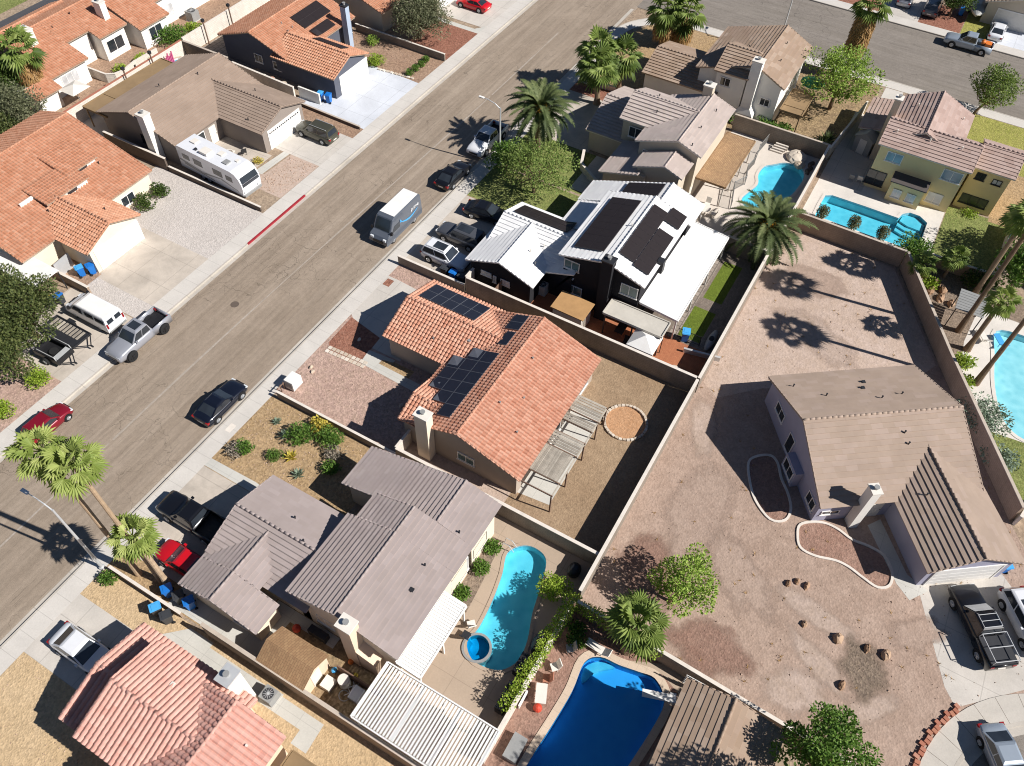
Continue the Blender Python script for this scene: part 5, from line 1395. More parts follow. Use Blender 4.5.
h.vents([(48.0, 24.4), (49.3, 23.7), (47.2, 23.4), (52.8, 17.0), (49.9, 21.9)], 'offwhite'); h.finish()
slat_cover('patio_cover', 'long white patio roof along the back of the black house', 47.9, 60.3, 9.85, 13.5, 2.9, 'x', 3.6, 3.59, 'white_metal', [(48.1, 10.0), (52, 10.0), (56, 10.0), (60.1, 10.0)], solid=True, zf=lambda x, y: 2.62+(y-9.85)*.1)
slat_cover('patio_cover', 'pale gray patio roof at the gable end of the black house', 45.5, 47.4, 10.3, 15.8, 2.6, 'y', 1.9, 1.89, 'felt_gray', [(45.6, 10.5), (45.6, 13), (45.6, 15.6)], solid=True, postm='dark', beams=True)

# mauve two storey
h = House('house', 'two storey house with stepped mauve roofs beside the wide date palm', 70, 20, roof='t_gray', style='flat', wall='st_beige', fascia='fascia_white', cl=.42, lift=.085)
h.gable('x', 65.9, 75.4, 15.6, 5.9, 18.15, 6.8, 22.5, 5.25)
h.gable('x', 63.0, 65.86, 16.2, 4.95, 18.15, 5.65, 21.3, 4.5)
h.gable('y', 18.2, 25.45, 68.5, 5.35, 71.7, 6.78, 74.9, 5.35)
h.gable('y', 20.5, 29.1, 68.6, 2.6, 73.4, 4.2, 78.2, 2.6)
h.gable('x', 62.5, 68.55, 19.5, 3.9, 20.5, 4.1, 24.6, 2.85, sl=(False, True), ovb=(.3, 0))
h.window('-x', (68.75, 23.6), 4.1, 1.5, 1.2); h.window('-x', (66.2, 21.3), 4.0, .7, .9, mull=0); h.garage_door('+y', (73.4, 28.8), 4.9)
h.window('-y', (70, 16.02), 1.5, 1.8, 1.3); h.door('-y', (66.6, 16.05))
h.chimney(75.0, 75.9, 18.3, 19.3, 7.6, 'st_beige', cap='offwhite')
h.vents([(69.5, 17.2), (66.5, 16.9), (73.2, 17.0), (72.6, 23.0), (70.2, 22.2)], 'dark'); h.finish()
slat_cover('patio_cover', 'flat tan shingled patio roof beside the rock slide pool', 67.2, 76.2, 12.8, 16.0, 2.6, 'y', 4.5, 4.49, 'shingle', [(67.4, 13), (70.3, 13), (73.2, 13), (76.0, 13)], solid=True, postm='offwhite')

# corner two storey
h = House('house', 'cream two storey house on the street corner with tall white chimney', 87, 17, roof='t_brown', style='flat', wall='st_white', fascia='fascia_tan', cl=.42, lift=.085)
h.gable('x', 82.9, 93.2, 12.6, 5.2, 16.0, 6.8, 22.7, 4.7)
h.gable('y', 16.5, 20.4, 82.1, 5.5, 85.5, 6.9, 88.9, 5.5)
h.gable('y', 19.5, 28.6, 82.0, 2.65, 86.0, 3.9, 90.0, 2.65)
h.window('-x', (83.18, 14.3), 3.0, 1.1, .9); h.window('-x', (82.48, 19.0), 4.3, 1.2, 1.0); h.garage_door('+y', (86, 28.3), 4.9)
h.chimney(82.2, 83.2, 15.5, 16.6, 7.6, 'st_white', base=(82.0, 83.2, 15.0, 17.1, 1.5))
h.vents([(86.5, 14.5), (90, 15), (87.5, 18.5), (83.6, 24.5)], 'dark'); h.finish()
slat_cover('patio_cover', 'small tan patio roof behind the cream corner house', 83.4, 88.2, 10.0, 12.5, 2.6, 'y', 2.4, 2.39, 'felt_tan', [(83.6, 10.2), (88, 10.2)], solid=True)

# pale yellow two storey
h = House('house', 'pale yellow two storey house with blue shutters above the long pool', 83, -3, roof='t_mauve', style='flat', wall='st_yellow', fascia='fascia_white', cl=.4, lift=.065)
h.gable('y', -7.75, 1.35, 78.5, 5.3, 81.3, 6.65, 84.1, 5.3)
h.gable('x', 80.4, 89.0, -6.1, 5.2, -2.4, 6.78, 1.0, 5.25)
h.gable('y', -11.7, -7.8, 80.2, 5.0, 82.9, 6.15, 85.6, 5.0, ovb=(.3, 0))
h.gable('x', 85.3, 92, .9, 2.75, 1.3, 2.8, 4.1, 2.3, sl=(False, True), ov=.2)
h.window('-x', (78.9, -.6), 4.1, 1.6, 1.1, 'white', 'glass_blue'); h.window('-x', (78.9, -6.3), 4.1, 1.9, 1.2, 'white', 'glass_blue'); h.window('-x', (80.6, -8.8), 4.0, .9, .8, 'dark', 'glass'); h.window('-x', (80.6, -10.4), 3.9, .9, .6, 'dark', 'glass_pale')
h.window('-x', (78.9, .25), 1.3, 1.9, 1.7, 'dark', 'glass'); h.window('-x', (80.6, -9.4), 1.2, 2.6, 1.1, 'dark', 'glass', mull=2); h.window('-x', (78.9, -5.8), 1.2, 1.5, 1.2, 'offwhite', 'glass_pale')
b = h.mb(); b.box(77.7, 78.88, -4.7, -1.4, 0, 2.3); o = h.part('bay', b, 'st_yellow')
b = h.mb(); b.prism(rect(77.5, 78.88, -4.85, -1.25), lambda p: 2.3+(p[0]-77.5)*.25, lambda p: 2.42+(p[0]-77.5)*.25); h.part('awning', b, 'fascia_dark', o)
h.window('-x', (77.68, -2.3), 1.1, .9, 1.0, 'offwhite', 'glass_pale'); h.window('-x', (77.68, -3.7), 1.1, .9, 1.0, 'offwhite', 'glass_pale')
h.chimney(83.7, 84.6, 1.05, 1.75, 7.3, 'st_beige')
h.vents([(86.2, -.6), (86.8, -5.2), (80.1, .2), (80.2, -3.0), (80.4, -6.0)], 'offwhite'); h.finish()

# tan house on the big lot, turned
h = House('house', 'tan flat tiled house with leaning white chimney on the big bare lot', 41.1, -2.5, math.atan2(-.803, .596), roof='t_tan2', style='flat', wall='st_lilac', fascia='fascia_tan', cl=.42)
h.gable('x', 0, 12.5, -6.05, 2.72, 0, 5.2, 6.05, 2.72)
h.gable('y', -11.65, -2.4, 5.65, 2.68, 9.15, 4.12, 12.65, 2.68)
h.chimney(2.9, 3.55, -6.5, -5.72, 4.9, 'st_white', cap='offwhite')
h.window('-x', (.28, 3.1), 1.9, 1.6, 1.0); h.window('-x', (.28, -4.6), 1.2, 1.3, 1.1)
b = h.mb(); b.box(-.35, .29, -2.6, -.6, 0, 1.75); o = h.part('bay', b, 'st_lilac')
h.window('-x', (-.37, -1.6), 1.0, 1.6, 1.1); h.window('-x', (.28, .4), 1.4, 1.0, 1.9, mull=0)
h.garage_door('-y', (9.15, -11.38), 4.9, mat='white', cols=1); h.window('-y', (1.4, -5.66), 1.2, 1.4, .5); h.door('-y', (4.9, -5.66))
h.vents([(3.2, 2.8), (7.2, 1.9), (9.0, 2.2), (7.0, 4.2), (6.5, 3.4), (7.5, -1.5), (7.6, -2.3), (7.6, -6.2), (1.3, 4.4)], 'dark'); h.finish()

# house on the blue pool lot (tiled patio roof in the tree's shade)
h = House('house', 'brown tiled roof under the leafy tree beside the deep blue pool', 15, -5.5, roof='t_brown', style='flat', wall='st_tan', fascia='fascia_brown', cl=.36, lift=.04)
h.gable('x', 4, 19.4, -8.4, 4.5, -5.2, 5.35, -2.35, 4.55); h.finish()

# orange tiled house across the road, left edge
h = House('house', 'orange tiled house with white garage door and white roof windows across the road', 33, 67, roof='t_terra2', style='s', wall='st_cream', fascia='fascia_tan')
h.gable('x', 24, 39.35, 62.5, 2.7, 72.7, 5.55, 77.2, 4.2)
h.gable('y', 58.5, 68.5, 27.6, 2.7, 30.85, 4.02, 33.95, 2.7)
h.garage_door('-y', (31.0, 58.79), 4.9, lights=False); h.vents([(30.0, 65.6), (29.4, 65.0), (36.6, 66.2), (32.3, 60.9)], 'dark')
b = h.mb(); b.box(33.6, 36.6, 66.6, 66.85, 3.4, 4.25); o = h.part('clerestory', b, 'st_white'); g = h.mb(); g.box(33.9, 35.6, 66.57, 66.6, 3.95, 4.2); h.part('pane', g, 'glass', o)
h.shed([(33.3, 66.5, 4.3), (36.9, 66.5, 4.3), (36.9, 70.2, 4.95), (33.3, 70.2, 4.95)], th=.08)
b = h.mb(); b.box(31.6, 34.2, 65.2, 65.45, 3.0, 3.95); o = h.part('clerestory', b, 'st_white'); g = h.mb(); g.box(31.9, 33.0, 65.17, 65.2, 3.6, 3.9); h.part('pane', g, 'glass', o)
h.shed([(29.6, 65.1, 4.02), (34.5, 65.1, 4.02), (34.5, 68.2, 4.45), (29.6, 68.2, 4.45)], th=.08)
b = h.mb(); b.box(28.2, 31.5, 66.9, 67.1, 2.6, 4.3); o = h.part('entry_wall', b, 'st_white'); h.window('-y', (29.6, 66.89), 3.5, 1.3, .9, 'dark', 'glass', 2)
h.window('-y', (36, 62.9), 1.3, 1.6, 1.1); h.finish()

# brown roof house with the motorhome
h = House('house', 'brown roofed house with gray end wall beside the parked motorhome', 50, 67, roof='t_tan', style='flat', wall='st_gray', fascia='fascia_brown', lift=.05)
h.gable('x', 43.4, 56.75, 63.2, 2.7, 69.05, 4.68, 74.6, 2.8)
h.gable('y', 57.4, 67.5, 49.6, 2.7, 53.2, 3.95, 56.78, 2.7, wallm=None)
h.garage_door('-y', (53.3, 57.69), 4.9, lights=True); h.chimney(42.75, 43.65, 65.9, 66.9, 5.5, 'st_white')
h.window('-x', (43.68, 68.2), 1.6, 1.2, 1.0, 'dark'); h.window('-y', (46.5, 63.59), 1.4, 2.0, 1.5); h.door('-y', (48.6, 63.59))
h.vents([(52.6, 68.3), (49.0, 70.5), (50.5, 59.8), (54.5, 62.2)], 'dark'); h.finish()
slat_cover('patio_cover', 'low tan felt patio roof behind the brown roofed house', 43.6, 55.0, 73.4, 77.0, 2.5, 'y', 5.7, 5.69, 'felt_tan', [(43.8, 76.8), (47.5, 76.8), (51.2, 76.8), (54.8, 76.8)], solid=True)

# dark blue house with orange roof
h = House('house', 'dark blue house with orange tiles, black solar panels and slim chimney', 67, 66, roof='t_terra2', style='s', wall='st_blue', fascia='fascia_tan')
h.gable('x', 61.9, 74.2, 63.8, 2.7, 69.4, 4.68, 74.6, 2.9)
h.gable('y', 57.4, 66.5, 61.7, 2.7, 65.05, 4.0, 68.3, 2.7)
h.garage_door('-y', (65.6, 57.69), 4.9); h.chimney(71.6, 72.3, 62.9, 63.7, 5.2, 'st_paleblue', cap='dark')
h.window('-x', (62.18, 69.0), 1.5, 1.2, 1.0); h.window('-x', (62.18, 66.2), 1.4, 1.2, 1.0); h.window('-y', (73.0, 64.19), 1.5, 1.4, 1.2, glass='glass_pale')
h.solar(67.5, 72.4, 65.9, 68.0, 4, 2, 'solar_black', 'solar_frame_black'); h.solar(67.6, 71.0, 64.2, 65.4, 3, 1, 'solar_black', 'solar_frame_black'); h.solar(66.0, 67.3, 59.4, 63.6, 1, 4, 'solar_black', 'solar_frame_black')
h.vents([(66.5, 66.9), (66.0, 68.0), (65.6, 66.8)], 'gray'); h.finish()

# beige house behind the olive tree
h = House('house', 'beige house half hidden behind the round olive tree', 82, 63, roof='t_terra2', style='s', wall='st_beige', fascia='fascia_tan')
h.gable('x', 76.6, 90, 61.4, 2.7, 67, 4.6, 72.6, 2.7); h.gable('y', 58.6, 64, 84.6, 2.7, 88, 3.9, 91.4, 2.7); h.garage_door('-y', (88, 58.9), 4.9); h.finish()

# townhouses behind the long white wall
h = House('townhouse', 'orange roofed townhouse nearest the shaggy palm at the top left', 50, 89, roof='t_terra2', style='s', wall='st_white', fascia='fascia_tan')
h.gable('x', 43.2, 50.4, 83.6, 2.7, 90.4, 4.85, 95.5, 3.2); h.gable('x', 50.45, 53.6, 86.6, 3.62, 90.4, 4.85, 95.5, 3.2, ovb=(0,0)); h.gable('x', 53.65, 57.7, 85.0, 3.1, 90.4, 4.85, 95.5, 3.2)
h.gable('x', 42.0, 45.2, 82.2, 2.2, 84.0, 2.8, 85.0, 2.9, sl=(True, False))
h.chimney(47.3, 48.1, 88.0, 89.4, 5.9, 'st_white'); h.chimney(56.2, 57.0, 86.6, 87.8, 5.6, 'st_white')
h.window('-y', (47.6, 83.98), 1.5, 2.2, 1.4, glass='glass_pale', mull=2); h.window('-y', (55.6, 85.38), 1.5, 2.4, 1.5, glass='glass', mull=1); h.vents([(51, 89), (54, 89.5)], 'dark'); h.finish()
h = House('townhouse', 'orange roofed townhouse behind the long green hedge at the top', 64, 88, roof='t_terra2', style='s', wall='st_white', fascia='fascia_tan')
h.gable('x', 57.95, 62.6, 83.2, 2.72, 90.1, 5.1, 96, 3.2); h.gable('x', 62.65, 80, 85.4, 3.48, 90.1, 5.1, 96, 3.2, ovb=(0, .3))
h.window('-y', (60.3, 83.58), 1.4, 2.0, 1.6); h.window('-y', (64.6, 85.78), 1.7, 1.6, 1.3, glass='glass_pale'); h.window('-y', (69.5, 85.78), 1.7, 1.9, 1.3, glass='glass_pale'); h.finish()
h = House('townhouse', 'brown edged low roof beside the dark road at the top left corner', 44, 92, roof='t_terra2', style='s', wall='st_white', fascia='fascia_tan')
h.gable('x', 46, 56.5, 91.6, 2.8, 94.2, 3.9, 96.8, 2.8); h.finish()
# far side of the side street
h = House('house', 'house front with wide gray garage door across the side street', 126, -8, roof='t_tan', style='flat', wall='st_beige', fascia='fascia_white')
h.gable('x', 121.7, 130, -11.8, 2.75, -7.3, 4.2, -2.8, 2.75); h.garage_door('-x', (121.98, -7.2), 4.9, mat='offwhite'); h.finish()
# ------------------------------------------------------------------ walls and fences
wall_run('tan block wall between the pink roofed lot and the gray roofed lot', [(7.6,6.3),(7.6,26.3)], 1.8, 'block_tan', 'cap')
wall_run('low garden wall beside the tall street palms', [(7.6,28.6),(7.6,35.2)], .7, 'block_tan', 'cap_white', .16)
wall_run('gray block wall behind the gray roof with the orange house alongside', [(25.35,6.2),(25.35,23.4)], 1.7, 'block', 'cap_white')
wall_run('low front yard wall along the cactus garden', [(25.35,23.6),(25.35,35.3)], .75, 'block', 'cap_white', .16)
wall_run('short pale return wall beside the orange house chimney', [(25.45,23.5),(27.3,23.5)], 1.6, 'block_white', 'cap_white', .16)
wall_run('long back wall behind the dry brown back yard', [(22.2,6.05),(43.4,6.05)], 1.9, 'block', 'cap_white')
wall_run('block wall between the orange house and the black house', [(43.5,6.2),(43.5,28.4)], 2.0, 'block', 'cap_white')
wall_run('low front wall beside the white parked car', [(43.5,28.7),(43.5,36.0)], .95, 'block', 'cap_white', .18)
wall_run('short white gate wall at the front of the black house', [(43.62,28.55),(44.9,28.55)], 1.9, 'block_white', 'cap_white', .18)
wall_run('back wall behind the two bright turf strips', [(43.6,6.0),(61.4,6.0)], 1.9, 'block', 'cap_white')
wall_run('wall under the date palm between turf yard and rock slide pool', [(61.5,6.1),(61.5,17.5)], 1.8, 'block', 'cap_white')
wall_run('white topped wall between the two turquoise pools', [(61.6,5.9),(81.0,5.9)], 1.9, 'block_tan', 'cap_white')
wall_run('brown wall at the north end of the bare lot', [(68.35,5.75),(68.2,-5.2)], 1.95, 'block_tan', 'cap')
wall_run('brown wall along the palms on the east side of the bare lot', [(68.2,-5.35),(57.5,-11.35),(44.6,-19.15)], 1.95, 'block_tan', 'cap')
wall_run('gray wall between the rock slide pool and the corner house', [(80.95,6.05),(80.95,16.6)], 1.9, 'block', 'cap')
wall_run('thin white wall behind the small gray shed', [(81.1,5.75),(92.2,4.6)], 1.5, 'block_white', 'cap_white', .15)
wall_run('low wall with pale cap between bare lot and deep blue pool', [(21.6,5.9),(21.0,-8.8),(20.8,-14)], 1.55, 'block_tan', 'cap_white')
wall_run('hedge covered wall between the two swimming pools at the bottom', [(10,6.35),(21.5,6.2)], 1.3, 'block_white', 'cap_white', .18)
wall_run('low wall below the shaded lawn by the leaning palms', [(69.9,-5.6),(70.2,-13.2)], 1.3, 'block_tan', 'cap_white', .18)
wall_run('white wall on the far side of the shaded lawn', [(70.4,-13.3),(79.6,-13.6)], 1.5, 'block_white', 'cap_white', .18)
wall_run('white capped wall behind the parked motorhome', [(42.45,64.4),(42.45,73.2)], 1.45, 'block_dark', 'cap_white')
wall_run('low dark kerb wall along the motorhome parking strip', [(42.45,51.9),(42.45,64.2)], .55, 'block_dark', 'cap_white', .16)
wall_run('pale wall between brown roofed house and dark blue house', [(60.0,71.2),(59.7,61.8)], 1.4, 'block_white', 'cap_white')
wall_run('low kerb wall along the bright new driveway', [(58.75,51.9),(58.9,61.5)], .35, 'block_dark', 'cap', .16)
wall_run('low white wall beside the olive tree front yard', [(75.55,51.6),(75.55,65)], .9, 'block', 'cap_white', .18)
wall_run('long white garden wall with red cap below the townhouses', [(37,78.55),(59.7,78.75)], 2.0, 'block_white', 'cap_red')
wall_run('white garden wall beside the square stone pavers', [(59.95,78.75),(78,78.9)], 2.1, 'block_white', 'cap_white')
wall_run('dark wall between round blue pool and square pavers', [(59.85,71.6),(59.85,78.55)], 1.9, 'block_dark', 'cap')
wall_run('pierced block wall beside the white awning', [(25.65,57.2),(25.5,73)], 1.0, 'block_tan', 'cap_white')
wall_run('low curved patio wall in front of the townhouse', [(50.6,84.9),(50.7,82.0),(51.3,81.2),(52.4,80.9),(54.4,81.3),(57.8,81.2)], 1.1, 'block_white', 'cap_white', .18)
wall_run('low retaining wall beside the palm clump driveway', [(80.8,27.8),(80.4,35.4)], .6, 'block_white', 'cap_white', .2)
wall_run('low white entry wall beside the mauve house lawn', [(61.4,24.2),(63.2,24.6),(65.4,27.8),(67.6,28.6)], .8, 'block_white', 'cap_white', .25)
wall_run('low white wall along the side yard of the bare lot house', [(47.0,-20.0),(44.3,-19.4)], 1.2, 'block_white', 'cap_white')
fence_run('curved gray metal fence around the rock slide pool', [(67.6,11.8),(69.5,12.3),(70.6,12.6),(72.2,11.9),(74.0,12.4),(76.0,12.2),(78.2,12.5),(80.6,12.3)], 1.2, 'gray')
fence_run('black metal fence beside the turf strip of the black house', [(48.6,7.6),(48.6,9.7)], 1.2, 'dark')
m = MB()
for k in range(9): m.box(43.75+k*.17, 43.75+k*.17+.14, 25.62, 25.66, .1, 1.8)
O('wooden_gate', m, M['wood_brown'], label='brown plank gate at the corner of the black garage', cat='gate')

# ------------------------------------------------------------------ vehicles
RZ = -.13
car('coupe', 'shiny red sports car at the top of the road', 88.6, 55.6, PI/2, 'p_red')
car('bigsuv', 'olive green parked car on the driveway with dashed garage windows', 55.2, 55.0, PI/2, 'p_olive', rails=True, scale=.93)
car('pickup', 'white pickup truck under the date palm shadow by the road', 64.0, 38.6, PI, 'p_white', z=RZ)
car('sedan', 'black sedan at the kerb behind the white pickup', 57.0, 38.55, 0, 'p_black', z=RZ)
car('sedan', 'dark sedan next to the lawn on the black house driveway', 53.6, 32.3, -PI/2+.12, 'p_black')
car('bigsuv', 'dark gray large car with black glass roof in the middle of the driveway', 49.2, 32.6, PI/2, 'p_gray', sunroof=True, scale=.95)
car('suv', 'white parked car with black glass roof beside the low front wall', 46.0, 32.3, -PI/2, 'p_white', sunroof=True, rails=True)
car('pickup', 'silver lifted pickup truck with big tyres half on the pavement', 24.0, 49.35, PI, 'p_silver', sunroof=True, lift=.18, rim='rim_dark', z=RZ)
car('hatch', 'dark red hatchback beneath the tall street palms', 13.9, 48.9, 0, 'p_dkred', z=RZ, rim='rim', scale=.92)
car('coupe', 'navy black coupe parked alone at the kerb by the cactus garden', 22.4, 38.7, 0, 'p_navy', z=RZ)
car('pickup', 'black pickup truck with open bed beside the red car', 13.4, 32.9, PI/2, 'p_black')
car('sedan', 'bright red car under the palm on the shared driveway', 10.55, 31.2, PI/2, 'p_red', scale=.95)
car('sedan', 'silver white car on the driveway of the pink roofed house', 2.6, 32.2, -PI/2, 'p_white')
car('pickup', 'black pickup truck with ladder rack near the tan house garage', 34.4, -18.45, .64, 'p_black', rack=True, bed='dark')
car('suv', 'white parked car at the right edge beside the black pickup', 36.4, -21.2, .64+PI, 'p_white', sunroof=True)
car('sedan', 'pale silver car at the bottom right turning circle', 26.1, -21.5, 3.75, 'p_silverblue', z=.01)
car('pickup', 'silver blue pickup truck carrying orange load on the side street', 114.2, -3.0, PI/2, 'p_silverblue', z=RZ)
car('sedan', 'white sedan on the wide driveway across the side street', 119.6, -5.7, 0, 'p_white')
car('suv', 'gray parked car beside the shrubs across the side street', 121.2, 3.0, 0, 'p_gray')
car('suv', 'silver parked car at the top edge across the side street', 122.0, 6.6, 0, 'p_silver')
# covered bed and rack of the black pickup near the tan garage
bp = [o for o in COL.objects if o.get('label', '').startswith('black pickup truck with ladder rack')][0]
m = MB(); m.box(-2.85,-.95,-.92,.92,1.2,1.34,.5); O('bed_cover', m, M['dark'], bp, local=True)
m = MB()
for q in (-.85,.85): m.tube([(-2.8,q,1.34),(-2.8,q,1.75),(-.9,q,1.75),(-.9,q,1.34)], .035, 6)
for xx in (-2.8,-1.85,-.9): m.tube([(xx,-.85,1.75),(xx,.85,1.75)], .03, 6)
O('ladder_rack', m, M['galv'], bp, local=True)
m = MB(); m.face([(1.3,-.8,1.22),(1.3,.8,1.22),(.62,.66,1.84),(.62,-.66,1.84)], .5); O('windscreen_shade', m, M['galv'], bp, local=True)
# load in the blue pickup
m = MB(); m.box(113.7,114.7,-5.6,-4.9,.75,1.25); m.sphere((114.2,-4.6,1.2), .4,.3,.3); O('cargo_sack', m, M['orange'], label='orange sack in the silver blue pickup bed', cat='sack')

def van(name, label, x, y, rz, L, Wd, H, bodym, roofm, hood=1.25, nose=1.0, marks=None, rear_windows=False, side=False, z=0, cat='van', zb=.32):
    root = T(name, label, cat, x, y, z, rz)
    hw = Wd/2; b = MB()
    prof = [(-L/2, zb+.05), (-L/2, H*.62), (-L/2+.06, H-.12), (-L/2+.2, H-.01), (L/2-nose-.75, H-.01), (L/2-nose-.42, H-.14), (L/2-nose+.25, hood+.12), (L/2-.25, hood-.12), (L/2-.04, hood-.42), (L/2, zb+.12), (L/2-.1, zb)]
    rings = []
    for s, k in ((-1, .0), (-1, .55), (-1, .86), (0, 1), (1, .86), (1, .55), (1, 0)): pass
    ys = [(-hw, .0), (-hw*.985, .06), (hw*.985, .06), (hw, .0)]
    def ring(y, shrink): return [b.vert((px*(1-.0*shrink), y*(1-.1*max(0, (pz-hood)/(H-hood))) , pz-shrink*.4*(1 if pz > hood else 0))) for px, pz in prof]
    r0 = ring(-hw, .25); r1 = ring(-hw*.94, 0); r2 = ring(hw*.94, 0); r3 = ring(hw, .25)
    n = len(prof)
    b.idx(r0, .5); b.idx(r3[::-1], .5)
    for ra, rb in ((r0,r1),(r1,r2),(r2,r3)):
        for i in range(n): b.idx([ra[(i+1) % n], ra[i], rb[i], rb[(i+1) % n]], .5)
    body = O('body', b, M[bodym], root, local=True)
    if roofm != bodym:
        m = MB(); m.box(-L/2+.22, L/2-nose-.8, -hw*.8, hw*.8, H-.02, H+.012, .5); O('roof', m, M[roofm], root, local=True)
    x0, x1 = L/2-nose-.36, L/2-nose+.18; z0, z1 = H-.24, hood+.22
    m = MB(); e = .03; m.face([(x1+e, -hw*.8, z1), (x1+e, hw*.8, z1), (x0+e, hw*.72, z0), (x0+e, -hw*.72, z0)], .5); O('windscreen', m, M['car_glass'], body, local=True)
    for q in (-1, 1):
        m = MB(); yy = lambda zz: q*(hw*(1-.1*max(0, (zz-hood)/(H-hood)))+.012)
        m.face([(x1-.15, yy(hood+.05), hood+.05), (x0-.95, yy(hood+.05), hood+.05), (x0-.95, yy(hood+.62), hood+.62), (x0-.15, yy(hood+.62), hood+.62)], .5); O('side_window', m, M['car_glass'], body, local=True)
        m = MB(); m.box(x1-.1, x1+.1, q*(hw+.1)-.1, q*(hw+.1)+.1, hood+.05, hood+.35, .5); O('mirror', m, M['black'], body, local=True)
        for ax in (-L*.28, L*.3): wheel(root, ax, q*(hw-.14), .36, .24, 'rim')
        m = MB(); m.box(L/2-.2, L/2-.02, q*hw*.7-.16, q*hw*.7+.16, hood-.42, hood-.2, .5); O('headlight', m, M['head'], body, local=True)
        m = MB(); m.box(-L/2-.02, -L/2+.05, q*hw*.86-.08, q*hw*.86+.08, zb+.5, zb+1.0, .5); O('tail_light', m, M['tail'], body, local=True)
        if side:
            for k in range(2):
                m = MB(); xx = x0-1.3-k*1.25; m.face([(xx, yy(hood+.1), hood+.1), (xx-1.05, yy(hood+.1), hood+.1), (xx-1.05, yy(hood+.55), hood+.55), (xx, yy(hood+.55), hood+.55)], .5); O('side_window', m, M['car_glass'], body, local=True)
        if rear_windows:
            m = MB(); m.box(-L/2+.0, -L/2+.05, q*hw*.42-.3, q*hw*.42+.3, hood+.12, H-.35, .5); m2 = MB(); m2.face([(-L/2-.012, q*hw*.42-.3, hood+.1), (-L/2-.012, q*hw*.42+.3, hood+.1), (-L/2+.01, q*hw*.42+.28, H-.3), (-L/2+.01, q*hw*.42-.28, H-.3)], .5); O('rear_window', m2, M['car_glass'], body, local=True)
    m = MB(); m.box(L/2-.06, L/2+.03, -hw*.55, hw*.55, zb+.2, zb+.5, .5); O('grille', m, M['black'], body, local=True)
    m = MB(); m.box(-L/2-.08, -L/2+.02, -hw*.9, hw*.9, zb, zb+.16, .5); O('bumper', m, M['gray'], body, local=True)
    return root, body
dv, dvb = van('delivery_van', 'slate gray delivery van with white roof and blue curved arrow', 47.5, 39.1, PI, 6.0, 2.08, 2.75, 'p_slate', 'white', z=RZ)
for q in (-1, 1):
    m = MB(); N_ = 22
    for i in range(N_):
        u0, u1 = i/N_, (i+1)/N_
        def S(u, k): return (-2.3+2.9*(u if q > 0 else 1-u)*1.0, q*1.047, 1.55-.5*math.sin(PI*min(1, u*.96))*.9+(.28*u)+k*(.03+.07*math.sin(PI*u)))
        f = [S(u0,-1), S(u1,-1), S(u1,1), S(u0,1)]
        m.face(f, .5)
    tip = S(1, 0); m.face([(tip[0]-.22*(-1 if q > 0 else 1)*-1, tip[1], tip[2]+.02), (tip[0], tip[1], tip[2]+.3), (tip[0]+.05*q, tip[1], tip[2]-.12)], .5)
    O('arrow_mark', m, M['blue_light'], dvb, local=True)
cu = bpy.data.curves.new('lettering', 'FONT'); cu.body = 'prime'; cu.size = .55; cu.extrude = .004; cu.align_x = 'CENTER'
for q in (-1, 1):
    t = bpy.data.objects.new('lettering', cu); COL.objects.link(t); t.parent = dvb
    t.location = (-1.9, q*1.03, 1.75); t.rotation_euler = (PI/2-.05*1, 0, 0 if q < 0 else PI)
    me = bpy.data.meshes.new_from_object(t); t2 = bpy.data.objects.new('lettering', me); COL.objects.link(t2); t2.parent = dvb; t2.location = t.location; t2.rotation_euler = t.rotation_euler; bpy.data.objects.remove(t)
cu.materials.append(M['white'])
van('camper_van', 'white van with two square rear windows beside the flat trailer', 24.0, 54.6, PI/2, 5.3, 1.95, 1.95, 'p_white', 'white', hood=1.1, nose=1.1, rear_windows=True, side=True)
# motorhome
RVX, RVY = 44.25, 58.6
r = T('motorhome', 'long white motorhome with roof hatches beside the gray end wall', 'motorhome', RVX, RVY, 0, -PI/2-.06)
L, Wd, H = 9.0, 2.45, 3.1
b = MB()
prof = [(-L/2, .55), (-L/2, H-.25), (-L/2+.2, H), (L/2-1.3, H), (L/2-.75, H-.12), (L/2-.3, H-.5), (L/2-.05, H-1.1), (L/2, 1.5), (L/2-.12, .6)]
a = [b.vert((x, -Wd/2, z)) for x, z in prof]; c = [b.vert((x, Wd/2, z)) for x, z in prof]; b.idx(a, .5); b.idx(c[::-1], .5)
for i in range(len(prof)): j = (i+1) % len(prof); b.idx([a[j], a[i], c[i], c[j]], .5)
rb = O('body', b, M['p_white'], r, local=True)
for k, (xx, yy, sx, sy, hh, mt) in enumerate(((-3.2,.3,.35,.35,.14,'offwhite'),(-.9,-.35,.55,.45,.3,'offwhite'),(.5,.4,.32,.32,.12,'offwhite'),(1.9,-.3,.32,.32,.13,'gray'),(2.6,.5,.2,.2,.1,'offwhite'),(-2.1,-.6,.12,.12,.2,'dark'))):
    m = MB(); m.box(xx-sx, xx+sx, yy-sy, yy+sy, H-.01, H+hh); O('roof_hatch', m, M[mt], rb, local=True)
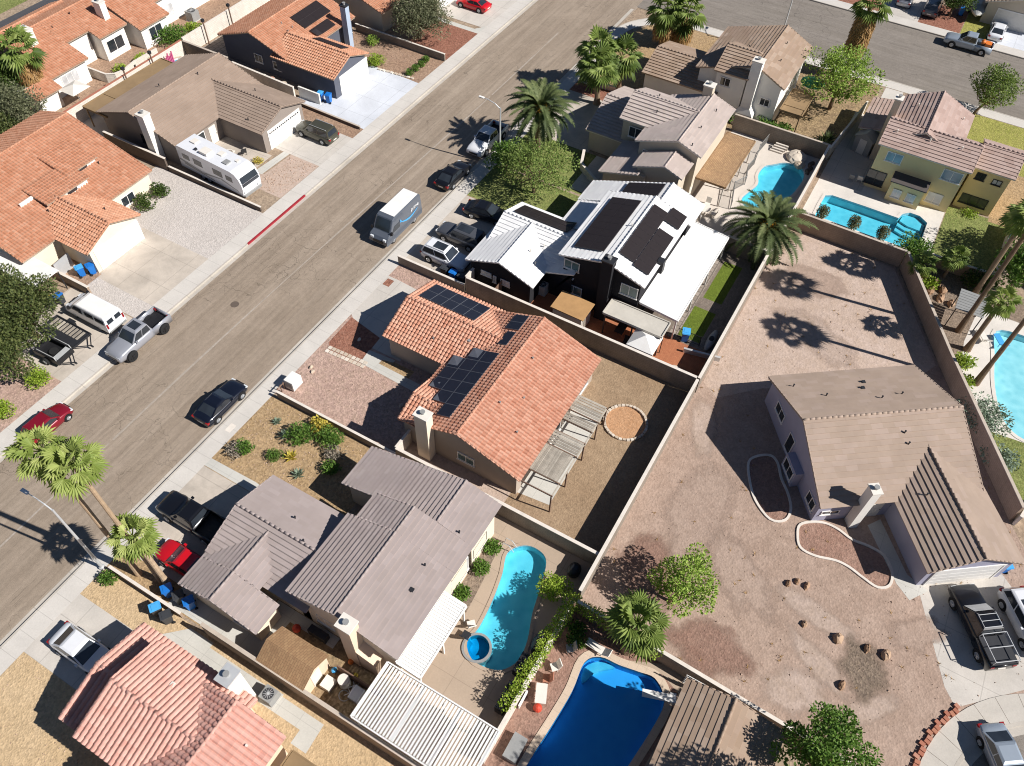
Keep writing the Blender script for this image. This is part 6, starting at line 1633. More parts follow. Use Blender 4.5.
for q in (-1, 1):
    for xx, ww, zz, hh in ((-3.3,1.0,2.1,.6),(-1.6,1.2,2.1,.7),(1.2,1.3,2.1,.7),(2.8,.9,2.1,.6)):
        m = MB(); m.box(xx-ww/2, xx+ww/2, q*(Wd/2+.008)-.006, q*(Wd/2+.008)+.006, zz-hh/2, zz+hh/2); O('side_window', m, M['car_glass'], rb, local=True)
    m = MB()
    for k, (x0, z0, x1, z1) in enumerate(((-4.4,1.5,-1.0,1.1),(-1.0,1.1,1.5,1.5),(1.5,1.5,3.8,1.0),(-3.8,1.2,.4,.8))):
        y_ = q*(Wd/2+.01); m.face([(x0,y_,z0-.09),(x1,y_,z1-.05),(x1,y_,z1+.05),(x0,y_,z0+.12)])
    O('stripe', m, M['gray'], rb, local=True)
    for ax in (-1.5,-.6): wheel(r, ax, q*(Wd/2-.18), .38, .25)
m = MB(); e = .012; m.face([(L/2-.3+e,-1.05,H-.5),(L/2-.3+e,1.05,H-.5),(L/2-.05+e,1.1,H-1.1),(L/2-.05+e,-1.1,H-1.1)][::-1], .5); m.face([(L/2-.05+e,-1.1,H-1.12),(L/2-.05+e,1.1,H-1.12),(L/2+e,1.1,1.65),(L/2+e,-1.1,1.65)][::-1], .5); O('windscreen', m, M['car_glass'], rb, local=True)
for q in (-1, 1):
    m = MB(); m.box(L/2-.1, L/2+.015, q*.9-.2, q*.9+.2, .95, 1.2); O('headlight', m, M['head'], rb, local=True)
m = MB(); m.box(L/2-.12, L/2+.06, -1.15, 1.15, .5, .75); O('bumper', m, M['gray'], rb, local=True)

# flat slatted trailer and dark trailer with spare wheel
r = T('flat_trailer', 'flat black trailer with pale slatted deck beside the white van', 'trailer', 21.2, 55.2, 0, -PI/2)
m = MB(); m.box(-2.1,2.1,-.95,-.87,.42,.6); m.box(-2.1,2.1,.87,.95,.42,.6); m.box(-2.1,-2.02,-.87,.87,.42,.6); m.box(2.02,2.1,-.87,.87,.42,.6)
m.tube([(2.1,-.8,.5),(3.1,0,.5)], .05, 6); m.tube([(2.1,.8,.5),(3.1,0,.5)], .05, 6); m.box(3.05,3.35,-.06,.06,.42,.56); O('frame', m, M['dark'], r, local=True)
m = MB(); m.box(-2.02,2.02,-.87,.87,.44,.5,.5); o = O('mesh_floor', m, M['dark'], r, local=True)
m = MB()
for k in range(9): m.box(-1.7+k*.4-.11, -1.7+k*.4+.11, -.2,.75,.503,.56)
O('slat_panel', m, M['wood_gray'], r, local=True)
for q in (-1, 1):
    wheel(r, -.4, q*1.08, .3, .2); m = MB(); m.box(-.8,0,q*1.08-.14,q*1.08+.14,.6,.65); O('mudguard', m, M['dark'], r, local=True)
r = T('small_trailer', 'small black open trailer carrying a spare wheel under the pine', 'trailer', 19.1, 54.0, 0, -PI/2+.05)
m = MB(); m.box(-1.5,1.3,-.85,-.78,.45,.95); m.box(-1.5,1.3,.78,.85,.45,.95); m.box(-1.5,-1.43,-.78,.78,.45,.95); m.box(1.23,1.3,-.78,.78,.45,.95); m.box(-1.43,1.23,-.78,.78,.45,.52); O('tub', m, M['black'], r, local=True)
m = MB(); m.tube([(1.3,-.6,.5),(2.2,0,.5)], .05, 6); m.tube([(1.3,.6,.5),(2.2,0,.5)], .05, 6); m.box(2.1,2.4,-.06,.06,.4,.55); O('hitch', m, M['dark'], r, local=True)
m = MB(); m.M = Matrix.Translation((-.1,0,.62)) @ Matrix.Rotation(PI/2, 4, 'X'); m.disc_y((0,0,0), .38, .22, 18); O('spare_tyre', m, M['tyre'], r, local=True)
m = MB()
for yy in (-.8, .8): m.tube([(-1.4,yy,.95),(-1.4,yy,1.4),(1.1,yy,1.3),(1.2,yy,.95)], .035, 6)
m.tube([(-1.4,-.8,1.4),(-1.4,.8,1.4)], .035, 6); m.box(.7,1.2,-.7,.7,.96,1.0); O('roll_bar', m, M['galv'], r, local=True)
for q in (-1, 1): wheel(r, -.1, q*.98, .36, .24)
# boat on its trailer
r = T('boat', 'gray covered motor boat parked beside the white sedan', 'boat', 123.3, -2.5, 0, PI)
m = MB(); rings = []
for x, hw, zb in ((-2.6,1.05,.6),(-1.0,1.12,.55),(.8,1.0,.6),(2.0,.6,.8),(2.9,.06,1.15)):
    rings.append([m.vert(p) for p in ((x,-hw,1.35),(x,-hw*.85,zb+.25),(x,0,zb),(x,hw*.85,zb+.25),(x,hw,1.35))])
for a, c in zip(rings, rings[1:]):
    for k in range(4): m.idx([a[k],c[k],c[k+1],a[k+1]], .5)
m.idx(rings[0], .5); hull = O('hull', m, M['offwhite'], r, local=True)
m = MB(); rr = []
for x, hw, h in ((-2.6,1.07,.15),(-1.0,1.14,.4),(.6,1.02,.55),(2.0,.62,.2),(2.9,.08,.02)): rr.append([m.vert(p) for p in ((x,-hw,1.37),(x,-hw*.5,1.37+h*.8),(x,0,1.37+h),(x,hw*.5,1.37+h*.8),(x,hw,1.37))])
for a, c in zip(rr, rr[1:]):
    for k in range(4): m.idx([a[k],c[k],c[k+1],a[k+1]], .5)
O('cover', m, M['gray'], r, local=True)
for q in (-1, 1): wheel(r, -.6, q*1.0, .3, .2)

# ------------------------------------------------------------------ street lamps
street_lamp('tall street lamp beside the palms at the left edge', 7.4, 35.98, 8.3, (-.05, 1.9))
street_lamp('street lamp rising from the leafy front lawn', 61.4, 35.5, 6.9, (0, 2.0))
street_lamp('street lamp behind the corner house on the side street', 100.1, 17.6, 7.6, (1.6, .2))

# ------------------------------------------------------------------ palms and trees
fan_palm('fan_palm', 'tallest street palm with leaning bare trunk over the road', 8.75, 31.7, 15.2, 1.9, 26, 'leaf_fan', .19, group='tall palms by the road')
fan_palm('fan_palm', 'tall street palm whose crown hangs over the dark red hatchback', 8.35, 33.5, 15.2, 1.95, 26, 'leaf_fan', .19, group='tall palms by the road', lean=(.1,.3))
fan_palm('fan_palm', 'shorter street palm with crown above the red car', 8.8, 31.1, 7.2, 1.85, 26, 'leaf_fan', .24, group='tall palms by the road')
date_palm('date_palm', 'wide date palm with orange fruit beside the road', 66.1, 33.4, 4.9, 4.2, 76)
date_palm('date_palm', 'spreading date palm between turf yard and rock slide pool', 63.6, 7.2, 2.9, 4.5, 64)
for i, (x, y, hh, lb) in enumerate(((77.3,31.8,4.6,'fan palm on the street side of the palm clump'),(79.3,32.8,5.0,'fan palm in the middle of the palm clump'),(80.6,30.6,4.2,'fan palm on the garage side of the palm clump'))):
    fan_palm('fan_palm', lb+' by the mauve house', x, y, hh, 3.0, 26, 'leaf_fan_dark', .34, 'bark', group='palm clump by the mauve house', lean=(.2*i-.2,.3))
for i, (x, y, hh, lb) in enumerate(((93.2,30.6,4.6,'left fan palm of the pair'),(94.6,28.6,4.3,'right fan palm of the pair'))):
    fan_palm('fan_palm', lb+' in the corner yard', x, y, hh, 3.0, 26, 'leaf_fan_dark', .34, 'bark', skirt=1.2, group='palm pair in the corner yard')
fan_palm('fan_palm', 'tall shaggy palm with brown skirt by the side street', 98.6, 8.6, 9.0, 2.8, 26, 'leaf_fan_dark', .35, 'bark', skirt=3.6)
fan_palm('fan_palm', 'shaggy palm with long brown skirt at the top left', 44.0, 85.2, 6.2, 3.0, 26, 'leaf_fan_dark', .4, 'bark', skirt=3.0)
fan_palm('fan_palm', 'broad fan palm beside the deep blue pool wall', 20.9, 1.7, 4.9, 2.35, 30, 'leaf_fan_dark', .36, 'bark')
fan_palm('fan_palm', 'tallest leaning palm on the east side of the bare lot', 62.5, -11.9, 13, 2.3, 26, 'leaf_fan', .24, 'bark', group='tall palms by the pale pool')
fan_palm('fan_palm', 'young palm with bright crown beside the pale pool', 60.6, -13.0, 6.2, 1.7, 26, 'leaf_fan', .26, 'bark', group='tall palms by the pale pool')
fan_palm('fan_palm', 'tall palm at the right edge above the pale pool', 57.0, -14.4, 13.2, 2.3, 26, 'leaf_fan', .24, 'bark', group='tall palms by the pale pool')
fan_palm('fan_palm', 'palm crown at the right edge near the shaded lawn', 67.7, -12.2, 9.3, 2.2, 26, 'leaf_fan_dark', .26, 'bark', group='tall palms by the pale pool')
fan_palm('fan_palm', 'small palm close to the corner of the brown wall', 67.0, -6.9, 2.2, 1.5, 26, 'leaf_fan_dark', .16, 'bark', group='small palms by the low wall')
fan_palm('fan_palm', 'small palm against the low wall of the shaded lawn', 69.0, -9.3, 2.5, 1.6, 28, 'leaf_fan_dark', .16, 'bark', group='small palms by the low wall')
tree('leafy_tree', 'airy street tree on the lawn of the black house', 59.3, 30.2, 5.0, 4.8, 'leaf_tree', 32, 150, .26, .13, th=1.9, flat=.5, sd=4, gap=.1, crad=1.1)
tree('leafy_tree', 'shrubby tree beside the street lamp', 60.6, 34.2, 3.2, 2.4, 'leaf_shrub', 18, 170, .26, .1, th=.9, sd=5)
tree('lime_tree', 'lime green tree between corner house and gray shed', 90.8, 8.2, 6.6, 5.0, 'leaf_lime', 34, 210, .3, .2, th=2.2, sd=6, gap=.12, crad=1.2, flat=1.0)
tree('leafy_tree', 'round green tree on the side street verge', 99.0, -6.6, 5.4, 3.5, 'leaf_tree', 28, 190, .27, .15, th=1.4, sd=8, lean=(.4,-.6), crad=.95, gap=.08)
tree('olive_tree', 'round gray green olive tree in the red gravel yard', 78.4, 57.2, 5.0, 4.0, 'leaf_olive', 48, 260, .26, .22, th=1.5, sd=9, crad=1.35, flat=.9)
tree('leafy_tree', 'bright sparse tree on the bare lot beside the broad palm', 25.5, .6, 4.8, 2.9, 'leaf_lime', 22, 190, .24, .11, th=1.5, sd=12, gap=.2, lean=(.3,-.5), crad=.72)
tree('leafy_tree', 'dense green tree at the bottom edge over the brown roof', 19.0, -10.6, 8.0, 3.2, 'leaf_shrub', 30, 240, .24, .18, th=3.8, sd=13, crad=.8, gap=.08)
tree('pine_tree', 'dark pine above the small black trailer', 19.6, 57.0, 6.0, 3.4, 'leaf_pine', 38, 260, .26, .22, th=2.0, sd=14, group='pines by the white awning')
tree('pine_tree', 'tall pine at the left edge beside the white awning', 19.0, 61.0, 6.2, 3.2, 'leaf_pine', 36, 260, .26, .22, th=2.2, sd=15, group='pines by the white awning')
tree('pine_tree', 'lower pine over the red earth at the left edge', 16.4, 55.8, 4.6, 3.2, 'leaf_pine', 38, 240, .26, .2, th=1.4, sd=16, group='pines by the white awning')
tree('leafy_tree', 'dark bushy tree behind the shaggy palm at the top left', 41.4, 87.4, 5.6, 3.4, 'leaf_dark', 34, 230, .3, .2, th=1.5, sd=17)
tree('leafy_tree', 'gray green tree in front of the shaggy palm at the left edge', 38.4, 81.5, 5.0, 3.8, 'leaf_olive', 36, 230, .28, .2, th=1.4, sd=18)
tree('leafy_tree', 'dusty tree at the left edge behind the orange house', 35.6, 80.5, 4.4, 3.0, 'leaf_pine', 30, 220, .28, .18, th=1.2, sd=19)
tree('leafy_tree', 'small round tree by the dark road in the top left corner', 44.6, 100.6, 4.0, 2.0, 'leaf_lime', 18, 160, .3, .12, th=1.2, sd=20)
tree('leafy_tree', 'dark tree between gray car and boat across the side street', 121.4, .6, 4.4, 2.4, 'leaf_dark', 26, 190, .3, .15, th=1.2, sd=21)
tree('leafy_tree', 'green tree at the right edge beside the white lawn wall', 70.0, -14.8, 5.4, 2.4, 'leaf_shrub', 26, 190, .3, .15, th=1.6, sd=22)

tree('leafy_tree', 'tall tree below the bottom edge shading the brown roof', 12.6, -11.8, 13.5, 5.2, 'leaf_tree', 44, 260, .3, .2, th=6.5, sd=33, crad=1.2, gap=.1)
tree('leafy_tree', 'tree beyond the right edge shading the yellow house lawn', 75.6, -18.2, 8.0, 4.2, 'leaf_tree', 36, 150, .3, .2, th=2.5, sd=31, crad=1.4)
# ------------------------------------------------------------------ shrubs
S = 'shrubs in the cactus garden'
shrub('green_shrub', 'largest round green shrub in the cactus garden', 23.25, 31.15, 1.15, 1.3, 'leaf_shrub', 800, .14, S)
shrub('green_shrub', 'round green shrub against the low wall of the cactus garden', 24.15, 29.0, 1.1, 1.3, 'leaf_shrub', 760, .14, S)
shrub('green_shrub', 'small clipped green ball in the cactus garden', 20.75, 31.7, .62, .75, 'leaf_shrub', 420, .1, S)
shrub('green_shrub', 'bushy shrub beside a dry twiggy patch near the pavement', 20.1, 34.1, .75, .85, 'leaf_shrub', 420, .14, S)
shrub('green_shrub', 'shrub in the shade beside the gray roof eave', 22.0, 27.2, .75, .9, 'leaf_shrub', 380, .14, S)
shrub('dry_shrub', 'dry twiggy bush next to the pavement', 19.6, 34.6, .8, .7, 'leaf_gray', 260, .14)
shrub('dry_shrub', 'dry gray bush near the roof edge of the cactus garden', 23.2, 27.9, .9, .8, 'leaf_gray', 280, .14)
shrub('yellow_cactus', 'yellow prickly cactus clump near the low wall', 24.6, 30.4, .8, 1.0, 'leaf_yellow', 320, .2)
agave('agave', 'yellow edged agave beside the clipped ball', 21.25, 30.6, .75, 'leaf_yellow', 26, 'agaves in the cactus garden', w=.16)
agave('agave', 'gray green agave near the street corner of the garden', 23.3, 33.7, .55, 'leaf_sage', 24, 'agaves in the cactus garden')
agave('agave', 'gray agave touching the largest green shrub', 22.6, 32.3, .7, 'leaf_sage', 28, 'agaves in the cactus garden')
agave('agave', 'pale agave near the garage roof corner', 20.3, 29.1, .7, 'leaf_sage', 28, 'agaves in the cactus garden')
shrub('round_shrub', 'pale round shrub at the edge of the freeform pool', 22.1, 7.9, 1.15, 1.4, 'leaf_hedge', 900, .13)
for x, y, r_, lb in ((22.6,13.2,.7,'bright shrub in the bed by the pool house wall'),(20.9,13.1,.6,'dark leafy plant under the pool house window'),(18.6,13.2,.65,'leafy plant beside the white ribbed patio cover')): shrub('bed_shrub', lb, x, y, r_, .9, 'leaf_shrub', 300, .16, 'plants in the pool house bed')
G_ = 'clipped shrubs along the pavement'
for x, y, lb in ((70.7,53.5,'nearest the driveway'),(71.9,53.4,'second from the driveway'),(73.1,53.4,'third from the driveway'),(74.3,53.5,'farthest from the driveway')): shrub('green_shrub', 'small clipped shrub in the row of four, '+lb, x, y, .52, .75, 'leaf_shrub', 300, .12, G_)
shrub('flowering_shrub', 'wide pale flowering shrub beside the white garage', 70.5, 58.2, 1.15, 1.2, 'leaf_hedge', 620, .15)
shrub('green_shrub', 'bright shrub beside the low white wall and its own shadow', 73.9, 61.2, .8, 1.3, 'leaf_lime', 420, .15)
shrub('green_shrub', 'dark round shrub by the orange house front window', 36.9, 61.7, 1.05, 1.9, 'leaf_dark', 620, .16, 'round shrubs by the orange house')
shrub('green_shrub', 'dark round shrub at the corner of the orange house', 39.1, 61.9, .95, 1.6, 'leaf_dark', 560, .16, 'round shrubs by the orange house')
shrub('green_shrub', 'yellow green shrub beside the small black trailer', 16.6, 53.0, 1.1, 1.3, 'leaf_hedge', 620, .15)
shrub('green_shrub', 'rounded shrub beside the pavement at the left edge', 12.9, 52.9, 1.05, 1.3, 'leaf_hedge', 600, .15)
shrub('green_shrub', 'small shrub at the foot of the left street lamp', 7.0, 34.9, .6, .8, 'leaf_shrub', 300, .14)
for x, y, lb in ((53.2,82.4,'yellow green shrub behind the townhouse patio wall'),(56.2,82.0,'flat green shrub in the townhouse planter')): shrub('planter_shrub', lb, x, y, 1.0, .9, 'leaf_hedge', 420, .16)
shrub('green_hedge', 'long dark green hedge in front of the second townhouse', 61.6, 82.3, 2.2, 1.8, 'leaf_shrub', 1100, .2, lumps=9)
shrub('green_shrub', 'yellow green bush at the end of the long hedge', 64.6, 82.0, 1.1, 1.0, 'leaf_hedge', 420, .18)
shrub('feathery_bush', 'feathery green bush at the corner of the long pool', 70.0, -5.9, 1.9, 2.4, 'leaf_shrub', 1200, .2, lumps=8)
shrub('sage_bush', 'large gray green bush beside the pale pool lawn', 53.0, -15.4, 2.0, 2.0, 'leaf_sage', 1200, .18, lumps=8)
shrub('sage_bush', 'gray green bush near the brown wall at the right edge', 49.6, -17.4, 1.4, 1.5, 'leaf_sage', 700, .18, lumps=6)
for x, y, lb in ((67.0,-8.2,'leafy plant under the small corner palm'),(58.8,-12.9,'yellow green plant at the foot of the young palm'),(56.4,-13.4,'bushy plant beside the pool deck under the palms')): shrub('bed_shrub', lb, x, y, .9, 1.0, 'leaf_hedge', 360, .18)
shrub('bed_shrub', 'dark shrubs at the end of the low lawn wall', 69.4, -12.1, 1.6, 1.8, 'leaf_dark', 700, .2, lumps=7)
for x, y, lb in ((83.6,14.0,'spiky plant beside the corner house chimney'),(82.2,13.2,'leafy bush by the gray pool wall of the corner house'),(82.6,17.8,'dark bush along the corner house end wall'),(83.0,11.6,'bright bush at the corner house patio')): shrub('yard_bush', lb, x, y, 1.2, 1.5, 'leaf_shrub', 460, .22)
agave('spiky_plant', 'dark spiky plant at the end of the gray pool wall', 82.6, 6.8, 1.7, 'leaf_date', 40, w=.25)
agave('spiky_plant', 'second spiky plant beside the thin white wall', 84.4, 6.6, 1.4, 'leaf_date', 34, w=.22)
for x, y, lb in ((71.0,3.4,'left of the three rounded shrubs'),(71.0,.2,'middle of the three rounded shrubs'),(71.0,-2.6,'right of the three rounded shrubs')): shrub('rounded_shrub', lb+' at the long pool edge', x, y, .6, 2.05, 'leaf_olive', 900, .12, 'rounded shrubs at the long pool')
shrub('green_hedge', 'dark hedge on the lawn of the pale yellow house', 88.9, -10.2, 1.7, .9, 'leaf_dark', 700, .18, lumps=7)
shrub('flowering_shrub', 'low shrub with pink flowers under the wide window', 79.9, -9.6, .8, .5, 'leaf_hedge', 220, .14)
# hedge over the wall between the pools, two runs
for nm, lb, a, b_ in (('hedge', 'long bright hedge on the wall beside the deep blue pool', (13.5,6.6), (21.4,6.25)), ('hedge', 'hedge on the wall between bare lot and loungers', (21.4,6.0), (21.15,.2))):
    root = T(nm, lb, 'hedge', (a[0]+b_[0])/2, (a[1]+b_[1])/2)
    f = MB(); s = MB(); a, b_ = Vector((*a, 0)), Vector((*b_, 0)); n = int((b_-a).length/.5)
    for i in range(n+1):
        p = a.lerp(b_, i/n); clump(f, (p.x+R.uniform(-.1,.1), p.y+R.uniform(-.1,.1), 1.4+R.uniform(-.15,.2)), .5*R.uniform(.8,1.2), 150, .15, 1.0, .5)
        s.tube([(p.x,p.y+.22,0),(p.x,p.y+.15,1.4)], .03, 5)
    O('stem', s, M['bark'], root); O('foliage', f, M['leaf_hedge'], root)
for x, y, lb in ((20.3,5.2,'in the corner of the two hedges'),(19.6,4.9,'beside the white lounger')): shrub('bed_shrub', 'leafy plant '+lb, x, y, .65, .8, 'leaf_shrub', 260, .16)
# dead leaves and litter
# ------------------------------------------------------------------ boulders and edgings
B_ = 'boulders on the bare lot'
for x, y, r_, lb in ((31.0,-6.2,.42,'first of three boulders in a row near the red bed'),(31.5,-6.7,.4,'middle of three boulders in a row'),(31.5,-7.4,.45,'last of three boulders in a row'),(28.7,-8.1,.4,'lone tan boulder left of the gray gravel'),(28.9,-10.4,.62,'largest boulder above the gray gravel'),(29.4,-13.5,.6,'boulder at the driveway side of the gray gravel'),(25.9,-11.5,.5,'boulder below the gray gravel patch'),(29.2,-12.3,.5,'flat pale boulder at the gravel edge')):
    rock(lb, x, y, r_*.72, B_, h=.75)
m = MB()
for k in range(2):
    pass
for i in range(26):
    a = 1.0+i*.029; rr = 10.72+(.18 if i % 3 == 0 else 0)
    b = MB(); c = (CC[0]+rr*math.cos(a), CC[1]+rr*math.sin(a)); b.obox(c, .17, .13, 0, .16+R.uniform(-.02,.05), a+R.uniform(-.2,.2)); O('edging_brick', b, M['brick_red'], label='red edging brick along the curved pavement of the turning circle', cat='brick', group='red bricks along the curved pavement')
for i in range(34):
    a = 2*PI*i/34; c = (37.75+1.72*math.cos(a), 9.65+1.72*math.sin(a)); b = MB(); b.obox(c, .13, .1, 0, .16+R.uniform(-.02,.04), a+PI/2+R.uniform(-.15,.15)); O('ring_stone', b, M['stone_pale'], label='pale stone in the ring around the sandy circle', cat='stone', group='stones of the fire ring')
for i in range(10):
    for j in range(2):
        b = MB(); t = i/9; c = (31.35+.18*t+.42*j-.0, 35.0-3.6*t); b.obox(c, .17, .16, .0, .05, .03); O('stepping_stone', b, M['stone_pale'], label='pale square paver in the strip across the front gravel', cat='paver', group='paver strip in the front gravel')
for i in range(9):
    b = MB(); c = (69.75+i*.06, 57.2-i*.55); b.obox(c, .16, .2, 0, .12, R.uniform(-.3,.3)); O('edging_stone', b, M['stone_pale'], label='pale edging stone beside the bright new driveway', cat='stone', group='edging stones by the new driveway')
for x, y, lb in ((33.8,33.4,'white rock on the red gravel strip'),(29.2,35.0,'white rock at the edge of the pink gravel'),(28.9,34.6,'small white rock on the pink gravel'),(29.8,26.2,'white rock near the orange house shadow')): rock(lb, x, y, .22, 'white rocks in the front gravel', 'stone_pale', name='white_rock')
for x, y in ((71.8,-16.6),(72.6,-15.6),(73.6,-16.2),(74.2,-17.4),(72.4,-17.6)): rock('tan boulder in the terraced bed at the right edge', x, y, .5, 'boulders in the terraced bed')
for x, y in ((68.3,-7.6),(67.6,-8.8),(66.4,-8.6),(67.0,-9.6),(65.8,-9.6),(65.6,-10.6)): rock('brown garden boulder below the low lawn wall', x, y, .55, 'boulders below the low lawn wall')
# rock slide of the pool
r = T('rock_slide', 'pale rock slide with dark boulders at the turquoise pool', 'pool slide', 79.0, 8.2)
m = MB(); m.sphere((79.6,8.6,.15), 1.2,1.1,.5,12,7,.1); m.sphere((78.5,7.9,.1), .7,.6,.35,10,6,.12); O('rock', m, M['stone_pale'], r)
m = MB()
for k in range(7): m.sphere((77.6+.32*k, 6.75+.12*math.sin(k*1.7)+.1*k*.2, .12), .3,.24,.22,8,5,.15)
O('dark_boulder_edge', m, M['block_dark'], r)
m = MB()
for k in range(4): m.box(79.4+.28*k, 79.62+.28*k, 10.2-.1*k, 11.6-.1*k, 0, .16+.14*k)
O('step', m, M['deck_pale'], r)

# ------------------------------------------------------------------ patio covers, sheds, shade
pc = slat_cover('patio_cover', 'large white ribbed patio cover at the bottom edge', 7.75, 11.55, 6.1, 14.25, 2.55, 'x', .215, .13, 'white_metal', [(7.95,6.3),(11.35,6.3),(11.35,10),(7.95,10.2),(7.95,14.1)], solid=False)
m = MB()
for yy in (8.8, 11.4): m.box(7.85,11.45,yy-.12,yy+.12,2.44,2.5)
O('beam', m, M['white_metal'], pc)
slat_cover('patio_cover', 'narrow white ribbed patio cover along the pool house wall', 11.75, 17.2, 11.95, 13.75, 2.65, 'y', .2, .17, 'white_metal', [(11.9,12.1),(14.5,12.1),(17.0,12.1)], solid=True, zf=lambda x, y: 2.45+(y-11.95)*.12)
for k, (x0, x1) in enumerate(((27.5,29.0),(29.35,32.5),(32.8,34.3),(34.6,36.2))): pass
pg = T('pergola', 'weathered gray pergola behind the orange tiled house', 'pergola', 32, 12.4)
m = MB()
for k in range(24):
    yy = 11.25+.1*k
    m.box(28.6,31.2,yy,yy+.085,2.42,2.46)
O('board_panel', m, M['wood_gray'], pg)
m = MB()
for xx in [31.4+.26*k for k in range(5)]+[33.9+.26*k for k in range(3)]+[35.1+.26*k for k in range(6)]: m.box(xx,xx+.2,11.1,13.7,2.44,2.47)
O('slat_panel', m, M['wood_gray'], pg)
for xx in (27.4,28.6,31.3,32.7,33.9,35.0,36.6):
    m = MB(); m.box(xx-.04,xx+.04,11.0,13.75,2.3,2.41); O('beam', m, M['wood_brown'], pg)
m = MB(); m.box(27.35,36.65,11.05,11.15,2.2,2.295); O('beam', m, M['wood_gray'], pg)
for xx in (27.4,29.9,32.7,35.0,36.6):
    m = MB(); m.box(xx-.05,xx+.05,11.05,11.15,0,2.195); O('post', m, M['wood_brown'], pg)
def shed(label, x, y, rz, L, Wd, h0, h1, wallm, roofm, name='garden_shed', doorm='offwhite'):
    r = T(name, label, 'shed', x, y, 0, rz)
    m = MB(); hl, hw = L/2, Wd/2
    A = [m.vert(p) for p in ((-hl,-hw,0),(-hl,-hw,h0),(-hl,0,h1),(-hl,hw,h0),(-hl,hw,0))]; B = [m.vert(p) for p in ((hl,-hw,0),(hl,-hw,h0),(hl,0,h1),(hl,hw,h0),(hl,hw,0))]
    m.idx(A, .5); m.idx(B[::-1], .5)
    for i in range(5): j = (i+1) % 5; m.idx([A[j],A[i],B[i],B[j]], .5)
    O('wall', m, M[wallm], r, local=True)
    m = MB(); k = (h1-h0)/hw; o = .15
    for s in (-1, 1): slab(m, [(-hl-o,0,h1+.08),(hl+o,0,h1+.08),(hl+o,s*(hw+o),h0-k*o+.08),(-hl-o,s*(hw+o),h0-k*o+.08)], .06)
    O('roof', m, M[roofm], r, local=True)
    m = MB(); m.box(hl,hl+.04,-.4,.4,.05,1.75); O('door', m, M[doorm], r, local=True)
    return r
shed('tan shingled shed beside the long tan block wall', 8.85, 19.8, -PI/2, 3.5, 2.3, 1.85, 2.5, 'st_peach', 'shingle_brown')
shed('small gray shed in the shade of the pale yellow house', 85.2, 2.7, 2.9, 2.2, 2.0, 1.9, 2.5, 'gray', 'gray')
r = T('plywood_shed', 'flat plywood roofed shed in the terracotta side yard', 'shed', 45.3, 18.6)
m = MB(); m.box(44.3,46.3,17.2,20.0,0,2.0); O('wall', m, M['offwhite'], r); m = MB(); m.prism(rect(44.15,46.5,17.0,20.2), 2.003, lambda p: 2.08+(p[1]-17)*.02); O('roof', m, M['plywood'], r)
m = MB()
for k in range(4): m.tube([(44.3+.15*k,16.95,0),(44.5+.1*k,17.05,1.9)], .03, 5)
O('leaning_pole', m, M['wood_gray'], r)
r = T('canopy', 'white peaked canopy on the terracotta patio', 'canopy', 44.9, 11.5)
m = MB(); c = (44.9,11.5,2.75); q = [(43.75,10.3,2.05),(46.05,10.3,2.05),(46.05,12.7,2.05),(43.75,12.7,2.05)]
for i in range(4): m.face([q[i], q[(i+1) % 4], c], .5); m.face([q[i], (q[i][0],q[i][1],1.85), (q[(i+1) % 4][0],q[(i+1) % 4][1],1.85), q[(i+1) % 4]], .5)
O('canopy_top', m, M['white'], r)
for p in q:
    m = MB(); m.box(p[0]-.03,p[0]+.03,p[1]-.03,p[1]+.03,0,1.9); O('pole', m, M['dark'], r)
r = T('pool_umbrella', 'gray ribbed sunshade beside the leaning palm trunk', 'sunshade', 64.0, -11.6)
m = MB()
for k in range(8): m.box(62.5+.36*k,62.82+.36*k,-13.0,-10.6,2.3,2.34)
O('panel', m, M['gray'], r)
for p in ((62.6,-12.9),(65.2,-12.9),(65.2,-10.7),(62.6,-10.7)):
    m = MB(); m.box(p[0]-.04,p[0]+.04,p[1]-.04,p[1]+.04,0,2.29); O('post', m, M['dark'], r)
r = T('awning', 'plain white awning between pine and pierced block wall', 'awning', 24.2, 63.5)
m = MB(); m.prism([(22.6,59.6),(25.2,59.6),(25.2,67.5),(22.6,67.5)], 2.2, 2.25); O('canopy_top', m, M['white'], r)
for p in ((22.7,59.7),(25.1,59.7),(25.1,67.4),(22.7,67.4)):
    m = MB(); m.box(p[0]-.04,p[0]+.04,p[1]-.04,p[1]+.04,0,2.19); O('post', m, M['dark'], r)
r = T('green_umbrella', 'green garden umbrella under the lime tree', 'umbrella', 91.6, 11.0)
m = MB(); k = 10
for i in range(k): a0, a1 = 2*PI*i/k, 2*PI*(i+1)/k; m.face([(91.6,11,2.6),(91.6+1.5*math.cos(a0),11+1.5*math.sin(a0),2.1),(91.6+1.5*math.cos(a1),11+1.5*math.sin(a1),2.1)], .5)
O('canopy_top', m, M['green_cloth'], r); m = MB(); m.cyl((91.6,11), .03, 0, 2.6, 8); O('pole', m, M['gray'], r)
r = T('white_umbrella', 'pale square umbrella beside the townhouse patio', 'umbrella', 46.0, 81.2)
m = MB()
for i in range(4): a0, a1 = PI/4+PI/2*i, PI/4+PI/2*(i+1); m.face([(46,81.2,2.5),(46+1.7*math.cos(a0),81.2+1.7*math.sin(a0),2.05),(46+1.7*math.cos(a1),81.2+1.7*math.sin(a1),2.05)], .5)
O('canopy_top', m, M['offwhite'], r); m = MB(); m.cyl((46,81.2), .03, 0, 2.5, 8); O('pole', m, M['gray'], r)

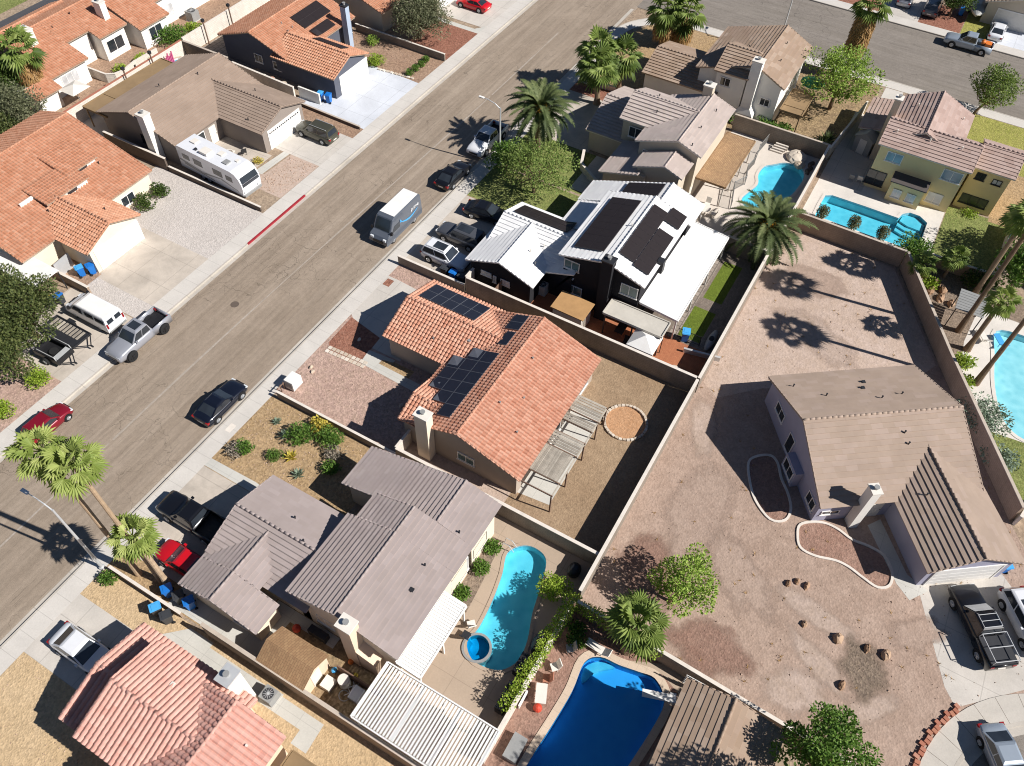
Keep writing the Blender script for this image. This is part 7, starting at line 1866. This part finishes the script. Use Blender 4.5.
# ------------------------------------------------------------------ bins, machines, furniture
BG = 'wheelie bins'
bin_('blue bin with pale lid left of the low garden wall', 7.0, 30.2, 2.6, 'gray_bin', 'blue_light', 'bins by the low garden wall')
bin_('black bin beside the pale blue lid', 6.95, 29.2, 2.6, 'gray_bin', 'gray_bin', 'bins by the low garden wall')
bin_('bright blue lidded bin nearest the red car', 8.35, 30.5, 2.6, 'blue_bin', 'blue_bin', 'bins by the low garden wall')
bin_('black bin between two blue bins', 8.4, 29.5, 2.6, 'gray_bin', 'gray_bin', 'bins by the low garden wall')
bin_('blue bin beside the gray roof wing', 8.45, 28.6, 2.6, 'blue_bin', 'blue_bin', 'bins by the low garden wall')
bin_('blue bin next to the white car and low front wall', 44.3, 30.4, 1.6, 'blue_bin', 'blue_bin', 'bins in front of the black house')
bin_('gray bin next to the white car and low front wall', 44.3, 29.5, 1.6, 'gray_bin', 'gray_bin', 'bins in front of the black house')
bin_('dark bin at the nose of the white parked car', 44.35, 31.4, 1.6, 'gray_bin', 'gray_bin', 'bins in front of the black house')
bin_('large bright blue tub at the end of the turf strips', 48.6, 9.0, .3, 'blue_bin', 'blue_light', scale=1.1)
bin_('blue bin left of the white garage corner', 27.0, 59.8, -.4, 'blue_bin', 'blue_light', 'bins by the orange house garage')
bin_('darker blue bin touching the white garage corner', 27.7, 59.2, -.4, 'blue_bin', 'blue_bin', 'bins by the orange house garage')
bin_('blue bin behind the white van', 23.6, 58.6, .2, 'gray_bin', 'blue_bin')
bin_('black bin next to the blue bin behind the van', 22.8, 58.9, .2, 'gray_bin', 'gray_bin')
bin_('blue bin in the carport of the dark blue house', 60.9, 59.0, .2, 'blue_bin', 'blue_light', 'bins by the dark blue house')
bin_('second blue bin beside the bright new driveway', 61.1, 58.0, .2, 'blue_bin', 'blue_bin', 'bins by the dark blue house')
bin_('blue bin at the right edge beside the tan house garage', 39.9, -19.2, .6, 'blue_bin', 'blue_light')
bin_('blue bin among boats and cars across the side street', 122.4, -.6, .3, 'blue_bin', 'blue_bin')
m = MB(); m.box(60.2,60.4,58.6,61.6,0,1.3); O('carport_screen', m, M['st_white'], label='short white screen wall beside the blue bins', cat='screen wall')
ac_unit('gray air conditioner on the ground beside the pink roof', 6.5, 20.0, .9, .9)
ac_unit('white air conditioner against the black house wall', 47.3, 22.6, .85, .95, mat='offwhite')
ac_unit('air conditioner beside the leaning chimney of the tan house', 39.9, -8.9, .8, .85)
ac_unit('gray air conditioner in front of the second townhouse', 66.6, 84.0, 1.2, 1.2)
r = T('mailbox_unit', 'white mailbox cabinet where the low wall meets the pavement', 'mailbox', 26.9, 34.9)
m = MB(); m.box(26.4,27.5,34.5,35.4,.12,1.1); O('cabinet', m, M['white'], r); m = MB(); m.box(26.55,27.35,34.6,35.3,0,.118); O('plinth', m, M['path'], r)
m = MB()
for k in range(3): m.box(26.372,26.398,34.58+.27*k,34.8+.27*k,.3,1.0)
O('door_panel', m, M['gray'], r)
r = T('low_post_fence', 'pair of rusty posts with rail beside the white mailbox', 'post', 25.9, 35.3)
for k in range(3):
    m = MB(); m.box(25.55+.35*k,25.62+.35*k,35.4,35.47,0,.9); O('post', m, M['wood_brown'], r)
m = MB(); m.box(25.5,26.35,35.41,35.46,.7,.78); O('rail', m, M['wood_brown'], r)
# fountain / wall lanterns on the long white wall, tall posts
for i, (x, lb) in enumerate(((50.6,'first lantern post on the long white wall'),(54.6,'second lantern post on the long white wall'),(63.2,'post against the wall beside the stone pavers'),(67.6,'farther post against the wall beside the pavers'))):
    r = T('lantern_post', lb, 'post', x, 78.2, 0, 0, 'posts along the white garden wall')
    m = MB(); m.box(x-.06,x+.06,78.14,78.26,0,2.9); O('post', m, M['wood_brown'], r); m = MB(); m.box(x-.16,x+.16,78.04,78.36,2.9,3.2); O('lantern', m, M['dark'], r)
r = T('round_pool', 'round above ground pool with blue water behind the brown roof', 'pool', 57.0, 76.4)
m = MB(); n = 24; c = (57.0,76.4)
for i in range(n):
    a0, a1 = 2*PI*i/n, 2*PI*(i+1)/n; P = lambda rr, a, z: (c[0]+rr*math.cos(a), c[1]+rr*math.sin(a), z)
    m.face([P(2.0,a0,0),P(2.0,a1,0),P(2.0,a1,.9),P(2.0,a0,.9)]); m.face([P(1.7,a0,.9),P(2.0,a0,.9),P(2.0,a1,.9),P(1.7,a1,.9)]); m.face([P(1.7,a1,.2),P(1.7,a0,.2),P(1.7,a0,.9),P(1.7,a1,.9)])
O('surround', m, M['stone_pale'], r); m = MB(); m.cyl(c, 1.69, .1, .2, 24); O('liner', m, M['blue_light'], r); m = MB(); m.cyl(c, 1.695, .7, .71, 24); O('water', m, M['water'], r)
r = T('paddling_pool', 'blue paddling pool against the long white wall', 'pool', 50.8, 77.6)
m = MB(); m.tube([(50.8+.95*math.cos(2*PI*i/20), 77.4+.95*math.sin(2*PI*i/20), .18) for i in range(21)], .17, 8); O('rim', m, M['blue_light'], r); m = MB(); m.cyl((50.8,77.4), .85, .1, .14, 20); O('water', m, M['water'], r)
# furniture
table_set('patio_table', 'round white table on the rock slide pool deck', 65.6, 14.0, 0, 'offwhite', .7)
for a, lb in ((0,'nearest the shingled patio'),(1.6,'behind the round white table'),(3.1,'on the lawn side of the round table'),(4.7,'in front of the round white table')): chair('white patio chair '+lb, 65.6+1.1*math.cos(a), 14.0+1.1*math.sin(a), a+PI, 'offwhite', 'chairs at the round white table')
chair('white lounger against the hedge below the broad palm', 19.9, 3.6, 1.5, 'offwhite', None, True)
CG = 'chairs on the red gravel by the blue pool'
for x, y, rz, mt, lb in ((18.9,5.0,2.2,'gray','gray folding chair nearest the hedge corner'),(17.3,5.3,2.4,'offwhite','white chair in the middle of the red gravel'),(16.4,5.4,2.0,'brick_red','reddish chair beside the white garden table')): chair(lb, x, y, rz, mt, CG)
table_set('garden_table', 'white garden table on the red gravel by the hedge', 15.3, 5.2, .4, 'offwhite', .45, False)
m = MB(); m.box(13.9,15.0,6.0,6.1,.1,.7); O('white_planter', m, M['white'], label='white planter trough against the hedge wall', cat='planter')
m = MB(); m.sphere((14.5,5.0,.3), .3,.3,.3); O('red_ball', m, M['red_plastic'], label='red ball beside the white garden table', cat='ball')
m = MB(); m.box(10.9,12.5,4.6,5.5,0,.55); O('storage_box', m, M['gray'], label='pale storage box at the end of the hedge wall', cat='box')
r = T('diving_board', 'white diving board at the deep blue pool', 'diving board', 19.3, -1.6)
m = MB(); m.obox((19.0,-1.3), 1.0,.25,.5,.56,1.9); O('board', m, M['white'], r); m = MB(); m.obox((19.4,-2.2), .2,.3,.01,.495,1.9); O('stand', m, M['galv'], r)
r = T('lattice_panel', 'white lattice panel against the low wall by the brown roof', 'lattice', 20.7, -3.2)
m = MB()
for k in range(9): m.box(20.68,20.72,-4.0+.2*k,-3.95+.2*k,.1,1.7)
for k in range(6): m.box(20.725,20.755,-4.0,-2.35,.2+.28*k,.25+.28*k)
O('slat_panel', m, M['white'], r)
m = MB(); m.sphere((24.0,7.3,.4), .6,.5,.55,12,7); o = O('covered_grill', m, M['black'], label='black covered grill in the corner behind the freeform pool', cat='grill')
m = MB(); m.box(15.6,17.0,6.9,7.5,0,.9); m2 = O('dark_cabinet', m, M['black'], label='black storage bench against the hedge wall', cat='bench')
m = MB(); m.sphere((18.2,6.9,.5), 1.0,.45,.6,12,7,.1); O('covered_furniture', m, M['black'], label='furniture under a black cover beside the hedge wall', cat='furniture')
m = MB(); m.box(13.0,14.9,6.7,7.3,0,1.0); O('dark_cabinet', m, M['black'], label='long black cabinet next to the white ribbed cover', cat='cabinet')
chair('small dark chair under the narrow ribbed patio cover', 16.2, 11.4, 0, 'dark')
chair('white chair leaning at the end of the narrow ribbed cover', 17.0, 11.5, .8, 'offwhite')
# clutter behind the shed
m = MB(); m.cyl((9.6,16.5), .38, 0, .85, 16); O('water_barrel', m, M['offwhite'], label='white round barrel behind the shingled shed', cat='barrel')
m = MB(); m.box(8.6,9.4,17.0,17.7,0,.55); O('white_crate', m, M['offwhite'], label='white crate against the shingled shed', cat='crate')
m = MB(); m.box(8.9,9.8,15.0,15.7,0,.6); O('blue_gray_crate', m, M['galv'], label='pale gray crate near the ribbed cover', cat='crate')
for k, (x, y, mt, lb) in enumerate(((10.9,17.0,'orange','orange toy on the side yard dirt'),(10.3,16.2,'leaf_yellow','yellow toy on the side yard dirt'),(9.9,17.6,'blue_light','blue toy beside the dark screen'))):
    m = MB(); m.sphere((x,y,.16), .22,.2,.16,8,5); O('toy', m, M[mt], label=lb, cat='toy')
r = T('bicycle_frame', 'white bicycle lying among clutter by the ribbed cover', 'bicycle', 9.4, 15.9)
for dx in (-.5,.5):
    m = MB(); m.tube([(9.4+dx+.32*math.cos(2*PI*i/16), 16.0+.32*math.sin(2*PI*i/16), .35+.1*math.sin(2*PI*i/16)) for i in range(17)], .03, 6); O('wheel', m, M['gray'], r)
m = MB(); m.tube([(8.9,16,.4),(9.2,15.7,.6),(9.7,15.75,.62),(9.9,16,.4)], .03, 6); m.tube([(9.2,15.7,.6),(9.4,16.05,.4),(9.7,15.75,.62)], .03, 6); O('frame', m, M['white'], r)
m = MB(); m.box(10.0,10.08,13.6,17.3,0,1.2); O('dark_screen', m, M['wood_brown'], label='dark leaning screen panel in the cluttered side yard', cat='screen')
m = MB(); m.box(11.0,11.5,19.2,20.6,0,.7); O('dark_bench', m, M['dark'], label='dark bench against the gray roofed house', cat='bench')
m = MB(); m.sphere((10.8,21.4,.35), .3,.3,.35,8,6); O('flower_pot', m, M['red_plastic'], label='orange red flower pot at the corner of the gray roof wing', cat='flower pot')
m = MB(); m.sphere((44.8,8.4,.02), .7,.7,.18,16,5); O('fire_bowl', m, M['stone_pale'], label='pale round fire bowl on the terracotta patio', cat='fire bowl')
table_set('patio_table', 'dark table under the pale gray patio roof', 46.4, 14.2, 0, 'dark', .5, False)
CH = 'dark chairs below the gray patio roof'
for k, y in enumerate((13.2, 12.4, 11.6)): chair(('first','second','third')[k]+' dark chair along the gray patio roof edge', 45.2, y, PI, 'dark', CH)
m = MB(); m.obox((47.6,7.0), .1,1.6,.0,.5,.2); O('silver_beam', m, M['galv'], label='long silver beam in the corner of the terracotta patio', cat='beam')
r = T('kayak', 'gray kayak lying in the shaded corner behind the fence', 'kayak', 49.6, 6.9)
m = MB(); m.M = W[r]; m.sphere((0,0,.25), 1.4,.36,.25,16,6); O('hull', m, M['gray'], r); m = MB(); m.M = W[r]; m.sphere((0,0,.46), .4,.22,.06,12,4); O('seat_well', m, M['black'], r)
for x, y, lb in ((44.6,25.0,'round white spool'),(47.0,24.6,'white pipe stack')):
    m = MB(); m.cyl((x,y), .45, 0, .5, 14); O('spool', m, M['offwhite'], label=lb+' in the terracotta side yard', cat='spool')
# motorhome courtyard
for x, y, rz, mt, lb in ((46.9,62.4,0,'offwhite','white chair by the front door of the motorhome house'),(47.9,60.6,.5,'offwhite','white bench in the shaded courtyard beside the garage'),(48.6,59.6,1,'dark','dark chair in the shaded courtyard'),(46.6,61.2,.4,'pink_plastic','pink chair near the motorhome')): chair(lb, x, y, rz, mt, 'chairs in the courtyard')
shrub('flower_bed', 'small yellow flowering plant in the courtyard corner', 48.4, 57.4, .6, .5, 'leaf_yellow', 220, .12)
# things in front of the orange house garage side
m = MB(); m.obox((27.0,66.3), .35,.9,0,1.0,.2); O('white_mattress', m, M['offwhite'], label='white panel leaning beside the orange house', cat='panel')
m = MB(); m.obox((26.6,61.4), .9,.05,0,1.6,.1); O('metal_gate', m, M['galv'], label='gray metal gate beside the orange house garage', cat='gate')
for k in range(2):
    m = MB(); m.obox((23.2+.3*k,60.4), .12,1.2,.05,.25,.05); O('timber', m, M['leaf_yellow'], label='yellowish timber beam behind the white van', cat='timber', group='timbers behind the van')
m = MB(); m.cyl((22.9,66.8), .45, 0, 1.2, 16); O('steel_tank', m, M['galv'], label='round steel tank beside the white awning', cat='tank')
# manhole, meter boxes
m = MB(); m.cyl((31.5,45.6), .38, -.128, -.12, 20); O('manhole_cover', m, M['block_dark'], label='dark round manhole cover in the road', cat='manhole cover')
m = MB(); m.box(20.6,21.4,36.3,36.8,.0,.03); O('utility_cover', m, M['cap_white'], label='pale rectangular utility cover in the pavement', cat='utility cover')
# toys and pots on the side yards of the dark blue house
for k, (x, y, mt, lb) in enumerate(((60.9,66.2,'brick_red','red pot beside the dark blue house'),(60.8,67.4,'offwhite','white pot beside the dark blue house'),(60.9,64.4,'stone_pale','pale tub beside the dark blue house'),(58.6,63.2,'offwhite','white dish on the ground behind the brown roof'))):
    m = MB(); m.tube([(x,y,0),(x,y,.5)], [.25,.36], 12); O('pot', m, M[mt], label=lb, cat='pot')
for k, (x, y, r_) in enumerate(((68.5,76.5,.8),(70.0,75.6,.7),(69.4,77.4,.6),(71.2,76.6,.7))): rock('dark flat boulder beside the square stone pavers', x, y, r_, 'dark boulders by the stone pavers', 'block_dark', h=.35)
m = MB()
for k in range(6): m.box(56.2+.2*k,56.34+.2*k,77.9,78.0,.3,1.6+.2*(k % 3))
O('pink_float', m, M['pink_plastic'], label='pink pool float leaning on the long white wall', cat='pool float')
for x, y, lb in ((79.2,1.6,'white bench at the corner of the yellow house'),(79.0,2.4,'gray bench at the corner of the yellow house')): chair(lb, x, y, 0, 'offwhite' if 'white' in lb else 'gray')
for x, y, lb in ((62.8,-13.8,'white pool lounger beside the palm trunk'),(63.0,-15.2,'blue pool lounger on the shaded deck')): chair(lb, x, y, .6, 'offwhite' if 'white' in lb else 'blue_light', 'loungers by the pale pool', True)

r = T('pool_handrail', 'curved steel handrail at the end of the freeform pool', 'handrail', 23.3, 12.2)
for k in range(2):
    m = MB(); m.tube([(23.1+.45*k,12.7,0),(23.1+.45*k,12.6,.75),(23.1+.45*k,12.1,.8),(23.1+.45*k,11.7,.2)], .03, 6); O('rail', m, M['galv'], r)
# loose stones and weeds on bare ground: nobody would count them
m = MB(); w_ = MB(); q = random.Random(77)
def inside(p, poly):
    c = False; n = len(poly)
    for i in range(n):
        (x1, y1), (x2, y2) = poly[i][:2], poly[(i+1) % n][:2]
        if (y1 > p[1]) != (y2 > p[1]) and p[0] < (x2-x1)*(p[1]-y1)/(y2-y1)+x1: c = not c
    return c
def stone(x, y, r):
    a = q.uniform(0, 6.28); t = [(x+r*math.cos(a+k*2.1)*q.uniform(.7,1.2), y+r*math.sin(a+k*2.1)*q.uniform(.7,1.2), .015) for k in range(3)]; top = (x+q.uniform(-.2,.2)*r, y, .02+r*q.uniform(.5,.9)); rr = q.random()
    for k in range(3): m.face([t[k], t[(k+1) % 3], top], rr)
HB = [(35.5,-6.5),(46.5,1.5),(54.5,-9),(44.5,-16.5),(39.5,-20)]
n = 0
while n < 1100:
    p = (q.uniform(20, 68), q.uniform(-28, 6))
    if not inside(p, LOT) or inside(p, HB) or math.hypot(p[0]-CC[0], p[1]-CC[1]) < 10.8: continue
    n += 1; stone(p[0], p[1], q.uniform(.025, .06) if q.random() < .95 else q.uniform(.06, .12))
    if n % 9 == 0:
        for k in range(7):
            a = q.uniform(0, 6.28); l = q.uniform(.1,.28); dx, dy = math.cos(a), math.sin(a)
            w_.face([(p[0]-dy*.02+.2,p[1]+dx*.02,.015),(p[0]+dy*.02+.2,p[1]-dx*.02,.015),(p[0]+.2+dx*l,p[1]+dy*l,l*.7)], q.random())
for k in range(500): stone(q.uniform(-16, .4), q.uniform(20, 35.6), q.uniform(.03,.07))
for k in range(420): stone(q.uniform(18.3, 25.1), q.uniform(25, 35.6), q.uniform(.03,.09))
for k in range(260): stone(q.uniform(26, 31), q.uniform(24.6, 35), q.uniform(.03,.08))
for k in range(260): stone(q.uniform(45.2, 51), q.uniform(51.9, 55.2), q.uniform(.04,.12))
for k in range(160): stone(q.uniform(70.2, 75), q.uniform(52, 62), q.uniform(.04,.1))
O('loose_stones', m, M['stone_tan'], label='loose small stones scattered on the bare ground', cat='stones', kind='stuff')
O('weeds', w_, M['leaf_dry'], label='dry weed tufts on the bare lot', cat='weeds', kind='stuff')
# ------------------------------------------------------------------ light and camera
w = bpy.data.worlds.new('World'); scene.world = w; w.use_nodes = True
nt = w.node_tree; bg = nt.nodes['Background']
sk = nt.nodes.new('ShaderNodeTexSky'); sk.sky_type = 'NISHITA'; sk.sun_disc = False
SUN = Vector((.17, -1.17, 1.0)).normalized()
sk.sun_elevation = math.asin(SUN.z); sk.sun_rotation = math.atan2(SUN.x, SUN.y)
sk.air_density = .7; sk.dust_density = .1; sk.ozone_density = 3.0
nt.links.new(sk.outputs[0], bg.inputs[0]); bg.inputs[1].default_value = .05
l = bpy.data.lights.new('sun', 'SUN'); l.energy = 5.0; l.angle = math.radians(.5); l.color = (1, .965, .92)
so = bpy.data.objects.new('sun', l); COL.objects.link(so); so.rotation_euler = (-SUN).to_track_quat('-Z', 'Y').to_euler(); so.location = (0, -60, 80)
PITCH, ROLL, YAW, F = .906722929, .0399170013, 1.07827904, 800.29
cp, sp_ = math.cos(PITCH), math.sin(PITCH)
fw = Vector((math.sin(YAW)*cp, math.cos(YAW)*cp, -sp_)); rt = Vector((math.cos(YAW), -math.sin(YAW), 0)); up = rt.cross(fw)
c_, s_ = math.cos(ROLL), math.sin(ROLL); rt, up = c_*rt+s_*up, -s_*rt+c_*up
cam = bpy.data.cameras.new('camera'); cam.sensor_width = 36; cam.lens = 36*F/1024; cam.clip_start = .5; cam.clip_end = 2000
co = bpy.data.objects.new('camera', cam); COL.objects.link(co)
co.matrix_world = Matrix(((rt.x, up.x, -fw.x, 0), (rt.y, up.y, -fw.y, 0), (rt.z, up.z, -fw.z, 53), (0, 0, 0, 1)))
scene.camera = co
scene.view_settings.view_transform = 'Standard'; scene.view_settings.look = 'None'; scene.view_settings.exposure = .38; scene.view_settings.gamma = 1
scene.view_settings.use_curve_mapping = False
scene.cycles.filter_width = 1.05
scene.cycles.max_bounces = 8; scene.cycles.transparent_max_bounces = 12; scene.cycles.diffuse_bounces = 3
